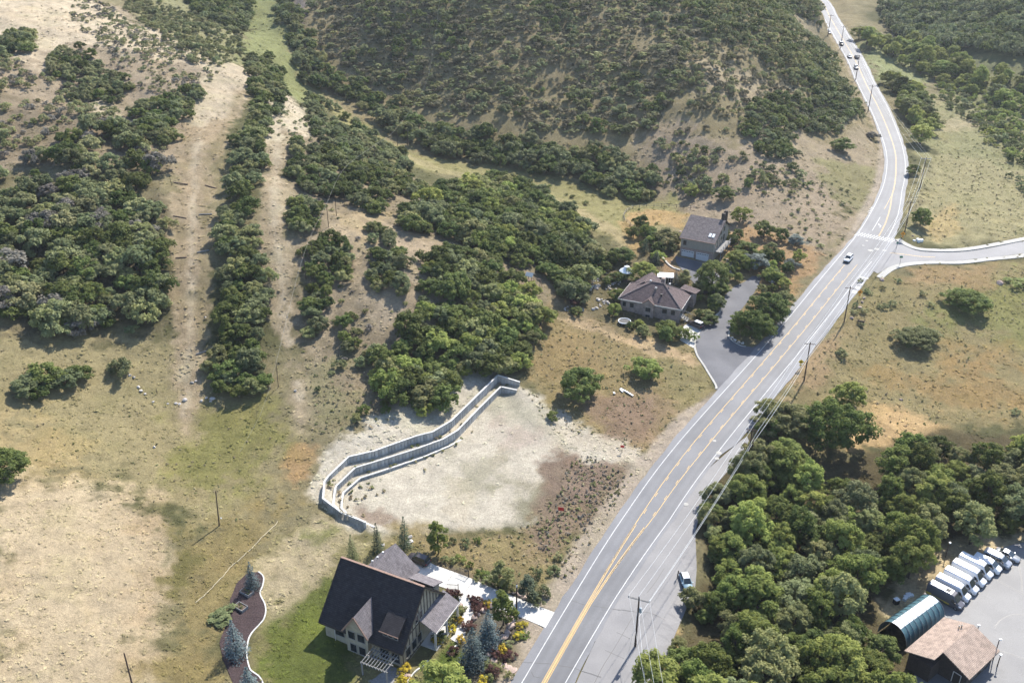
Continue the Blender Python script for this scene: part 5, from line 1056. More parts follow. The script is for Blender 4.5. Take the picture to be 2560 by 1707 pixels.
# porch on the gable side
pr = slope([(xg, -1.3, 5.5), (18.8, -1.3, 3.95), (18.8, 6.7, 3.95), (xg, 6.7, 5.5)], .22).build('porch_roof', M_roofW, HA)
MB().bar((18.85, -1.35, 3.8), (18.85, 6.75, 3.8), .10, .26).build('porch_fascia', M_trim, pr)
for y in (-1.0, 2.7, 6.4): MB().box(18.3, 18.6, y - .15, y + .15, -1.2, 3.8).build('porch_post', M_trim, HA)
MB().box(xg, 18.7, -1.2, 6.6, -1.4, .05).build('porch_floor', M_conc, HA)
# cross gable
cx, fy = 7.75, -7.75
MB().add([(5.55, fy, 0), (9.75, fy, 0), (9.75, fy, 5.3), (cx, fy, 8.2), (5.55, fy, 5.3), (5.55, -2, 0), (9.75, -2, 0), (9.75, -2, 5.3), (cx, -2, 8.2), (5.55, -2, 5.3)], [(0, 1, 2, 3, 4), (1, 6, 7, 2), (5, 0, 4, 9), (2, 7, 8, 3), (3, 8, 9, 4)]).build('cross_gable_wall', M_stucco, HA)
cg = slope([(10.1, fy - .5, 4.95), (10.1, -4.6, 4.95), (cx, -2.9, 8.75), (cx, fy - .5, 8.75)], .2).build('cross_gable_roof', M_roofW, HA); slope([(cx, fy - .5, 8.75), (cx, -2.9, 8.75), (5.25, -4.6, 4.95), (5.25, fy - .5, 4.95)], .2).build('cross_gable_roof', M_roofA, HA)  # right slope paler, left charcoal: sunlit and shaded sides put into the shingle colour
MB().bar((cx, fy - .55, 8.6), (5.2, fy - .55, 4.85), .14, .3).build('bargeboard', M_fascia, cg); MB().bar((cx, fy - .55, 8.6), (10.15, fy - .55, 4.85), .14, .3).build('bargeboard', M_fascia, cg)
for x0, x1, z0, z1 in ((6.0, 7.4, 3.2, 4.9), (7.8, 9.3, 3.2, 4.9), (6.2, 7.5, .4, 2.2), (7.9, 9.3, .4, 2.2)): window(HA, [(x0, fy - .03, z0), (x1, fy - .03, z0), (x1, fy - .03, z1), (x0, fy - .03, z1)])
for x0, x1, z0, z1 in ((2.6, 4.4, 1.6, 3.3), (11.4, 13.2, .5, 2.6), (13.6, 15.2, .5, 2.6)): window(HA, [(x0, -6.80, z0), (x1, -6.80, z0), (x1, -6.80, z1), (x0, -6.80, z1)])
# shed dormer
sd = slope([(11.5, -6.7, 6.2), (15.0, -6.7, 6.2), (15.0, -3.6, 8.2), (11.5, -3.6, 8.2)], .16).build('dormer_roof', M_roofA, HA)
MB().add([(11.7, -6.4, 5.1), (14.8, -6.4, 5.1), (14.8, -6.4, 6.1), (11.7, -6.4, 6.1), (11.7, -4, 6.8), (14.8, -4, 6.8), (11.7, -4, 7.6), (14.8, -4, 7.6)], [(0, 1, 2, 3), (1, 5, 7, 2), (4, 0, 3, 6)]).build('dormer_wall', M_batt, HA)
MB().bar((11.4, -6.75, 6.05), (15.1, -6.75, 6.05), .10, .22).build('dormer_fascia', M_fascia, sd)
for x in (12.0, 13.0, 14.0): window(HA, [(x, -6.43, 5.2), (x + .8, -6.43, 5.2), (x + .8, -6.43, 5.9), (x, -6.43, 5.9)], w=.06)
for k in range(9): MB().box(10.75 + k * .56, 10.83 + k * .56, -11.4, -7.4, 2.95, 3.15).build('pergola_rafter', M_greywood, HA)
for y in (-11.0, -9.4, -7.9): MB().box(10.5, 15.6, y - .07, y + .07, 2.72, 2.92).build('pergola_beam', M_greywood, HA)
for x in (10.7, 15.35): MB().box(x - .1, x + .1, -11.1, -10.9, -1, 2.75).build('pergola_post', M_greywood, HA)
MB().box(10.2, 15.9, -11.6, -7.3, -1.5, -.05).build('patio', M_greywood, HA)
for x, y in ((2.6, -7.0), (.45, -5.0)): MB().lathe([(.05, -1.5), (.05, 3.8)], 6, (x, y, 0)).build('downpipe', M_trim, HA)

# ---------------------------------------------------------------- hip-roofed brown house
HB = empty('hip_roofed_house', (28.62, 234.3, 4.3), R(-23.9), 'pink brick house with large brown hip roof in the middle distance', 'house')
L_, D_, E_, T_ = 17.5, 11.3, 4.3, 8.3
MB().box(.6, L_ - .6, .6, D_ - .6, -.8, E_).build('wall', M_brick, HB)
MB().box(1.6, 9.0, D_ - .8, 13.3, -.8, E_).build('rear_wall', M_brick, HB)
rb = slope([(0, 0, E_), (L_, 0, E_), (10.9, 5.65, T_), (7.6, 5.65, T_)]).build('front_roof', M_roofB, HB)
slope([(L_, 0, E_), (L_, D_, E_), (10.9, 5.65, T_)]).build('side_roof', M_roofB, HB); slope([(0, D_, E_), (0, 0, E_), (7.6, 5.65, T_)]).build('side_roof', M_roofB, HB); slope([(L_, D_, E_), (0, D_, E_), (7.6, 5.65, T_), (10.9, 5.65, T_)]).build('rear_roof', M_roofB, HB)
slope([(.9, 13.9, E_ - .1), (.9, 6.5, E_ + .1), (5.2, 6.5, 7.5), (5.2, 13.9, 7.4)]).build('rear_wing_roof', M_roofB, HB); slope([(5.2, 13.9, 7.4), (5.2, 6.5, 7.5), (9.6, 6.5, E_ + .1), (9.6, 13.9, E_ - .1)]).build('rear_wing_roof', M_roofB, HB)
slope([(14.5, 9.2, 6.1), (18.6, 10.6, 4.6), (19.2, 14.0, 4.4), (15.0, 12.6, 6.0)]).build('side_wing_roof', M_roofB, HB); MB().box(15.0, 18.3, 10.2, 13.4, -.8, 4.4).build('side_wing_wall', M_brick, HB)
for a, b in (((0, 0), (L_, 0)), ((L_, 0), (L_, D_)), ((0, 0), (0, D_))): MB().bar(a + (E_ - .12,), b + (E_ - .12,), .14, .24).build('gutter', M_trim, HB)
for a, b in (((0, 0, E_), (7.6, 5.65, T_)), ((L_, 0, E_), (10.9, 5.65, T_)), ((7.6, 5.65, T_), (10.9, 5.65, T_)), ((L_, D_, E_), (10.9, 5.65, T_)), ((0, D_, E_), (7.6, 5.65, T_))): MB().bar(Vector(a) + Vector((0, 0, .03)), Vector(b) + Vector((0, 0, .03)), .28, .08).build('hip_cap', M_roofC, rb)
fg = slope([(6.9, -.35, E_ + .05), (8.55, -.35, 5.75), (8.55, 2.1, 5.75), (6.9, .1, E_ + .05)][::-1], .16).build('front_gable_roof', M_roofB, HB); slope([(8.55, -.35, 5.75), (10.2, -.35, E_ + .05), (10.2, .1, E_ + .05), (8.55, 2.1, 5.75)][::-1], .16).build('front_gable_roof', M_roofB, HB)
MB().add([(7.1, -.15, -.8), (10.0, -.15, -.8), (10.0, -.15, 4.2), (8.55, -.15, 5.55), (7.1, -.15, 4.2), (7.1, .9, -.8), (10, .9, -.8), (10, .9, 4.2), (7.1, .9, 4.2)], [(0, 1, 2, 3, 4), (1, 6, 7, 2), (5, 0, 4, 8)]).build('front_gable_wall', M_brick, HB)
for a, b in (((6.9, -.4, E_), (8.55, -.4, 5.72)), ((10.2, -.4, E_), (8.55, -.4, 5.72))): MB().bar(a, b, .10, .22).build('bargeboard', M_fascia, fg)
for x0, x1, y, z0, z1 in ((7.8, 9.3, -.18, 2.0, 3.3), (3.2, 4.4, .57, 2.0, 3.4), (12.2, 13.6, .57, 2.0, 3.4), (14.6, 15.8, .57, 2.0, 3.4), (1.2, 2.2, .57, 2.0, 3.4), (7.9, 9.2, -.18, -.2, 1.2)): window(HB, [(x0, y, z0), (x1, y, z0), (x1, y, z1), (x0, y, z1)])
for y0, y1 in ((1.6, 3.0), (4.2, 6.0)): window(HB, [(L_ - .57, y0, 1.7), (L_ - .57, y1, 1.7), (L_ - .57, y1, 3.4), (L_ - .57, y0, 3.4)])
for x, y, m_ in ((9.2, 4.0, M_steel), (12.4, 6.0, M_steel), (11.2, 2.6, M_iron), (7.0, 6.2, M_steel)):
    z = E_ + min(y, D_ - y) * .708; MB().box(x - .25, x + .25, y - .25, y + .25, z - .1, z + .45).build('roof_vent', m_, HB)
MB().box(9.6, 10.6, 7.2, 8.4, 5, 8.9).build('chimney', M_brick, HB)
for k in range(4): MB().bar((17.2 + k * .5, 1.0 + k * .3, 1.6 - k * .45), (17.2 + k * .5, 3.2 + k * .3, 1.6 - k * .45), .5, .14).build('deck_step', M_greywood, HB)
MB().bar((17.0, .8, 2.6), (19.6, 2.2, .9), .09, .12).build('stair_rail', M_greywood, HB); MB().bar((17.0, 3.6, 2.6), (19.8, 5.0, .9), .09, .12).build('stair_rail', M_greywood, HB)
for x, y, hh in ((17.0, .8, 2.6), (18.3, 1.5, 1.75), (19.6, 2.2, .9), (17.0, 3.6, 2.6), (18.4, 4.3, 1.7)): MB().box(x - .06, x + .06, y - .06, y + .06, -.8, hh + .1).build('stair_post', M_greywood, HB)
slope([(-1.0, 5.4, 3.2), (1.4, 5.4, 3.3), (1.4, 8.4, 3.3), (-1.0, 8.4, 3.2)], .12).build('side_canopy', M_metalw, HB)
for k in range(4): MB().box(2.4 + k * 3.3, 2.62 + k * 3.3, -1.9, -1.7, -.8, 1.3).build('terrace_post', M_wood, HB)

# ---------------------------------------------------------------- garage house
gz_ = 7.7
HC = empty('garage_house', (49.6, 265.4, gz_), R(-28), 'tall khaki house with umber roof, skylights and white garage doors', 'house')
MB().add([(.4, .5, -1), (10.4, .5, -1), (10.4, 15, -1), (.4, 15, -1), (.4, .5, 6.2), (10.4, .5, 6.2), (10.4, 15, 6.6), (.4, 15, 6.6), (10.4, 9, 9.9), (.4, 9, 9.9)], [(0, 1, 5, 4), (1, 2, 6, 8, 5), (2, 3, 7, 6), (3, 0, 4, 9, 7), (4, 5, 8, 9), (6, 7, 9, 8)]).build('wall', M_stucco2, HC)
rc = slope([(0, -.1, 6.1), (10.9, -.1, 6.1), (10.9, 9.1, 10.25), (0, 9.1, 10.25)]).build('roof', M_roofC, HC); slope([(0, 9.1, 10.25), (10.9, 9.1, 10.25), (10.9, 15.6, 6.5), (0, 15.6, 6.5)]).build('far_roof', M_roofC, HC)
for y0, y1, z0, z1 in ((-.1, 9.1, 6.0, 10.15), (15.6, 9.1, 6.4, 10.15)): MB().bar((10.95, y0, z0), (10.95, y1, z1), .10, .28).build('bargeboard', M_batt, rc)
MB().bar((-.02, -.15, 5.98), (10.92, -.15, 5.98), .10, .24).build('gutter', M_fascia, rc)
for x in (8.1, 9.1): MB().hexa([(x, 1.9, 6.98), (x + .7, 1.9, 6.98), (x + .7, 3.2, 7.57), (x, 3.2, 7.57)], [(x, 1.86, 7.2), (x + .7, 1.86, 7.2), (x + .7, 3.16, 7.79), (x, 3.16, 7.79)]).build('skylight', M_metalw, HC)
MB().box(.38, 10.42, .42, .5, 2.75, 3.0).build('storey_band', M_fascia, HC); MB().box(.36, 10.44, .40, .5, -1, 2.75).build('brick_base', M_brick, HC)
for x in (.9, 5.4):
    gd = MB().box(x, x + 3.8, .33, .4, -.1, 2.25).build('garage_door', M_door, HC)
    for k in range(4): MB().box(x + .04, x + 3.76, .315, .33, -.06 + k * .57, .44 + k * .57).build('door_panel', M_door, gd)
    for k in range(7): MB().box(x + .15 + k * .52, x + .50 + k * .52, .30, .312, 1.80, 2.02).build('door_pane', M_win, gd)
window(HC, [(1.1, .46, 3.7), (2.2, .46, 3.7), (2.2, .46, 5.3), (1.1, .46, 5.3)])
for y0, y1, z0, z1 in ((2.0, 3.6, 3.2, 5.6), (4.6, 6.2, 3.2, 5.6), (7.2, 8.6, 3.2, 5.6), (9.6, 11.2, 3.2, 5.6), (6.0, 7.6, 6.4, 8.0), (9.4, 10.8, 6.4, 8.0)): window(HC, [(10.44, y0, z0), (10.44, y1, z0), (10.44, y1, z1), (10.44, y0, z1)])
for y in (9.6, 12.0): MB().box(9.3, 10.3, y, y + .9, 6.5, 12.0).build('chimney', M_batt, HC)
MB().box(10.4, 12.4, 2.0, 12, 2.7, 2.9).build('balcony', M_greywood, HC)
for k in range(5): MB().box(12.2, 12.35, 2.0 + k * 2.4, 2.15 + k * 2.4, -.8, 3.9).build('balcony_post', M_greywood, HC)
MB().bar((12.27, 2.0, 3.85), (12.27, 12.0, 3.85), .1, .1).build('balcony_rail', M_greywood, HC)

# ---------------------------------------------------------------- brown-roofed building and arched tent in the parking lot
pz = hz(80, 119)
HD = empty('brown_building', (73.55, 110.75, pz), math.atan2(6.0, 7.5), 'small dark building with sunlit tan gable roof beside the arched tent', 'building')
ez, rz_ = 3.0, 5.0; Wd = 10.0
MB().add([(.6, .6, -1), (9.2, .6, -1), (9.2, Wd - .6, -1), (.6, Wd - .6, -1), (.6, .6, ez), (9.2, .6, ez), (9.2, Wd - .6, ez), (.6, Wd - .6, ez), (.6, 5, rz_ - .2), (9.2, 5, rz_ - .2)], [(0, 1, 5, 4), (1, 2, 6, 9, 5), (2, 3, 7, 6), (3, 0, 4, 8, 7), (4, 5, 9, 8), (6, 7, 8, 9)]).build('wall', M_darkwall, HD)
rd = slope([(0, 0, ez), (9.8, 0, ez), (9.8, 5, rz_), (0, 5, rz_)], .2).build('roof', M_roofD, HD); slope([(-2.6, 5, rz_), (9.8, 5, rz_), (9.8, Wd, ez), (-2.6, Wd, ez)], .2).build('roof', M_roofD, HD)
MB().box(-2.4, .6, 5.2, Wd - .8, -1, ez).build('lean_to_wall', M_darkwall, HD)
dr_ = MB().box(.52, .6, 1.6, 2.7, -.1, 2.1).build('door', M_batt, HD); MB().bar((.5, 1.5, 0), (.5, 1.5, 2.2), .1).bar((.5, 2.8, 0), (.5, 2.8, 2.2), .1).bar((.5, 1.5, 2.2), (.5, 2.8, 2.2), .1).build('door_frame', M_trim, dr_)
for x in (2.5, 5.5): window(HD, [(x, .57, .9), (x + 1.5, .57, .9), (x + 1.5, .57, 2.1), (x, .57, 2.1)], w=.07)
for x, y in ((8.1, 6.2), (7.6, 6.4)): MB().lathe([(.08, -.3), (.08, .5), (.15, .5), (.15, .6)], 8, (x, y, 4.5)).build('roof_vent', M_iron, HD)
M_tent = mat('teal_fabric', (.045, .105, .125), .55, .4, var=.18, scale=2, bump=.3, bscale=3); M_tentw = mat('white_fabric', (.72, .72, .72), .55, .4)
tz = hz(68, 124)
TE = empty('arched_tent', (65.7, 122.5, tz), math.atan2(6.7, 9.2), 'teal arched fabric shelter with broad white roof stripe in the parking lot', 'tent')
Lt, Rt, Ht = 11.4, 2.75, 3.9
def arch(a): return (Rt * math.cos(a) * (1 if abs(math.cos(a)) < .8 else 1), Ht * math.sin(a) ** .85)
na = 24; nx_ = 45
def tent_strip(a0, a1, name, m, sag=.06):
    mb = MB(); aa = [a0 + (a1 - a0) * i / 8 for i in range(9)]; V = []
    for j in range(nx_):
        x = Lt * j / (nx_ - 1); f = 1 - sag * abs(math.sin(j / (nx_ - 1) * math.pi * 9)) ** .6 * .35 * (1 if j not in (0, nx_ - 1) else 0)
        for a in aa: y, z = Rt * math.cos(a), Ht * max(0, math.sin(a)) ** .8; V.append((x, y * (1 - (1 - f) * .9), z * f))
    F = [(j * 9 + i, j * 9 + i + 1, (j + 1) * 9 + i + 1, (j + 1) * 9 + i) for j in range(nx_ - 1) for i in range(8)]
    return mb.add(V, F).build(name, m, TE, True)
tent_strip(0, R(74), 'fabric_side', M_tent); tent_strip(R(74), R(112), 'roof_stripe', M_tentw, .03); tent_strip(R(112), R(180), 'fabric_side', M_tent)
for x in np.linspace(.02, Lt - .02, 10): MB().tube([(x, Rt * math.cos(a) * 1.008, Ht * max(0, math.sin(a)) ** .8 * 1.008) for a in np.linspace(0, math.pi, 15)], .035, 5).build('hoop', M_steel, TE)
endp = [(Rt * .97 * math.cos(a), Ht * .97 * max(0, math.sin(a)) ** .8) for a in np.linspace(0, math.pi, 17)]
MB().add([(Lt - .15, y, z) for y, z in endp], [tuple(range(17))]).build('end_wall', M_tent, TE)
for y, x in ((2.9, 4.5), (2.9, 7.0), (2.9, 2.0)): MB().bar((x, y, -.1), (x, y + .5, -.1), .2).build('anchor', M_steel, TE)

# ---------------------------------------------------------------- retaining walls: every panel a piece
def retaining(pts, hgt, label):
    root = empty('retaining_wall', (pts[6][0], pts[6][1], 0), 0, label, 'wall'); ox, oy = pts[6][0], pts[6][1]
    base = MB().box(-.5, .5, -.13, .13, -1, 0).mesh('panel'); base.materials.append(M_panel)
    for a, b in zip(pts[:-1], pts[1:]):
        a = Vector(a); b = Vector(b); L2 = (b - a).xy.length; n = max(1, round(L2 / .78)); ang = math.atan2(b.y - a.y, b.x - a.x)
        for i in range(n):
            p = a.lerp(b, (i + .5) / n); o = link('panel', base, None, root); o.location = (p.x - ox, p.y - oy, p.z + random.uniform(-.02, .02)); o.rotation_euler = (0, 0, ang + random.uniform(-.015, .015))
            o.scale = (L2 / n - .06, 1 + random.uniform(-.1, .1), hgt)
        d = (b - a).normalized(); MB().bar(a - d * .03 - Vector((ox, oy, -.03)), b + d * .03 - Vector((ox, oy, -.03)), .40, .12).build('cap', M_cap, root)
    return root
retaining(WALL_UP, 2.0, 'uppermost of three curved grey retaining walls above the cleared lot'); retaining(WALL_MID, 2.0, 'middle one of three curved grey retaining walls above the cleared lot'); retaining(WALL_LOW, 1.3, 'lowest of three curved retaining walls, edging the cleared lot')
MB().box(-.25, .25, -.25, .25, -3, 0).build('wall_pillar', M_cap, bpy.data.objects['retaining_wall']).location = Vector(WALL_UP[-1]) - Vector((WALL_UP[6][0], WALL_UP[6][1], -.05))

# ---------------------------------------------------------------- vehicles
def paint_mat(name, c): return mat(name, c, .28, .5)
M_carw = paint_mat('white_car_paint', (.58, .58, .58)); M_cars = mat('silver_car_paint', (.36, .37, .39), .3, .5, metal=.5); M_card = paint_mat('dark_car_paint', (.035, .030, .032)); M_carb = paint_mat('pale_blue_car_paint', (.24, .34, .39)); M_carg = paint_mat('grey_van_paint', (.10, .095, .105)); M_vanw = paint_mat('white_van_paint', (.64, .65, .67))
M_glass = mat('car_glass', (.02, .028, .032), .06, .7); M_lamp = mat('headlamp', (.55, .57, .60), .15, .6); M_tail = mat('tail_lamp', (.22, .015, .015), .2, .5); M_rim = mat('wheel_rim', (.30, .30, .31), .35, .5, metal=.6); M_trimb = mat('black_trim', (.02, .02, .022), .6, .3); M_yel = mat('yellow_stripe', (.55, .40, .06), .4, .4)
_wheel = {}
def wheel(parent, x, y, r, w):
    if (r, w) not in _wheel:
        t = MB(); n = 18; prof = [(r * .62, -w / 2), (r * .94, -w / 2), (r, -w * .3), (r, w * .3), (r * .94, w / 2), (r * .62, w / 2)]
        for k in range(n): a = 2 * math.pi * k / n; t.v += [(rr * math.cos(a), yy, rr * math.sin(a)) for rr, yy in prof]
        t.f = [(k * 6 + i, k * 6 + (i + 1) % 6, ((k + 1) % n) * 6 + (i + 1) % 6, ((k + 1) % n) * 6 + i) for k in range(n) for i in range(6)]
        tm = t.mesh('tyre'); tm.materials.append(M_rubber); q = MB()
        for s in (-1, 1): q.add([(0, s * w * .36, 0)] + [(r * .63 * math.cos(2 * math.pi * k / 10), s * w * .45, r * .63 * math.sin(2 * math.pi * k / 10)) for k in range(10)], [(0, 1 + k, 1 + (k + 1) % 10) for k in range(10)])
        rm = q.mesh('rim'); rm.materials.append(M_rim); _wheel[(r, w)] = (tm, rm)
    tm, rm = _wheel[(r, w)]; o = link('wheel', tm, None, parent); o.location = (x, y, r); link('rim', rm, None, o); return o
def loft(rings):
    mb = MB(); n = len(rings[0]); V = [p for r in rings for p in r]; F = [(j * n + i, j * n + (i + 1) % n, (j + 1) * n + (i + 1) % n, (j + 1) * n + i) for j in range(len(rings) - 1) for i in range(n)]
    return mb.add(V, F + [tuple(range(n))[::-1], tuple((len(rings) - 1) * n + i for i in range(n))])
def car(name, p, ang, kind, paint, label, cat='car', group=None, roof=None, s=1.0):
    """nose towards +x; body, glasshouse, roof, wheels, lamps and mirrors as parts"""
    root = empty(name, p, ang, label, cat, group); root.scale = (s, s, s)
    L2, W2, H2 = {'sedan': (4.6, 1.80, 1.42), 'hatch': (4.2, 1.74, 1.50), 'suv': (4.6, 1.86, 1.68)}[kind]; w = W2 / 2; bt = .92 if kind != 'suv' else 1.02; hd = bt - .10
    st = [(-L2 / 2, .42, bt - .22, .80), (-L2 / 2 + .12, .28, bt - .06, .94), (-L2 / 2 + .6, .22, bt, 1.0), (-.3, .20, bt, 1.0), (.75, .20, bt - .01, 1.0), (1.1, .22, hd + .03, .99), (L2 / 2 - .55, .24, hd - .08, .96), (L2 / 2 - .15, .28, hd - .20, .88), (L2 / 2, .38, hd - .36, .74)]
    rings = [[(x, -w * f * .90, zl), (x, -w * f, zl + .18), (x, -w * f, zt - .20), (x, -w * f * .90, zt), (x, w * f * .90, zt), (x, w * f, zt - .20), (x, w * f, zl + .18), (x, w * f * .90, zl)] for x, zl, zt, f in st]
    b = loft(rings).build('body', paint, root, True)
    rear = {'sedan': -1.55, 'hatch': -1.95, 'suv': -2.12}[kind]; rt = {'sedan': -.85, 'hatch': -1.45, 'suv': -1.85}[kind]
    g = [[(x, -w * f, z), (x, w * f, z)] for x, z, f in ((rear, bt - .02, .86), (rt, H2 - .05, .68), (.15, H2 - .04, .68), (1.05, bt - .02, .84))]
    gh = MB(); (a, a2), (c, c2), (d, d2), (e, e2) = g; gh.add([a, a2, c, c2, d, d2, e, e2], [(0, 1, 3, 2), (4, 5, 7, 6), (0, 2, 4, 6), (1, 7, 5, 3)]); gh.build('windows', M_glass, root)
    ro = MB().hexa([(rt - .06, -w * .70, H2 - .07), (.22, -w * .70, H2 - .06), (.22, w * .70, H2 - .06), (rt - .06, w * .70, H2 - .07)], [(rt + .05, -w * .62, H2 - .0), (.08, -w * .62, H2), (.08, w * .62, H2), (rt + .05, w * .62, H2)]).build('roof', roof or paint, root)
    for sgn in (-1, 1):
        pl = MB(); pl.bar(Vector((.12, sgn * w * .69, H2 - .05)), Vector((1.08, sgn * w * .85, bt)), .07); pl.bar(Vector((rt, sgn * w * .69, H2 - .06)), Vector((rear, sgn * w * .87, bt)), .10); pl.bar(Vector((-.45, sgn * w * .69, H2 - .06)), Vector((-.45, sgn * w * .87, bt)), .07); pl.build('pillar', paint, root)
        MB().hexa([(L2 / 2 - .42, sgn * w * .62, hd - .36), (L2 / 2 - .06, sgn * w * .50, hd - .40), (L2 / 2 - .10, sgn * w * .82, hd - .40), (L2 / 2 - .45, sgn * w * .92, hd - .36)], [(L2 / 2 - .44, sgn * w * .62, hd - .16), (L2 / 2 - .12, sgn * w * .50, hd - .24), (L2 / 2 - .16, sgn * w * .80, hd - .24), (L2 / 2 - .48, sgn * w * .90, hd - .16)]).build('headlight', M_lamp, root)
        MB().box(-L2 / 2 - .01, -L2 / 2 + .22, sgn * w * .78 - .12, sgn * w * .78 + .12, bt - .34, bt - .14).build('tail_light', M_tail, root)
        MB().box(.78, .98, sgn * (w + .10) - .09, sgn * (w + .10) + .09, bt, bt + .14).build('mirror', paint, root)
        for x in (L2 / 2 - .88, -L2 / 2 + .86): wheel(root, x, sgn * (w - .10), .33, .22)
    MB().box(L2 / 2 - .06, L2 / 2 + .01, -w * .5, w * .5, .34, .50).build('grille', M_trimb, root); MB().box(-L2 / 2 + .05, -L2 / 2 + .3, -w * .8, w * .8, .26, .44).build('bumper', M_trimb, root)
    return root
def van(p, ang, L2, H2, paint, label, roof=None, stripe=False, windows=False):
    root = empty('van', p, ang, label, 'van', 'vehicles parked in the lot row'); w = .98; x1 = L2 / 2; x0 = -x1
    def ring(x, zl, zt, f, ft): return [(x, -w * f * .94, zl), (x, -w * f, zl + .25), (x, -w * f, zl + (zt - zl) * .55), (x, -w * ft, zt - .22), (x, -w * ft * .80, zt), (x, w * ft * .80, zt), (x, w * ft, zt - .22), (x, w * f, zl + (zt - zl) * .55), (x, w * f, zl + .25), (x, w * f * .94, zl)]
    b = loft([ring(x0, .34, H2 - .06, .97, .90), ring(x0 + .12, .30, H2, 1, .94), ring(x1 - 2.3, .28, H2, 1, .94), ring(x1 - 1.75, .28, H2 - .12, 1, .90), ring(x1 - .95, .28, 1.38, 1, .92), ring(x1 - .45, .30, 1.18, .97, .86), ring(x1 - .05, .34, .98, .88, .72), ring(x1, .42, .82, .84, .66)]).build('body', paint, root)
    MB().add([(x1 - 1.66, -w * .74, H2 - .24), (x1 - 1.66, w * .74, H2 - .24), (x1 - .93, w * .86, 1.43), (x1 - .93, -w * .86, 1.43)], [(0, 3, 2, 1)]).build('windscreen', M_glass, root).location = (.05, 0, .04)
    for s in (-1, 1):
        MB().add([(x1 - 1.95, s * (w + .012), 1.30), (x1 - 1.12, s * (w + .012), 1.30), (x1 - 1.55, s * (w * .965 + .012), 1.92), (x1 - 1.95, s * (w * .97 + .012), 1.92)], [(0, 1, 2, 3) if s < 0 else (3, 2, 1, 0)]).build('side_window', M_glass, root)
        if windows:
            for k in range(3): MB().box(x0 + .5 + k * 1.0, x0 + 1.35 + k * 1.0, s * (w + .005) - .006, s * (w + .005) + .006, 1.25, 1.75).build('side_window', M_glass, root)
        MB().box(x0 + .6, x1 - 2.1, s * (w + .01) - .01, s * (w + .01) + .01, .62, .74).build('rub_strip', M_yel if stripe else M_trimb, root)
        if stripe: MB().box(x0 + .1, x0 + 1.0, s * (w + .014) - .01, s * (w + .014) + .01, .5, .95).build('logo_block', M_yel, root); MB().box(x1 - 3.1, x1 - 2.2, s * (w + .014) - .01, s * (w + .014) + .01, .45, .62).build('logo_block', M_yel, root)
        MB().hexa([(x1 - .5, s * w * .70, .86), (x1 - .04, s * w * .55, .82), (x1 - .08, s * w * .80, .82), (x1 - .52, s * w * .95, .86)], [(x1 - .52, s * w * .68, 1.10), (x1 - .14, s * w * .55, 1.00), (x1 - .18, s * w * .78, 1.00), (x1 - .54, s * w * .92, 1.10)]).build('headlight', M_lamp, root)
        MB().box(x1 - 1.30, x1 - 1.08, s * (w + .20) - .12, s * (w + .20) + .12, 1.30, 1.62).build('mirror', M_trimb, root); MB().box(x0 - .01, x0 + .05, s * w * .86 - .08, s * w * .86 + .08, .9, 1.4).build('tail_light', M_tail, root)
        for x in (x1 - .95, x0 + 1.15): wheel(root, x, s * (w - .12), .36, .24)
    if roof: MB().box(x0 + .25, x1 - 2.5, -w * .72, w * .72, H2 - .02, H2 + .015).build('roof_panel', roof, root); MB().box(-.2, .5, -.35, .35, H2, H2 + .12).build('roof_vent', M_trimb, root)
    MB().box(x1 - .08, x1 + .012, -w * .55, w * .55, .55, .78).build('grille', M_trimb, root); MB().box(x1 - .3, x1 + .02, -w * .84, w * .84, .34, .50).build('bumper', M_trimb, root)
    return root
VA = R(-46.5); vd = Vector((math.cos(VA), math.sin(VA), 0))
VS = [((80.6, 129.5), 6.5, 2.65, M_carg, 'dark van with yellow markings and white roof beside the arched tent'), ((82.5, 131.3), 6.3, 2.7, M_vanw, 'white high-roof van next to the dark van'), ((84.7, 133.1), 6.3, 2.7, M_vanw, 'second white high-roof van from the dark van'), ((86.9, 135.0), 6.3, 2.7, M_vanw, 'third white high-roof van from the dark van'), ((88.9, 136.8), 6.3, 2.7, M_vanw, 'fourth white high-roof van, farthest of the tall ones'), ((91.1, 138.2), 5.0, 2.1, M_vanw, 'lower white van between the tall vans and the silver one'), ((93.6, 139.6), 5.0, 2.05, M_cars, 'silver minivan second from the far end of the van row')]
for i, (q, L2, H2, pm, lab) in enumerate(VS):
    c = Vector((q[0], q[1], 0)) - vd * (L2 / 2 - .2); van((c.x, c.y, float(h1(c.x, c.y)) - .02), VA + R([0, 1, 0, -.6, .4, 2, 1][i]), L2, H2, pm, lab, M_metalw if i == 0 else None, i == 0, i >= 5)
c = Vector((96.2, 141.2, 0)) - vd * 2.2; car('parked_car', (c.x, c.y, float(h1(c.x, c.y)) - .02), VA + R(3), 'sedan', M_cars, 'silver sedan at the far end of the row of parked vans', group='vehicles parked in the lot row')
def on_road(px, py, kind, paint, label, flip=False, roof=None, s=1.0):
    p = PR(px, py); S, D = road_sd([p.x], [p.y]); a = road_pt(S - 2, D); b = road_pt(S + 2, D); ang = math.atan2(b[1][0] - a[1][0], b[0][0] - a[0][0]) + (math.pi if flip else 0)
    return car('car', (p.x, p.y, float(h1(p.x, p.y)) + .01), ang, kind, paint, label, group='cars driving on the canyon road', roof=roof, s=s)
on_road(2120, 651, 'suv', M_carw, 'white car driving down the road just below the junction', True)
on_road(2103, 113, 'suv', M_card, 'dark car with pale roof farthest but one up the road', True, M_cars); on_road(2124, 144, 'sedan', M_carw, 'white car on the far road beside a dark oncoming car', True); on_road(2141, 146, 'sedan', M_card, 'dark car climbing the far road beside a white car'); on_road(2140, 172, 'suv', M_cars, 'pale car on the far road, nearest of the distant four', True, M_carw)
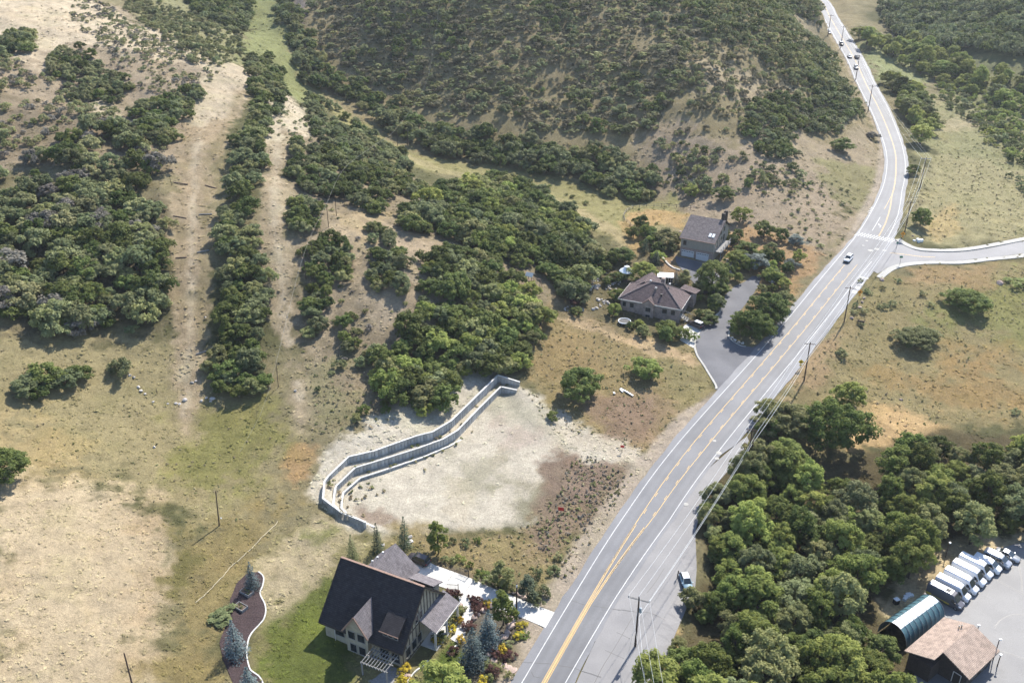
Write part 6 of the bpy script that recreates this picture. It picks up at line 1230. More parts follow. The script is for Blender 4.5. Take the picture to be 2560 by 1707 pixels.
on_road(2072, 84, 'suv', M_carw, 'white car parked on the far road shoulder below a pole', True); on_road(2071, 79, 'sedan', M_carw, 'white car behind another on the far road shoulder', True)
q = Vector((31.45, 132.8, 0)); car('parked_car', (q.x, q.y, float(h1(q.x, q.y)) - .02), R(-84), 'hatch', M_carb, 'pale blue hatchback parked on the pull-out beside the wood', roof=M_carw)
c, s = math.cos(HA.rotation_euler.z), math.sin(HA.rotation_euler.z); lx, ly = 4.9, 15.9; q = (HA.location.x + lx * c - ly * s, HA.location.y + lx * s + ly * c)
car('parked_car', (q[0], q[1], float(h1(*q)) + .01), HA.rotation_euler.z + math.pi + R(-4), 'suv', M_card, 'dark car parked on the concrete behind the near house')
car('parked_car', (48.7, 226.8, float(h1(48.7, 226.8)) - .02), R(133), 'suv', M_card, 'dark car with pale roof beside the hip-roofed house', roof=M_carw)
q = G(1938, 705); car('parked_car', (q.x, q.y, q.z + .12), R(25), 'sedan', M_carw, 'pale car half hidden behind trees on the upper driveway')

# ---------------------------------------------------------------- the person beside the hatchback
def person(p, ang, label):
    J_ = {'pel': (0, 0, .95), 'spi': (.02, 0, 1.15), 'che': (.05, 0, 1.36), 'nec': (.07, 0, 1.50), 'hea': (.10, 0, 1.60), 'top': (.10, 0, 1.73), 'sl': (.04, .19, 1.42), 'el': (.10, .26, 1.17), 'wl': (.30, .20, 1.06), 'hl': (.38, .17, 1.06), 'sr': (.04, -.19, 1.42), 'er': (.05, -.28, 1.16), 'wr': (.16, -.25, .94), 'hr': (.20, -.24, .86), 'pl': (0, .10, .90), 'kl': (.05, .12, .50), 'al': (-.02, .13, .09), 'tl': (.15, .14, .04), 'pr': (0, -.10, .90), 'kr': (.02, -.13, .50), 'ar': (-.06, -.14, .09), 'tr': (.11, -.16, .04)}
    rad = {'pel': .15, 'spi': .135, 'che': .15, 'nec': .06, 'hea': .095, 'top': .07, 'sl': .075, 'el': .05, 'wl': .035, 'hl': .035, 'sr': .075, 'er': .05, 'wr': .035, 'hr': .035, 'pl': .10, 'kl': .068, 'al': .05, 'tl': .045, 'pr': .10, 'kr': .068, 'ar': .05, 'tr': .045}
    E = [('pel','spi'),('spi','che'),('che','nec'),('nec','hea'),('hea','top'),('che','sl'),('sl','el'),('el','wl'),('wl','hl'),('che','sr'),('sr','er'),('er','wr'),('wr','hr'),('pel','pl'),('pl','kl'),('kl','al'),('al','tl'),('pel','pr'),('pr','kr'),('kr','ar'),('ar','tr')]
    ks = list(J_); me = bpy.data.meshes.new('body'); me.from_pydata([J_[k] for k in ks], [(ks.index(a), ks.index(b)) for a, b in E], [])
    m = bpy.data.materials.new('person_clothes_and_skin'); m.use_nodes = True; nt = m.node_tree; N = nt.nodes; b = N['Principled BSDF']; b.inputs['Roughness'].default_value = .85
    tc = N.new('ShaderNodeTexCoord'); sx = N.new('ShaderNodeSeparateXYZ'); nt.links.new(tc.outputs['Object'], sx.inputs[0]); mr = N.new('ShaderNodeMath'); mr.operation = 'DIVIDE'; mr.inputs[1].default_value = 1.8; nt.links.new(sx.outputs[2], mr.inputs[0])
    rp = N.new('ShaderNodeValToRGB'); rp.color_ramp.interpolation = 'CONSTANT'; el = rp.color_ramp.elements; el[0].position = 0; el[0].color = (.02, .02, .02, 1); el[1].position = .06; el[1].color = (.022, .024, .032, 1)
    for pos, c_ in ((.53, (.030, .030, .036, 1)), (.835, (.36, .21, .15, 1))): e = el.new(pos); e.color = c_
    nt.links.new(mr.outputs[0], rp.inputs[0]); nt.links.new(rp.outputs[0], b.inputs['Base Color'])
    root = empty('person', p, ang, label, 'person'); o = link('body', me, m, root)
    md = o.modifiers.new('skin', 'SKIN'); md.use_smooth_shade = True
    for i, k in enumerate(ks): sv = me.skin_vertices[0].data[i]; sv.radius = (rad[k], rad[k]); sv.use_root = (k == 'pel')
    o.modifiers.new('sub', 'SUBSURF').levels = 1; o.modifiers['sub'].render_levels = 1
    MB().lathe([(.02, 1.55), (.105, 1.57), (.125, 1.66), (.11, 1.75), (.05, 1.80), (.01, 1.805)], 12, (.075, 0, 0)).build('hair', mat('dark_hair', (.02, .015, .012), .7, .3), root, True); return root
q = (30.05, 133.9); person((q[0], q[1], float(h1(*q)) - .02), R(-25), 'person in dark clothes standing beside the pale blue hatchback')

# ---------------------------------------------------------------- poles, wires, signs
M_pole = mat('creosote_pole', (.075, .052, .042), .9, .15, var=.3, scale=3); M_ins = mat('insulator', (.40, .42, .43), .3, .5); M_wire = mat('aluminium_wire', (.55, .55, .53), .4, .5, metal=.2); M_tow = mat('dull_cable', (.26, .25, .22), .7, .3); M_trans = mat('transformer_grey', (.22, .26, .29), .45, .5); M_sy = mat('sign_yellow', (.62, .40, .02), .5, .4); M_so = mat('sign_orange', (.65, .27, .03), .5, .4); M_sr = mat('sign_red', (.48, .035, .03), .5, .4); M_sg = mat('sign_green', (.02, .16, .10), .5, .4); M_post = mat('sign_post', (.16, .15, .14), .6, .4)
def upole(px, py, H2, label, arm=2.6, aa=-12, transformer=False, gy_=False, double=False, fix=None):
    p = fix or G(px, py); root = empty('utility_pole', (p.x, p.y, p.z - .05), 0, label, 'pole', 'utility poles along the road')
    MB().tube([(0, 0, -.5), (0, 0, H2 * .5), (0, 0, H2)], [.19, .16, .12], 8).build('pole', M_pole, root)
    d = Vector((math.cos(R(aa)), math.sin(R(aa)), 0)); tops = []
    for off in ((-.09, .09) if arm > 2.8 else (0,)): n = Vector((-d.y, d.x, 0)) * off; MB().bar(-d * arm / 2 + n + Vector((0, 0, H2 - .55)), d * arm / 2 + n + Vector((0, 0, H2 - .55)), .11, .13).build('crossarm', M_pole if arm < 2.8 else M_greywood, root)
    for t in (-.95, 0, .95):
        q = d * arm / 2 * t + Vector((0, 0, H2 - .5 if t else H2)); MB().lathe([(.03, 0), (.03, .12), (.075, .14), (.05, .2), (.075, .24), (.04, .32)], 8, q).build('insulator', M_ins, root); tops.append(root.location + q + Vector((0, 0, .3)))
    if transformer: MB().lathe([(.05, 0), (.24, .03), (.26, .1), (.26, .85), (.22, .92), (.08, .98)], 12, (.38, -.05, H2 - 3.3)).build('transformer', M_trans, root)
    if gy_: MB().tube([(0, 0, H2 - 2.6), (-2.0, -4.2, .1)], .02, 4).build('guy_wire', M_wire, root)
    if double: MB().tube([(.75, .25, -.5), (.55, .15, H2 * .72)], [.17, .12], 8).build('stub_pole', M_pole, root)
    MB().lathe([(.16, 0), (.16, .25)], 8, (0, 0, 1.6)).build('tag_band', M_steel, root)
    return tops + [root.location + Vector((.2, -.1, H2 - 4.2))]
T1 = upole(1588, 1614, 11.0, 'nearest utility pole with double crossarm and grey transformer', 3.6, -22, True, True)
T2 = upole(1866, 1180, 11.0, 'doubled utility pole beside the wood next to the road', 2.6, -18, double=True); T3 = upole(2010, 952, 10.8, 'utility pole at the meadow edge by the yellow sign'); T4 = upole(2110, 806, 10.6, 'utility pole below the junction near the orange sign')
T5 = upole(2262, 580, 10.4, 'utility pole above the junction beside the leafy tree'); T6 = upole(2306, 500, 11.0, 'utility pole with wide crossarm in the field right of the upper road', 3.4, -6, fix=G(2300, 470))
T7 = upole(2170, 280, 11.5, 'utility pole left of the upper road, nearest of three'); T8 = upole(2139, 200, 11.5, 'utility pole left of the upper road, second of three'); T9 = upole(2101, 122, 11.5, 'utility pole left of the upper road, third and farthest'); T10 = upole(2070, 88, 11.0, 'distant utility pole beside the highest stretch of road'); 
T0 = [Vector((T1[i].x - 8.5 + (3.0 if i == 3 else i * .0), T1[i].y - 52, T1[i].z + .3)) for i in range(4)]
T0 = [P(1630, 1790, 7.5), P(1650, 1790, 8), P(1672, 1790, 8), P(1622, 1790, 6)]
def wire(runs, label, r=.028, sag=.018, group='power lines along the road'):
    pts = []
    for a, b in zip(runs[:-1], runs[1:]):
        L2 = (b - a).length; n = 14
        for i in range(n): t = i / n; pts.append(a.lerp(b, t) - Vector((0, 0, sag * L2 * 4 * t * (1 - t))))
    pts.append(runs[-1]); o = pts[0].copy(); ob = MB().tube([p - o for p in pts], r, 5, False).build('power_line', M_wire); ob.location = o; return tag(ob, label, 'wire', group)
for i, nm in enumerate(('left conductor wire running along the roadside poles', 'middle conductor wire on the roadside pole tops', 'right conductor wire running along the roadside poles', 'lower cable strung below the conductors on the roadside poles')):
    wire([T0[i], T1[i], T2[i], T3[i], T4[i], T5[i], T6[i]], nm, .022 if i < 3 else .034)
for i, nm in enumerate(('left wire of the upper roadside poles', 'middle wire of the upper roadside poles', 'right wire of the upper roadside poles')): wire([T6[i], T7[i], T8[i], T9[i], T10[i]], nm, .018, .01)
def stick(px, py, H2, label, r=.10, name='tow_pole', lean=0, cat='pole', group='poles of the old tow line', cap=False):
    p = G(px, py); root = empty(name, (p.x, p.y, p.z - .05), 0, label, cat, group); MB().tube([(0, 0, -.4), (lean * .5, 0, H2 * .5), (lean, 0, H2)], [r, r * .9, r * .75], 7).build('pole', M_pole, root)
    if cap: MB().lathe([(.05, -.1), (.14, 0), (.12, .14)], 8, (lean + .1, 0, H2 * .22)).build('marker', M_metalw, root)
    return root.location + Vector((lean, 0, H2))
stick(548, 1313, 8.2, 'lone dark pole standing in the left field', .13, cap=True, lean=.5); stick(332, 1716, 7.0, 'pole cut by the lower picture edge in the dry field', .14)
K = [stick(696, 968, 6.5, 'thin tow pole at the bottom of the second track', .08, lean=.2), stick(765, 700, 6.5, 'tow pole beside the oak strip, lowest of the upper five'), stick(784, 664, 6.5, 'tow pole in shrubs below the paired poles'), stick(822, 572, 6.8, 'left pole of the lower pair above the shrub clump'), stick(841, 536, 6.0, 'right pole of the lower pair above the shrub clump'), stick(865, 470, 6.8, 'tow pole in the middle of the spur scrub'), stick(908, 425, 7.0, 'tow pole left of the draw shrubs'), stick(938, 410, 6.5, 'tow pole right of the draw shrubs'), stick(994, 366, 6.8, 'tow pole at the draw bottom, left of two small trees'), stick(1020, 364, 6.5, 'tow pole at the draw bottom, right of the small trees')]
cp = [K[0], K[1], K[3], K[5], K[7], K[8]]
tl = smooth_line(np.array([tuple(p) for p in cp] + [tuple(cast([(1062, 215)], h1, 11.)[0] + np.array([0, 0, 11.])), tuple(cast([(1085, 110)], h1, 14.)[0] + np.array([0, 0, 14.])), tuple(cast([(1100, -10)], h1, 16.)[0] + np.array([0, 0, 16.]))]), 4.0)
o = Vector(tl[0]); ob = MB().tube([Vector(p) - o for p in tl], .02, 5, False).build('tow_cable', M_tow); ob.location = o; tag(ob, 'thin pale cable running up past the tow poles over the central hill', 'cable')
q0 = G(655, 1065); tl2 = [K[0], K[0].lerp(q0 + Vector((0, 0, 3)), .5) - Vector((0, 0, .8)), q0 + Vector((0, 0, 3)), P(600, 1130, 4.5)]; ob = MB().tube([p - K[0] for p in tl2], .016, 5, False).build('tow_cable', M_tow); ob.location = K[0]; tag(ob, 'slack pale cable hanging down beside the dark oak into the left field', 'cable')
for px, py, hh, lab in ((437, 350, 2.2, 'short post at the left edge of the first track'), (430, 470, 2.4, 'short post above the upper log bar'), (393, 985, 1.6, 'short stake standing among the pale boulders')): stick(px, py, hh, lab, .07, 'trail_post', group='short posts by the tracks')
def sign(px, py, shape, m, hh, size, label, face=-100, two=False):
    p = G(px, py); root = empty('road_sign', (p.x, p.y, p.z - .05), R(face) + math.pi / 2, label, 'sign'); MB().box(-.04, .04, -.04, .04, -.3, hh + size * .4).build('post', M_post, root)
    if shape == 'diamond': pts = [(0, -size / 1.4), (size / 1.4, 0), (0, size / 1.4), (-size / 1.4, 0)]
    else: pts = [(-size / 2, -size * .35), (size / 2, -size * .35), (size / 2, size * .35), (-size / 2, size * .35)]
    n = len(pts); V = [(a, -.07, hh + b) for a, b in pts] + [(a, -.05, hh + b) for a, b in pts]
    pl = MB().add(V, [tuple(range(n)), tuple(range(2 * n - 1, n - 1, -1))] + [(i, n + i, n + (i + 1) % n, (i + 1) % n) for i in range(n)]).build('plate', m, root)
    if shape == 'diamond': MB().box(-.08, .08, -.085, -.075, hh - size * .3, hh + size * .2).box(-.2, .2, -.085, -.075, hh + size * .05, hh + size * .13).build('symbol', M_iron, pl)
    if two: MB().box(-.3, .3, -.07, -.05, hh - size * 1.15, hh - size * .8).build('lower_plate', m, root)
    return root
sign(2000, 922, 'diamond', M_sy, 2.2, .95, 'yellow diamond warning sign at the roadside by a utility pole', two=True); sign(2147, 748, 'diamond', M_so, 2.4, 1.05, 'orange warning sign at the meadow edge below the junction', two=True); sign(2254, 602, 'diamond', M_so, 2.4, 1.05, 'orange warning sign above the junction by the crosswalk', two=True)
sign(1402, 1288, 'board', M_sr, 1.7, 1.15, 'red board sign standing on the cleared lot near the road'); sign(1555, 1130, 'board', M_sr, 1.6, .85, 'small red board sign by the lot entrance'); sign(2249, 662, 'board', M_sg, 2.6, .9, 'small green street name sign at the side road corner'); sign(2240, 624, 'board', M_sg, 2.4, .6, 'small dark street sign beside the crosswalk corner')
p = G(2151, 812); root = empty('wooden_board_sign', p, R(-20), 'low wooden board on two posts at the meadow edge', 'sign'); MB().box(-.9, .9, -.06, .06, .8, 1.3).build('board', M_wood, root)
for x in (-.75, .75): MB().box(x - .07, x + .07, -.07, .07, -.3, 1.4).build('post', M_wood, root)
def lamp_post(px, py, hh, label, arm=0):
    p = G(px, py); root = empty('lamp_post', p, 0, label, 'lamp post', 'lamp posts of the parking lot'); MB().tube([(0, 0, -.3), (0, 0, hh)], [.10, .07], 8).build('post', M_pole, root); MB().box(-.18 + arm * .3, .18 + arm * .3, -.14, .14, hh, hh + .22).build('lamp_head', M_metalw, root)
lamp_post(2432, 1612, 4.6, 'brown lamp post with white head behind the tan roof'); lamp_post(2482, 1650, 4.8, 'thin lamp post at the right corner of the tan roof', .5); lamp_post(2493, 1664, 2.6, 'short bollard lamp right of the tan-roofed building'); lamp_post(2364, 1391, 3.4, 'thin lamp post on the straw verge behind the white vans', .4)
p = zH(1508, 960); stickp = G(*p); root = empty('drive_pole', stickp, 0, 'brown service pole beside the concrete driveway', 'pole'); MB().tube([(0, 0, -.4), (0, 0, 8.2)], [.16, .11], 8).build('pole', M_pole, root); MB().box(-.12, .12, -.3, -.1, 7.6, 8.0).build('bracket', M_ins, root)

# ---------------------------------------------------------------- boulders, logs, garden things
def rock_mesh(seed, m):
    r = np.random.default_rng(seed); bm = bmesh.new(); bmesh.ops.create_icosphere(bm, subdivisions=2, radius=1)
    k = r.normal(0, 1, (7, 3)); k /= np.linalg.norm(k, axis=1)[:, None]; dd = r.uniform(.55, .85, 7)
    for v in bm.verts:
        n = np.array(v.co); f = 1.0
        for a, d in zip(k, dd):
            t = n @ a
            if t * f > d: f = d / t
        v.co = v.co * f * (1 + r.uniform(-.03, .03)); v.co.z *= .72
    me = bpy.data.meshes.new('boulder'); bm.to_mesh(me); bm.free(); me.materials.append(m); return me
RK = [rock_mesh(900 + i, M_stone) for i in range(5)]; RR = [rock_mesh(950 + i, M_redrock) for i in range(4)]
def boulder(px, py, r, label, group, red=False, sink=.25):
    p = G(px, py); o = link('boulder', random.choice(RR if red else RK)); o.location = (p.x, p.y, p.z + r * (.5 - sink)); o.rotation_euler = (random.uniform(-.2, .2), random.uniform(-.2, .2), random.uniform(0, 6.28)); o.scale = (r * random.uniform(.9, 1.25), r * random.uniform(.75, 1.05), r * random.uniform(.8, 1.1)); return tag(o, label, 'rock', group)
zB = lambda x, y: (x / 2.735, 500 + y / 2.735)
for x, y, r in ((888,1200,.42),(915,1216,.5),(948,1280,.5),(965,1306,.45),(992,1327,.35),(1047,1380,.35),(1147,1392,.32),(1203,1394,.45),(1228,1397,.4),(1265,1370,.62),(1310,1245,.3),(1340,1238,.4),(1378,1372,.4),(1410,1355,.45),(1453,1363,.6),(1440,1378,.35),(1320,1250,.35)): px, py = zB(x, y); boulder(px, py, r, 'pale boulder in the loose line across the left field below the tracks', 'pale boulders of the left field')
boulder(386, 1118, .4, 'single white boulder in the middle of the left field', None); boulder(*zB(1405,805), .35, 'small white stone in the shade between the tracks', None); boulder(*zB(2020,1307), .45, 'pale rock at the foot of the second track', None)
for x, y, r in ((1450,960,1.05),(1475,985,.8),(1440,1030,.95),(1415,1080,.7),(1385,1125,.8),(1348,1170,.85),(1310,1210,.9),(1265,1240,.8),(1175,875,.75),(1105,940,.75),(1130,905,.6),(1270,830,.8),(965,830,.75),(1000,865,.6),(1240,1300,.6),(440,1510,.6),(470,1500,.5)): px, py = zH(x, y); boulder(px, py, r, 'pinkish boulder edging the beds of the near garden', 'boulders of the near garden', True)
for x, y, r in ((480,165,.5),(490,205,.6),(465,228,.55),(440,235,.4),(220,240,.5)): px, py = zH(x, y); boulder(px, py, r, 'pale boulder on the lot edge behind the near house', 'boulders on the lot edge')
for x, y in ((1480,700),(1550,735),(1590,755),(1640,770),(1660,720),(1520,715)): px, py = zH(x, y); boulder(px, py, .45, 'brown boulder along the far edge of the driveway mouth', 'boulders by the driveway mouth', True)
zR = lambda x, y: (1300 + x / 3.564, 480 + y / 3.564)
for i in range(70):
    t = random.random(); a = [(730,680),(700,760),(650,800),(640,840),(770,810),(850,800)]; i0 = random.randrange(len(a)); x, y = a[i0]; px, py = zR(x + random.gauss(0, 32), y + random.gauss(0, 24)); boulder(px, py, random.uniform(.25, .6), 'pale rock of the rock garden behind the hip-roofed house', 'rocks of the rock garden')
for i in range(16): px, py = zR(720 + random.gauss(0, 35), 990 + random.gauss(0, 35)); boulder(px, py, random.uniform(.3, .6), 'pale rock heap left of the hip-roofed house', 'rocks left of the hip-roofed house')
for i in range(14): a = i / 14 * 6.28; px, py = zR(480 + 85 * math.cos(a), 1045 + 24 * math.sin(a)); boulder(px, py, .3, 'stone of the ring round the dark dome shrub', 'stones of the shrub ring')
for x, y in ((1915,1320),(1950,1340),(1985,1348),(2080,1262),(1890,1300)): px, py = zR(x, y); boulder(px, py, .5, 'pale boulder on the tip of the driveway island', 'boulders of the driveway island')
for i in range(12): px, py = zR(1340 + random.gauss(0, 45), 470 + random.gauss(0, 50)); boulder(px, py, random.uniform(.3, .55), 'reddish rock on the bank left of the garage doors', 'rocks by the garage', True)
z6 = lambda x, y: (1700 + x / 2.735, 560 + y / 2.735)
for x, y, r in ((1378,385,.8),(1258,510,.5),(1245,535,.5),(1225,576,.9),(1172,650,.6),(2185,407,1.0),(1590,82,.4),(1510,1200,.5)): px, py = z6(x, y); boulder(px, py, r, 'pinkish stone at the meadow edge right of the road', 'stones of the right meadow', True)
p = G(*z6(1630,125)); root = empty('utility_boxes', p, .3, 'group of white utility boxes by the side road corner', 'utility box')
for x, y, w_, h_ in ((0, 0, .9, 1.0), (1.3, .2, .7, .8), (-1.0, .8, .6, .6), (.6, 1.2, .8, .7)): MB().box(x - w_ / 2, x + w_ / 2, y - .35, y + .35, -.1, h_).build('cabinet', M_metalw, root)
for px0, py0, px1, py1, lab in ((432,462,470,464,'log bar across the left half of the first track, topmost'), (512,460,540,461,'log bar across the right half of the first track, topmost'), (434,545,466,547,'log bar on the left of the first track, second down'), (498,537,530,534,'pale log bar on the right of the first track, second down'), (494,637,524,634,'pale log bar on the right of the first track, third down'), (440,650,468,649,'dark log bar on the left of the first track, third down'), (490,884,516,877,'pale log lying across the lower first track'), (424,289,440,291,'white plank lying left of the first track, upper one'), (436,300,450,301,'white plank lying left of the first track, lower one')):
    a = G(px0, py0); b = G(px1, py1); o = MB().tube([(0, 0, .12), (b - a) * .5 + Vector((0, 0, .13)), b - a + Vector((0, 0, .12))], .17, 7).build('log_bar', M_metalw if 'white' in lab else M_greywood if 'pale' in lab else M_wood); o.location = a; tag(o, lab, 'log')
for k, (a, b) in enumerate((((2165,195),(2195,215)), ((2160,200),(2180,222)), ((2190,210),(2235,240)), ((2200,220),(2250,250)), ((2115,225),(2125,235)))):
    zz = lambda q: (760 + q[0] / 2.735, 900 + q[1] / 2.735); p0 = G(*zz(a)); p1 = G(*zz(b)); o = MB().bar((0, 0, .15 + k * .05), p1 - p0 + Vector((0, 0, .15 + k * .05)), .34, .18).build('pale_beam', M_metalw); o.location = p0; tag(o, 'pale beam in the small pile in the meadow above the lot', 'beam', 'pale beams piled in the meadow')
# hose-like pale line and mulch bed with kerb and planters
zL = lambda x, y: (480 + x / 3.853, 1300 + y / 3.853)
ln = GG([zL(*q) for q in [(830,8),(780,62),(700,140),(640,205),(560,290),(440,395),(370,450),(310,530),(240,600),(160,680),(100,740),(38,795)]]); ln = smooth_line(ln, .6); ln[:, 2] = h(ln[:, 0], ln[:, 1]) + .08; o = Vector(ln[0]); ob = MB().tube([Vector(p) - o + Vector((random.uniform(-.1, .1), 0, 0)) for p in ln], .08, 5).build('pale_pipe', mat('pale_pipe', (.36, .31, .21), .8, .2, var=.2)); ob.location = o; tag(ob, 'long pale pipe lying on the grass left of the near lawn', 'pipe')
mk = [(640,500),(680,530),(692,570),(680,630),(655,690),(670,745),(700,800),(712,860),(705,920),(680,970),(620,1030),(575,1085),(545,1150),(532,1230),(530,1310),(545,1390),(570,1450),(640,1500),(680,1560),(700,1640)]
kerb = smooth_line(W([zL(*q) for q in mk])[:, :2], .5); bed = np.vstack([kerb, W([zL(*q) for q in [(420,1640),(390,1560),(350,1460),(300,1350),(265,1180),(330,1000),(350,900),(370,760),(430,600),(520,520)]])[:, :2]])
hb = lambda x, y: h(x, y)
drape('mulch_bed', bed, M_mulch, .07, 1.0, hf=hb, label='dark bark mulch bed edged by a white kerb left of the lawn')
def kerbline(pts, label, w=.26, th=.14, m=None): 
    o = ribbon('kerb', pts, -w / 2, w / 2, m or M_cap, .0, hf=hb, th=th); return tag(o, label, 'kerb')
kerbline(kerb, 'white curving kerb between the mulch bed and the lawn', .22, .12)
kerbline(smooth_line(W([zH(*q) for q in [(940,1205),(880,1235),(850,1275),(870,1300)]])[:, :2], .4), 'short white kerb at the foot of the garden path')
kerbline(smooth_line(W([zH(*q) for q in [(655,1350),(620,1400),(550,1450),(500,1495),(470,1540),(440,1600)]])[:, :2], .4), 'white kerb curving past the pergola golden bushes')
kerbline(smooth_line(W([(1790,972),(1789,962),(1765,922),(1741,884),(1738,852),(1757,816),(1798,782),(1806,758)])[:, :2], .6), 'pale kerb along the left side of the asphalt driveway', .5, .16, M_kerb)
kerbline(smooth_line(W([(1826,818),(1823,842),(1848,862),(1864,866)])[:, :2], .5), 'pale kerb round the tip of the driveway island', .4, .16, M_kerb)
kerbline(smooth_line(W([(1654,628),(1660,650),(1680,668),(1700,676)])[:, :2], .5), 'pale stone edge curving below the garage forecourt', .6, .25, M_stone)
for i, q in enumerate(((530,705), (470,845))):
    p = G(*zL(*q)); root = empty('raised_planter', (p.x, p.y, p.z), R(-32), 'timber raised planter in the mulch bed, %s' % ('upper one' if i == 0 else 'lower one'), 'planter')
    for x0, x1, y0, y1 in ((-1.1, 1.1, -.72, -.62), (-1.1, 1.1, .62, .72), (-1.1, -1.0, -.62, .62), (1.0, 1.1, -.62, .62)): MB().box(x0, x1, y0, y1, -.1, .5).build('side_board', M_greywood, root)
    MB().box(-1.0, 1.0, -.62, .62, -.1, .36).build('soil', M_soil, root)
    for k in range(5): o = link('plant', SP['bush_grey'][k % 3][0], None, root); o.location = (random.uniform(-.8, .8), random.uniform(-.4, .4), .3); o.scale = (.25, .25, .3)
# driveway gate leaves
def gate(pa, pb, label):
    a = G(*pa); b = G(*pb); ang = math.atan2(b.y - a.y, b.x - a.x); L2 = (b - a).length; root = empty('gate_leaf', a + Vector((0, 0, .1)), ang, label, 'gate')
    for z in (.15, 1.25): MB().box(0, L2, -.03, .03, z - .04, z + .04).build('rail', M_iron, root)
    n = 9
    for k in range(n + 1): MB().box(L2 * k / n - .022, L2 * k / n + .022, -.02, .02, .15, 1.25).build('bar', M_iron, root)
    MB().box(L2 - .05, L2 + .09, -.07, .07, -.2, 1.5).build('post', M_iron, root)
gate(zH(955, 512), zH(1045, 548), 'black iron gate leaf on the far edge of the concrete driveway'); gate(zH(838, 672), zH(945, 678), 'black iron gate leaf beside the near house entry')
# stepping stones and steps
for x, y in ((1290,1345),(1385,1395),(1440,1420),(1475,1440)): 
    p = G(*zH(x, y)); o = link('stepping_stone', RR[0]); o.location = p + Vector((0, 0, .05)); o.scale = (.85, .65, .18); o.rotation_euler = (0, 0, random.uniform(0, 3)); tag(o, 'flat pale stepping stone on the road bank of the near garden', 'stone', 'stepping stones of the near garden')
for k in range(8):
    a = zR(1860 + 3 * k, 610 + 17 * k); p = G(*a); o = MB().box(-.9, .9, -.28, .28, -.2, .16).build('stone_step', M_stone); o.location = p; o.rotation_euler = (0, 0, R(-15)); tag(o, 'pale stone step of the garden stair right of the garage house', 'step', 'stone steps of the garden stair')
# pavilion, greenhouse, trampoline, playset, garden fence
p = Vector((32.6, 250.4, hz(32.6, 250.4))); root = empty('garden_pavilion', p, 0, 'round white-roofed garden pavilion behind the hip-roofed house', 'pavilion')
MB().lathe([(2.2, 2.5), (2.15, 2.62), (.75, 3.55), (.7, 3.6)], 8).build('roof', M_metalw, root); MB().lathe([(.62, 3.5), (.62, 3.85), (.8, 3.88), (.1, 4.25)], 8).build('cupola', M_metalw, root); MB().lathe([(2.0, -.3), (2.0, .12)], 8).build('floor', M_wood, root)
for k in range(8): a = 6.283 * k / 8; MB().box(1.85 * math.cos(a) - .07, 1.85 * math.cos(a) + .07, 1.85 * math.sin(a) - .07, 1.85 * math.sin(a) + .07, 0, 2.55).build('post', M_wood, root)
p = Vector((43.6, 249.3, hz(43.6, 249.3))); root = empty('greenhouse', p, R(-8), 'small white-roofed greenhouse behind the hip-roofed house', 'shed')
slope([(-2.3, -1.2, 2.2), (2.3, -1.2, 2.2), (2.3, 1.2, 2.6), (-2.3, 1.2, 2.6)], .12).build('roof', M_metalw, root); MB().box(-2.1, -.6, -1.0, 1.0, -.3, 2.15).build('shed_wall', M_darkwall, root); MB().box(-.6, 2.1, -.95, 1.0, -.3, 2.1).build('glass_wall', M_win, root)
for x in (-.6, .1, .8, 1.5, 2.1): MB().box(x - .05, x + .05, -1.02, -.94, -.3, 2.15).build('mullion', M_trim, root)
p = Vector((29.8, 227.2, hz(29.8, 227.2))); root = empty('trampoline', p, 0, 'round trampoline with pale padded rim below the hip-roofed house', 'trampoline')
n = 24; MB().tube([(1.62 * math.cos(6.2832 * k / n), 1.62 * math.sin(6.2832 * k / n), .85) for k in range(n + 1)], .13, 6, False).build('pad', M_metalw, root); MB().lathe([(1.55, .80), (1.55, .82)], 20).build('mat', M_iron, root)
for k in range(6): a = 6.283 * k / 6; MB().tube([(1.6 * math.cos(a), 1.6 * math.sin(a), .85), (1.65 * math.cos(a), 1.65 * math.sin(a), -.1)], .04, 5).build('leg', M_steel, root)
p = G(1325, 712); root = empty('playset', p, R(-25), 'wooden playset with pale canopy at the thicket edge', 'playset')
for x in (-.8, .8):
    for y in (-.8, .8): MB().box(x - .06, x + .06, y - .06, y + .06, -.2, 3.0).build('post', M_wood, root)
slope([(-1.1, -1.1, 2.9), (1.1, -1.1, 2.9), (1.1, 0, 3.7), (-1.1, 0, 3.7)], .06).build('canopy', M_trans, root); slope([(-1.1, 0, 3.7), (1.1, 0, 3.7), (1.1, 1.1, 2.9), (-1.1, 1.1, 2.9)], .06).build('canopy', M_trans, root); MB().box(-.85, .85, -.85, .85, 1.2, 1.3).build('deck', M_wood, root)
MB().bar((.8, -.8, 2.6), (3.4, -.8, 2.6), .12).bar((3.4, -.8, 2.6), (3.6, -1.8, -.2), .1).bar((3.4, -.8, 2.6), (3.6, .2, -.2), .1).build('swing_frame', M_fascia, root)
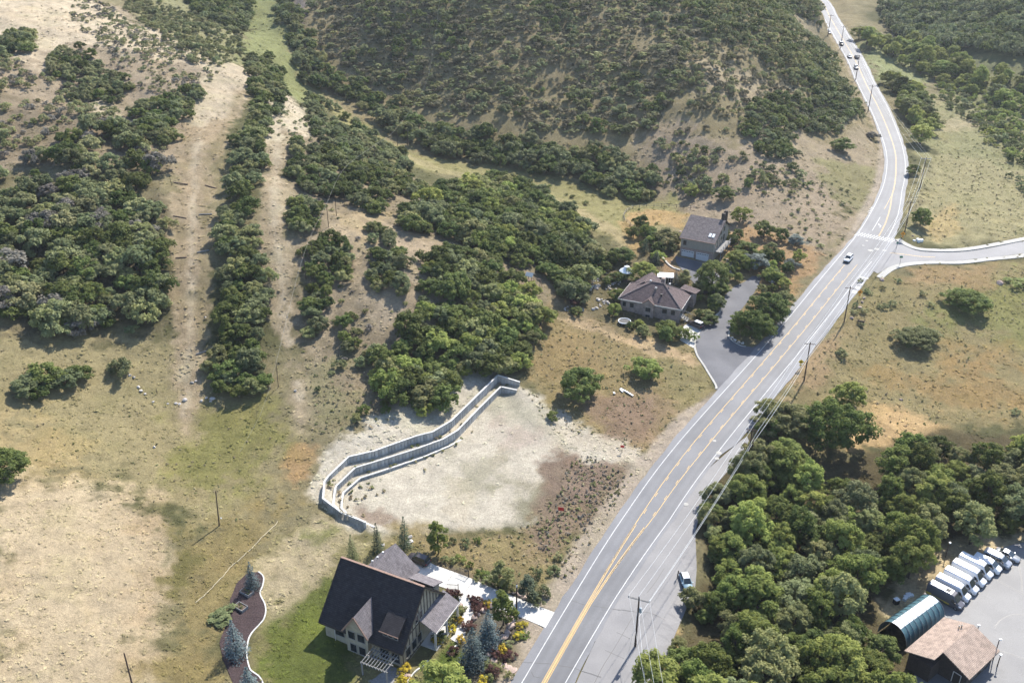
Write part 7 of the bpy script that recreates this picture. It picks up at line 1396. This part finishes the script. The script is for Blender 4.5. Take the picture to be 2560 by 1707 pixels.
fp = smooth_line(W([(1640,612),(1615,595),(1590,575),(1572,562),(1560,550),(1562,536),(1575,524),(1600,519),(1650,518),(1700,520),(1740,524)])[:, :2], .5); o = Vector((fp[0][0], fp[0][1], hz(*fp[0]))); root = empty('garden_fence', o, 0, 'low curved wire fence round the garden left of the garage house', 'fence')
fz = h(fp[:, 0], fp[:, 1])
for i in range(0, len(fp), 5): MB().box(-.06, .06, -.06, .06, -.2, 1.15).build('post', M_wood, root).location = Vector((fp[i][0], fp[i][1], fz[i])) - o
for z in (.45, 1.0): MB().tube([Vector((a[0], a[1], b + z)) - o for a, b in zip(fp[::2], fz[::2])], .05, 5).build('rail', M_greywood, root)
# odds and ends by the tent
for i, (x, y, lab) in enumerate(((230,800,'dark bin on the straw verge behind the tent'), )): p = G(*z7(x, y)); root = empty('waste_bin', p, .4, lab, 'bin'); MB().box(-.45, .45, -.4, .4, -.05, 1.0).build('body', M_iron, root); MB().box(-.48, .48, -.43, .43, 1.0, 1.1).build('lid', M_metalw, root)
for i, (x, y) in enumerate(((330,745),(350,720),(370,730),(318,765))): p = G(*z7(x, y)); o = MB().box(-.5, .5, -.3, .3, -.05, .45).build('pale_crate', M_metalw); o.location = p; o.rotation_euler = (0, 0, random.uniform(0, 2)); tag(o, 'pale crate on the straw verge behind the tent', 'crate', 'pale crates behind the tent')

# ---------------------------------------------------------------- summer haze in the canyon air
hm = bpy.data.materials.new('haze'); hm.use_nodes = True; nt = hm.node_tree; nt.nodes.clear(); ho = nt.nodes.new('ShaderNodeOutputMaterial'); pv = nt.nodes.new('ShaderNodeVolumePrincipled')
pv.inputs['Color'].default_value = (.86, .90, .95, 1); pv.inputs['Density'].default_value = .00008; pv.inputs['Anisotropy'].default_value = .35; nt.links.new(pv.outputs[0], ho.inputs['Volume'])
_gz = (float(gz.min()) - 1.5, max(float(gz.max()), CAM_H) + 8)
hzb = MB().box(-4000, 4000, -400, 4300, _gz[0], _gz[1]).build('haze', hm); tag(hzb, 'thin pale haze hanging in the canyon air', kind='stuff')
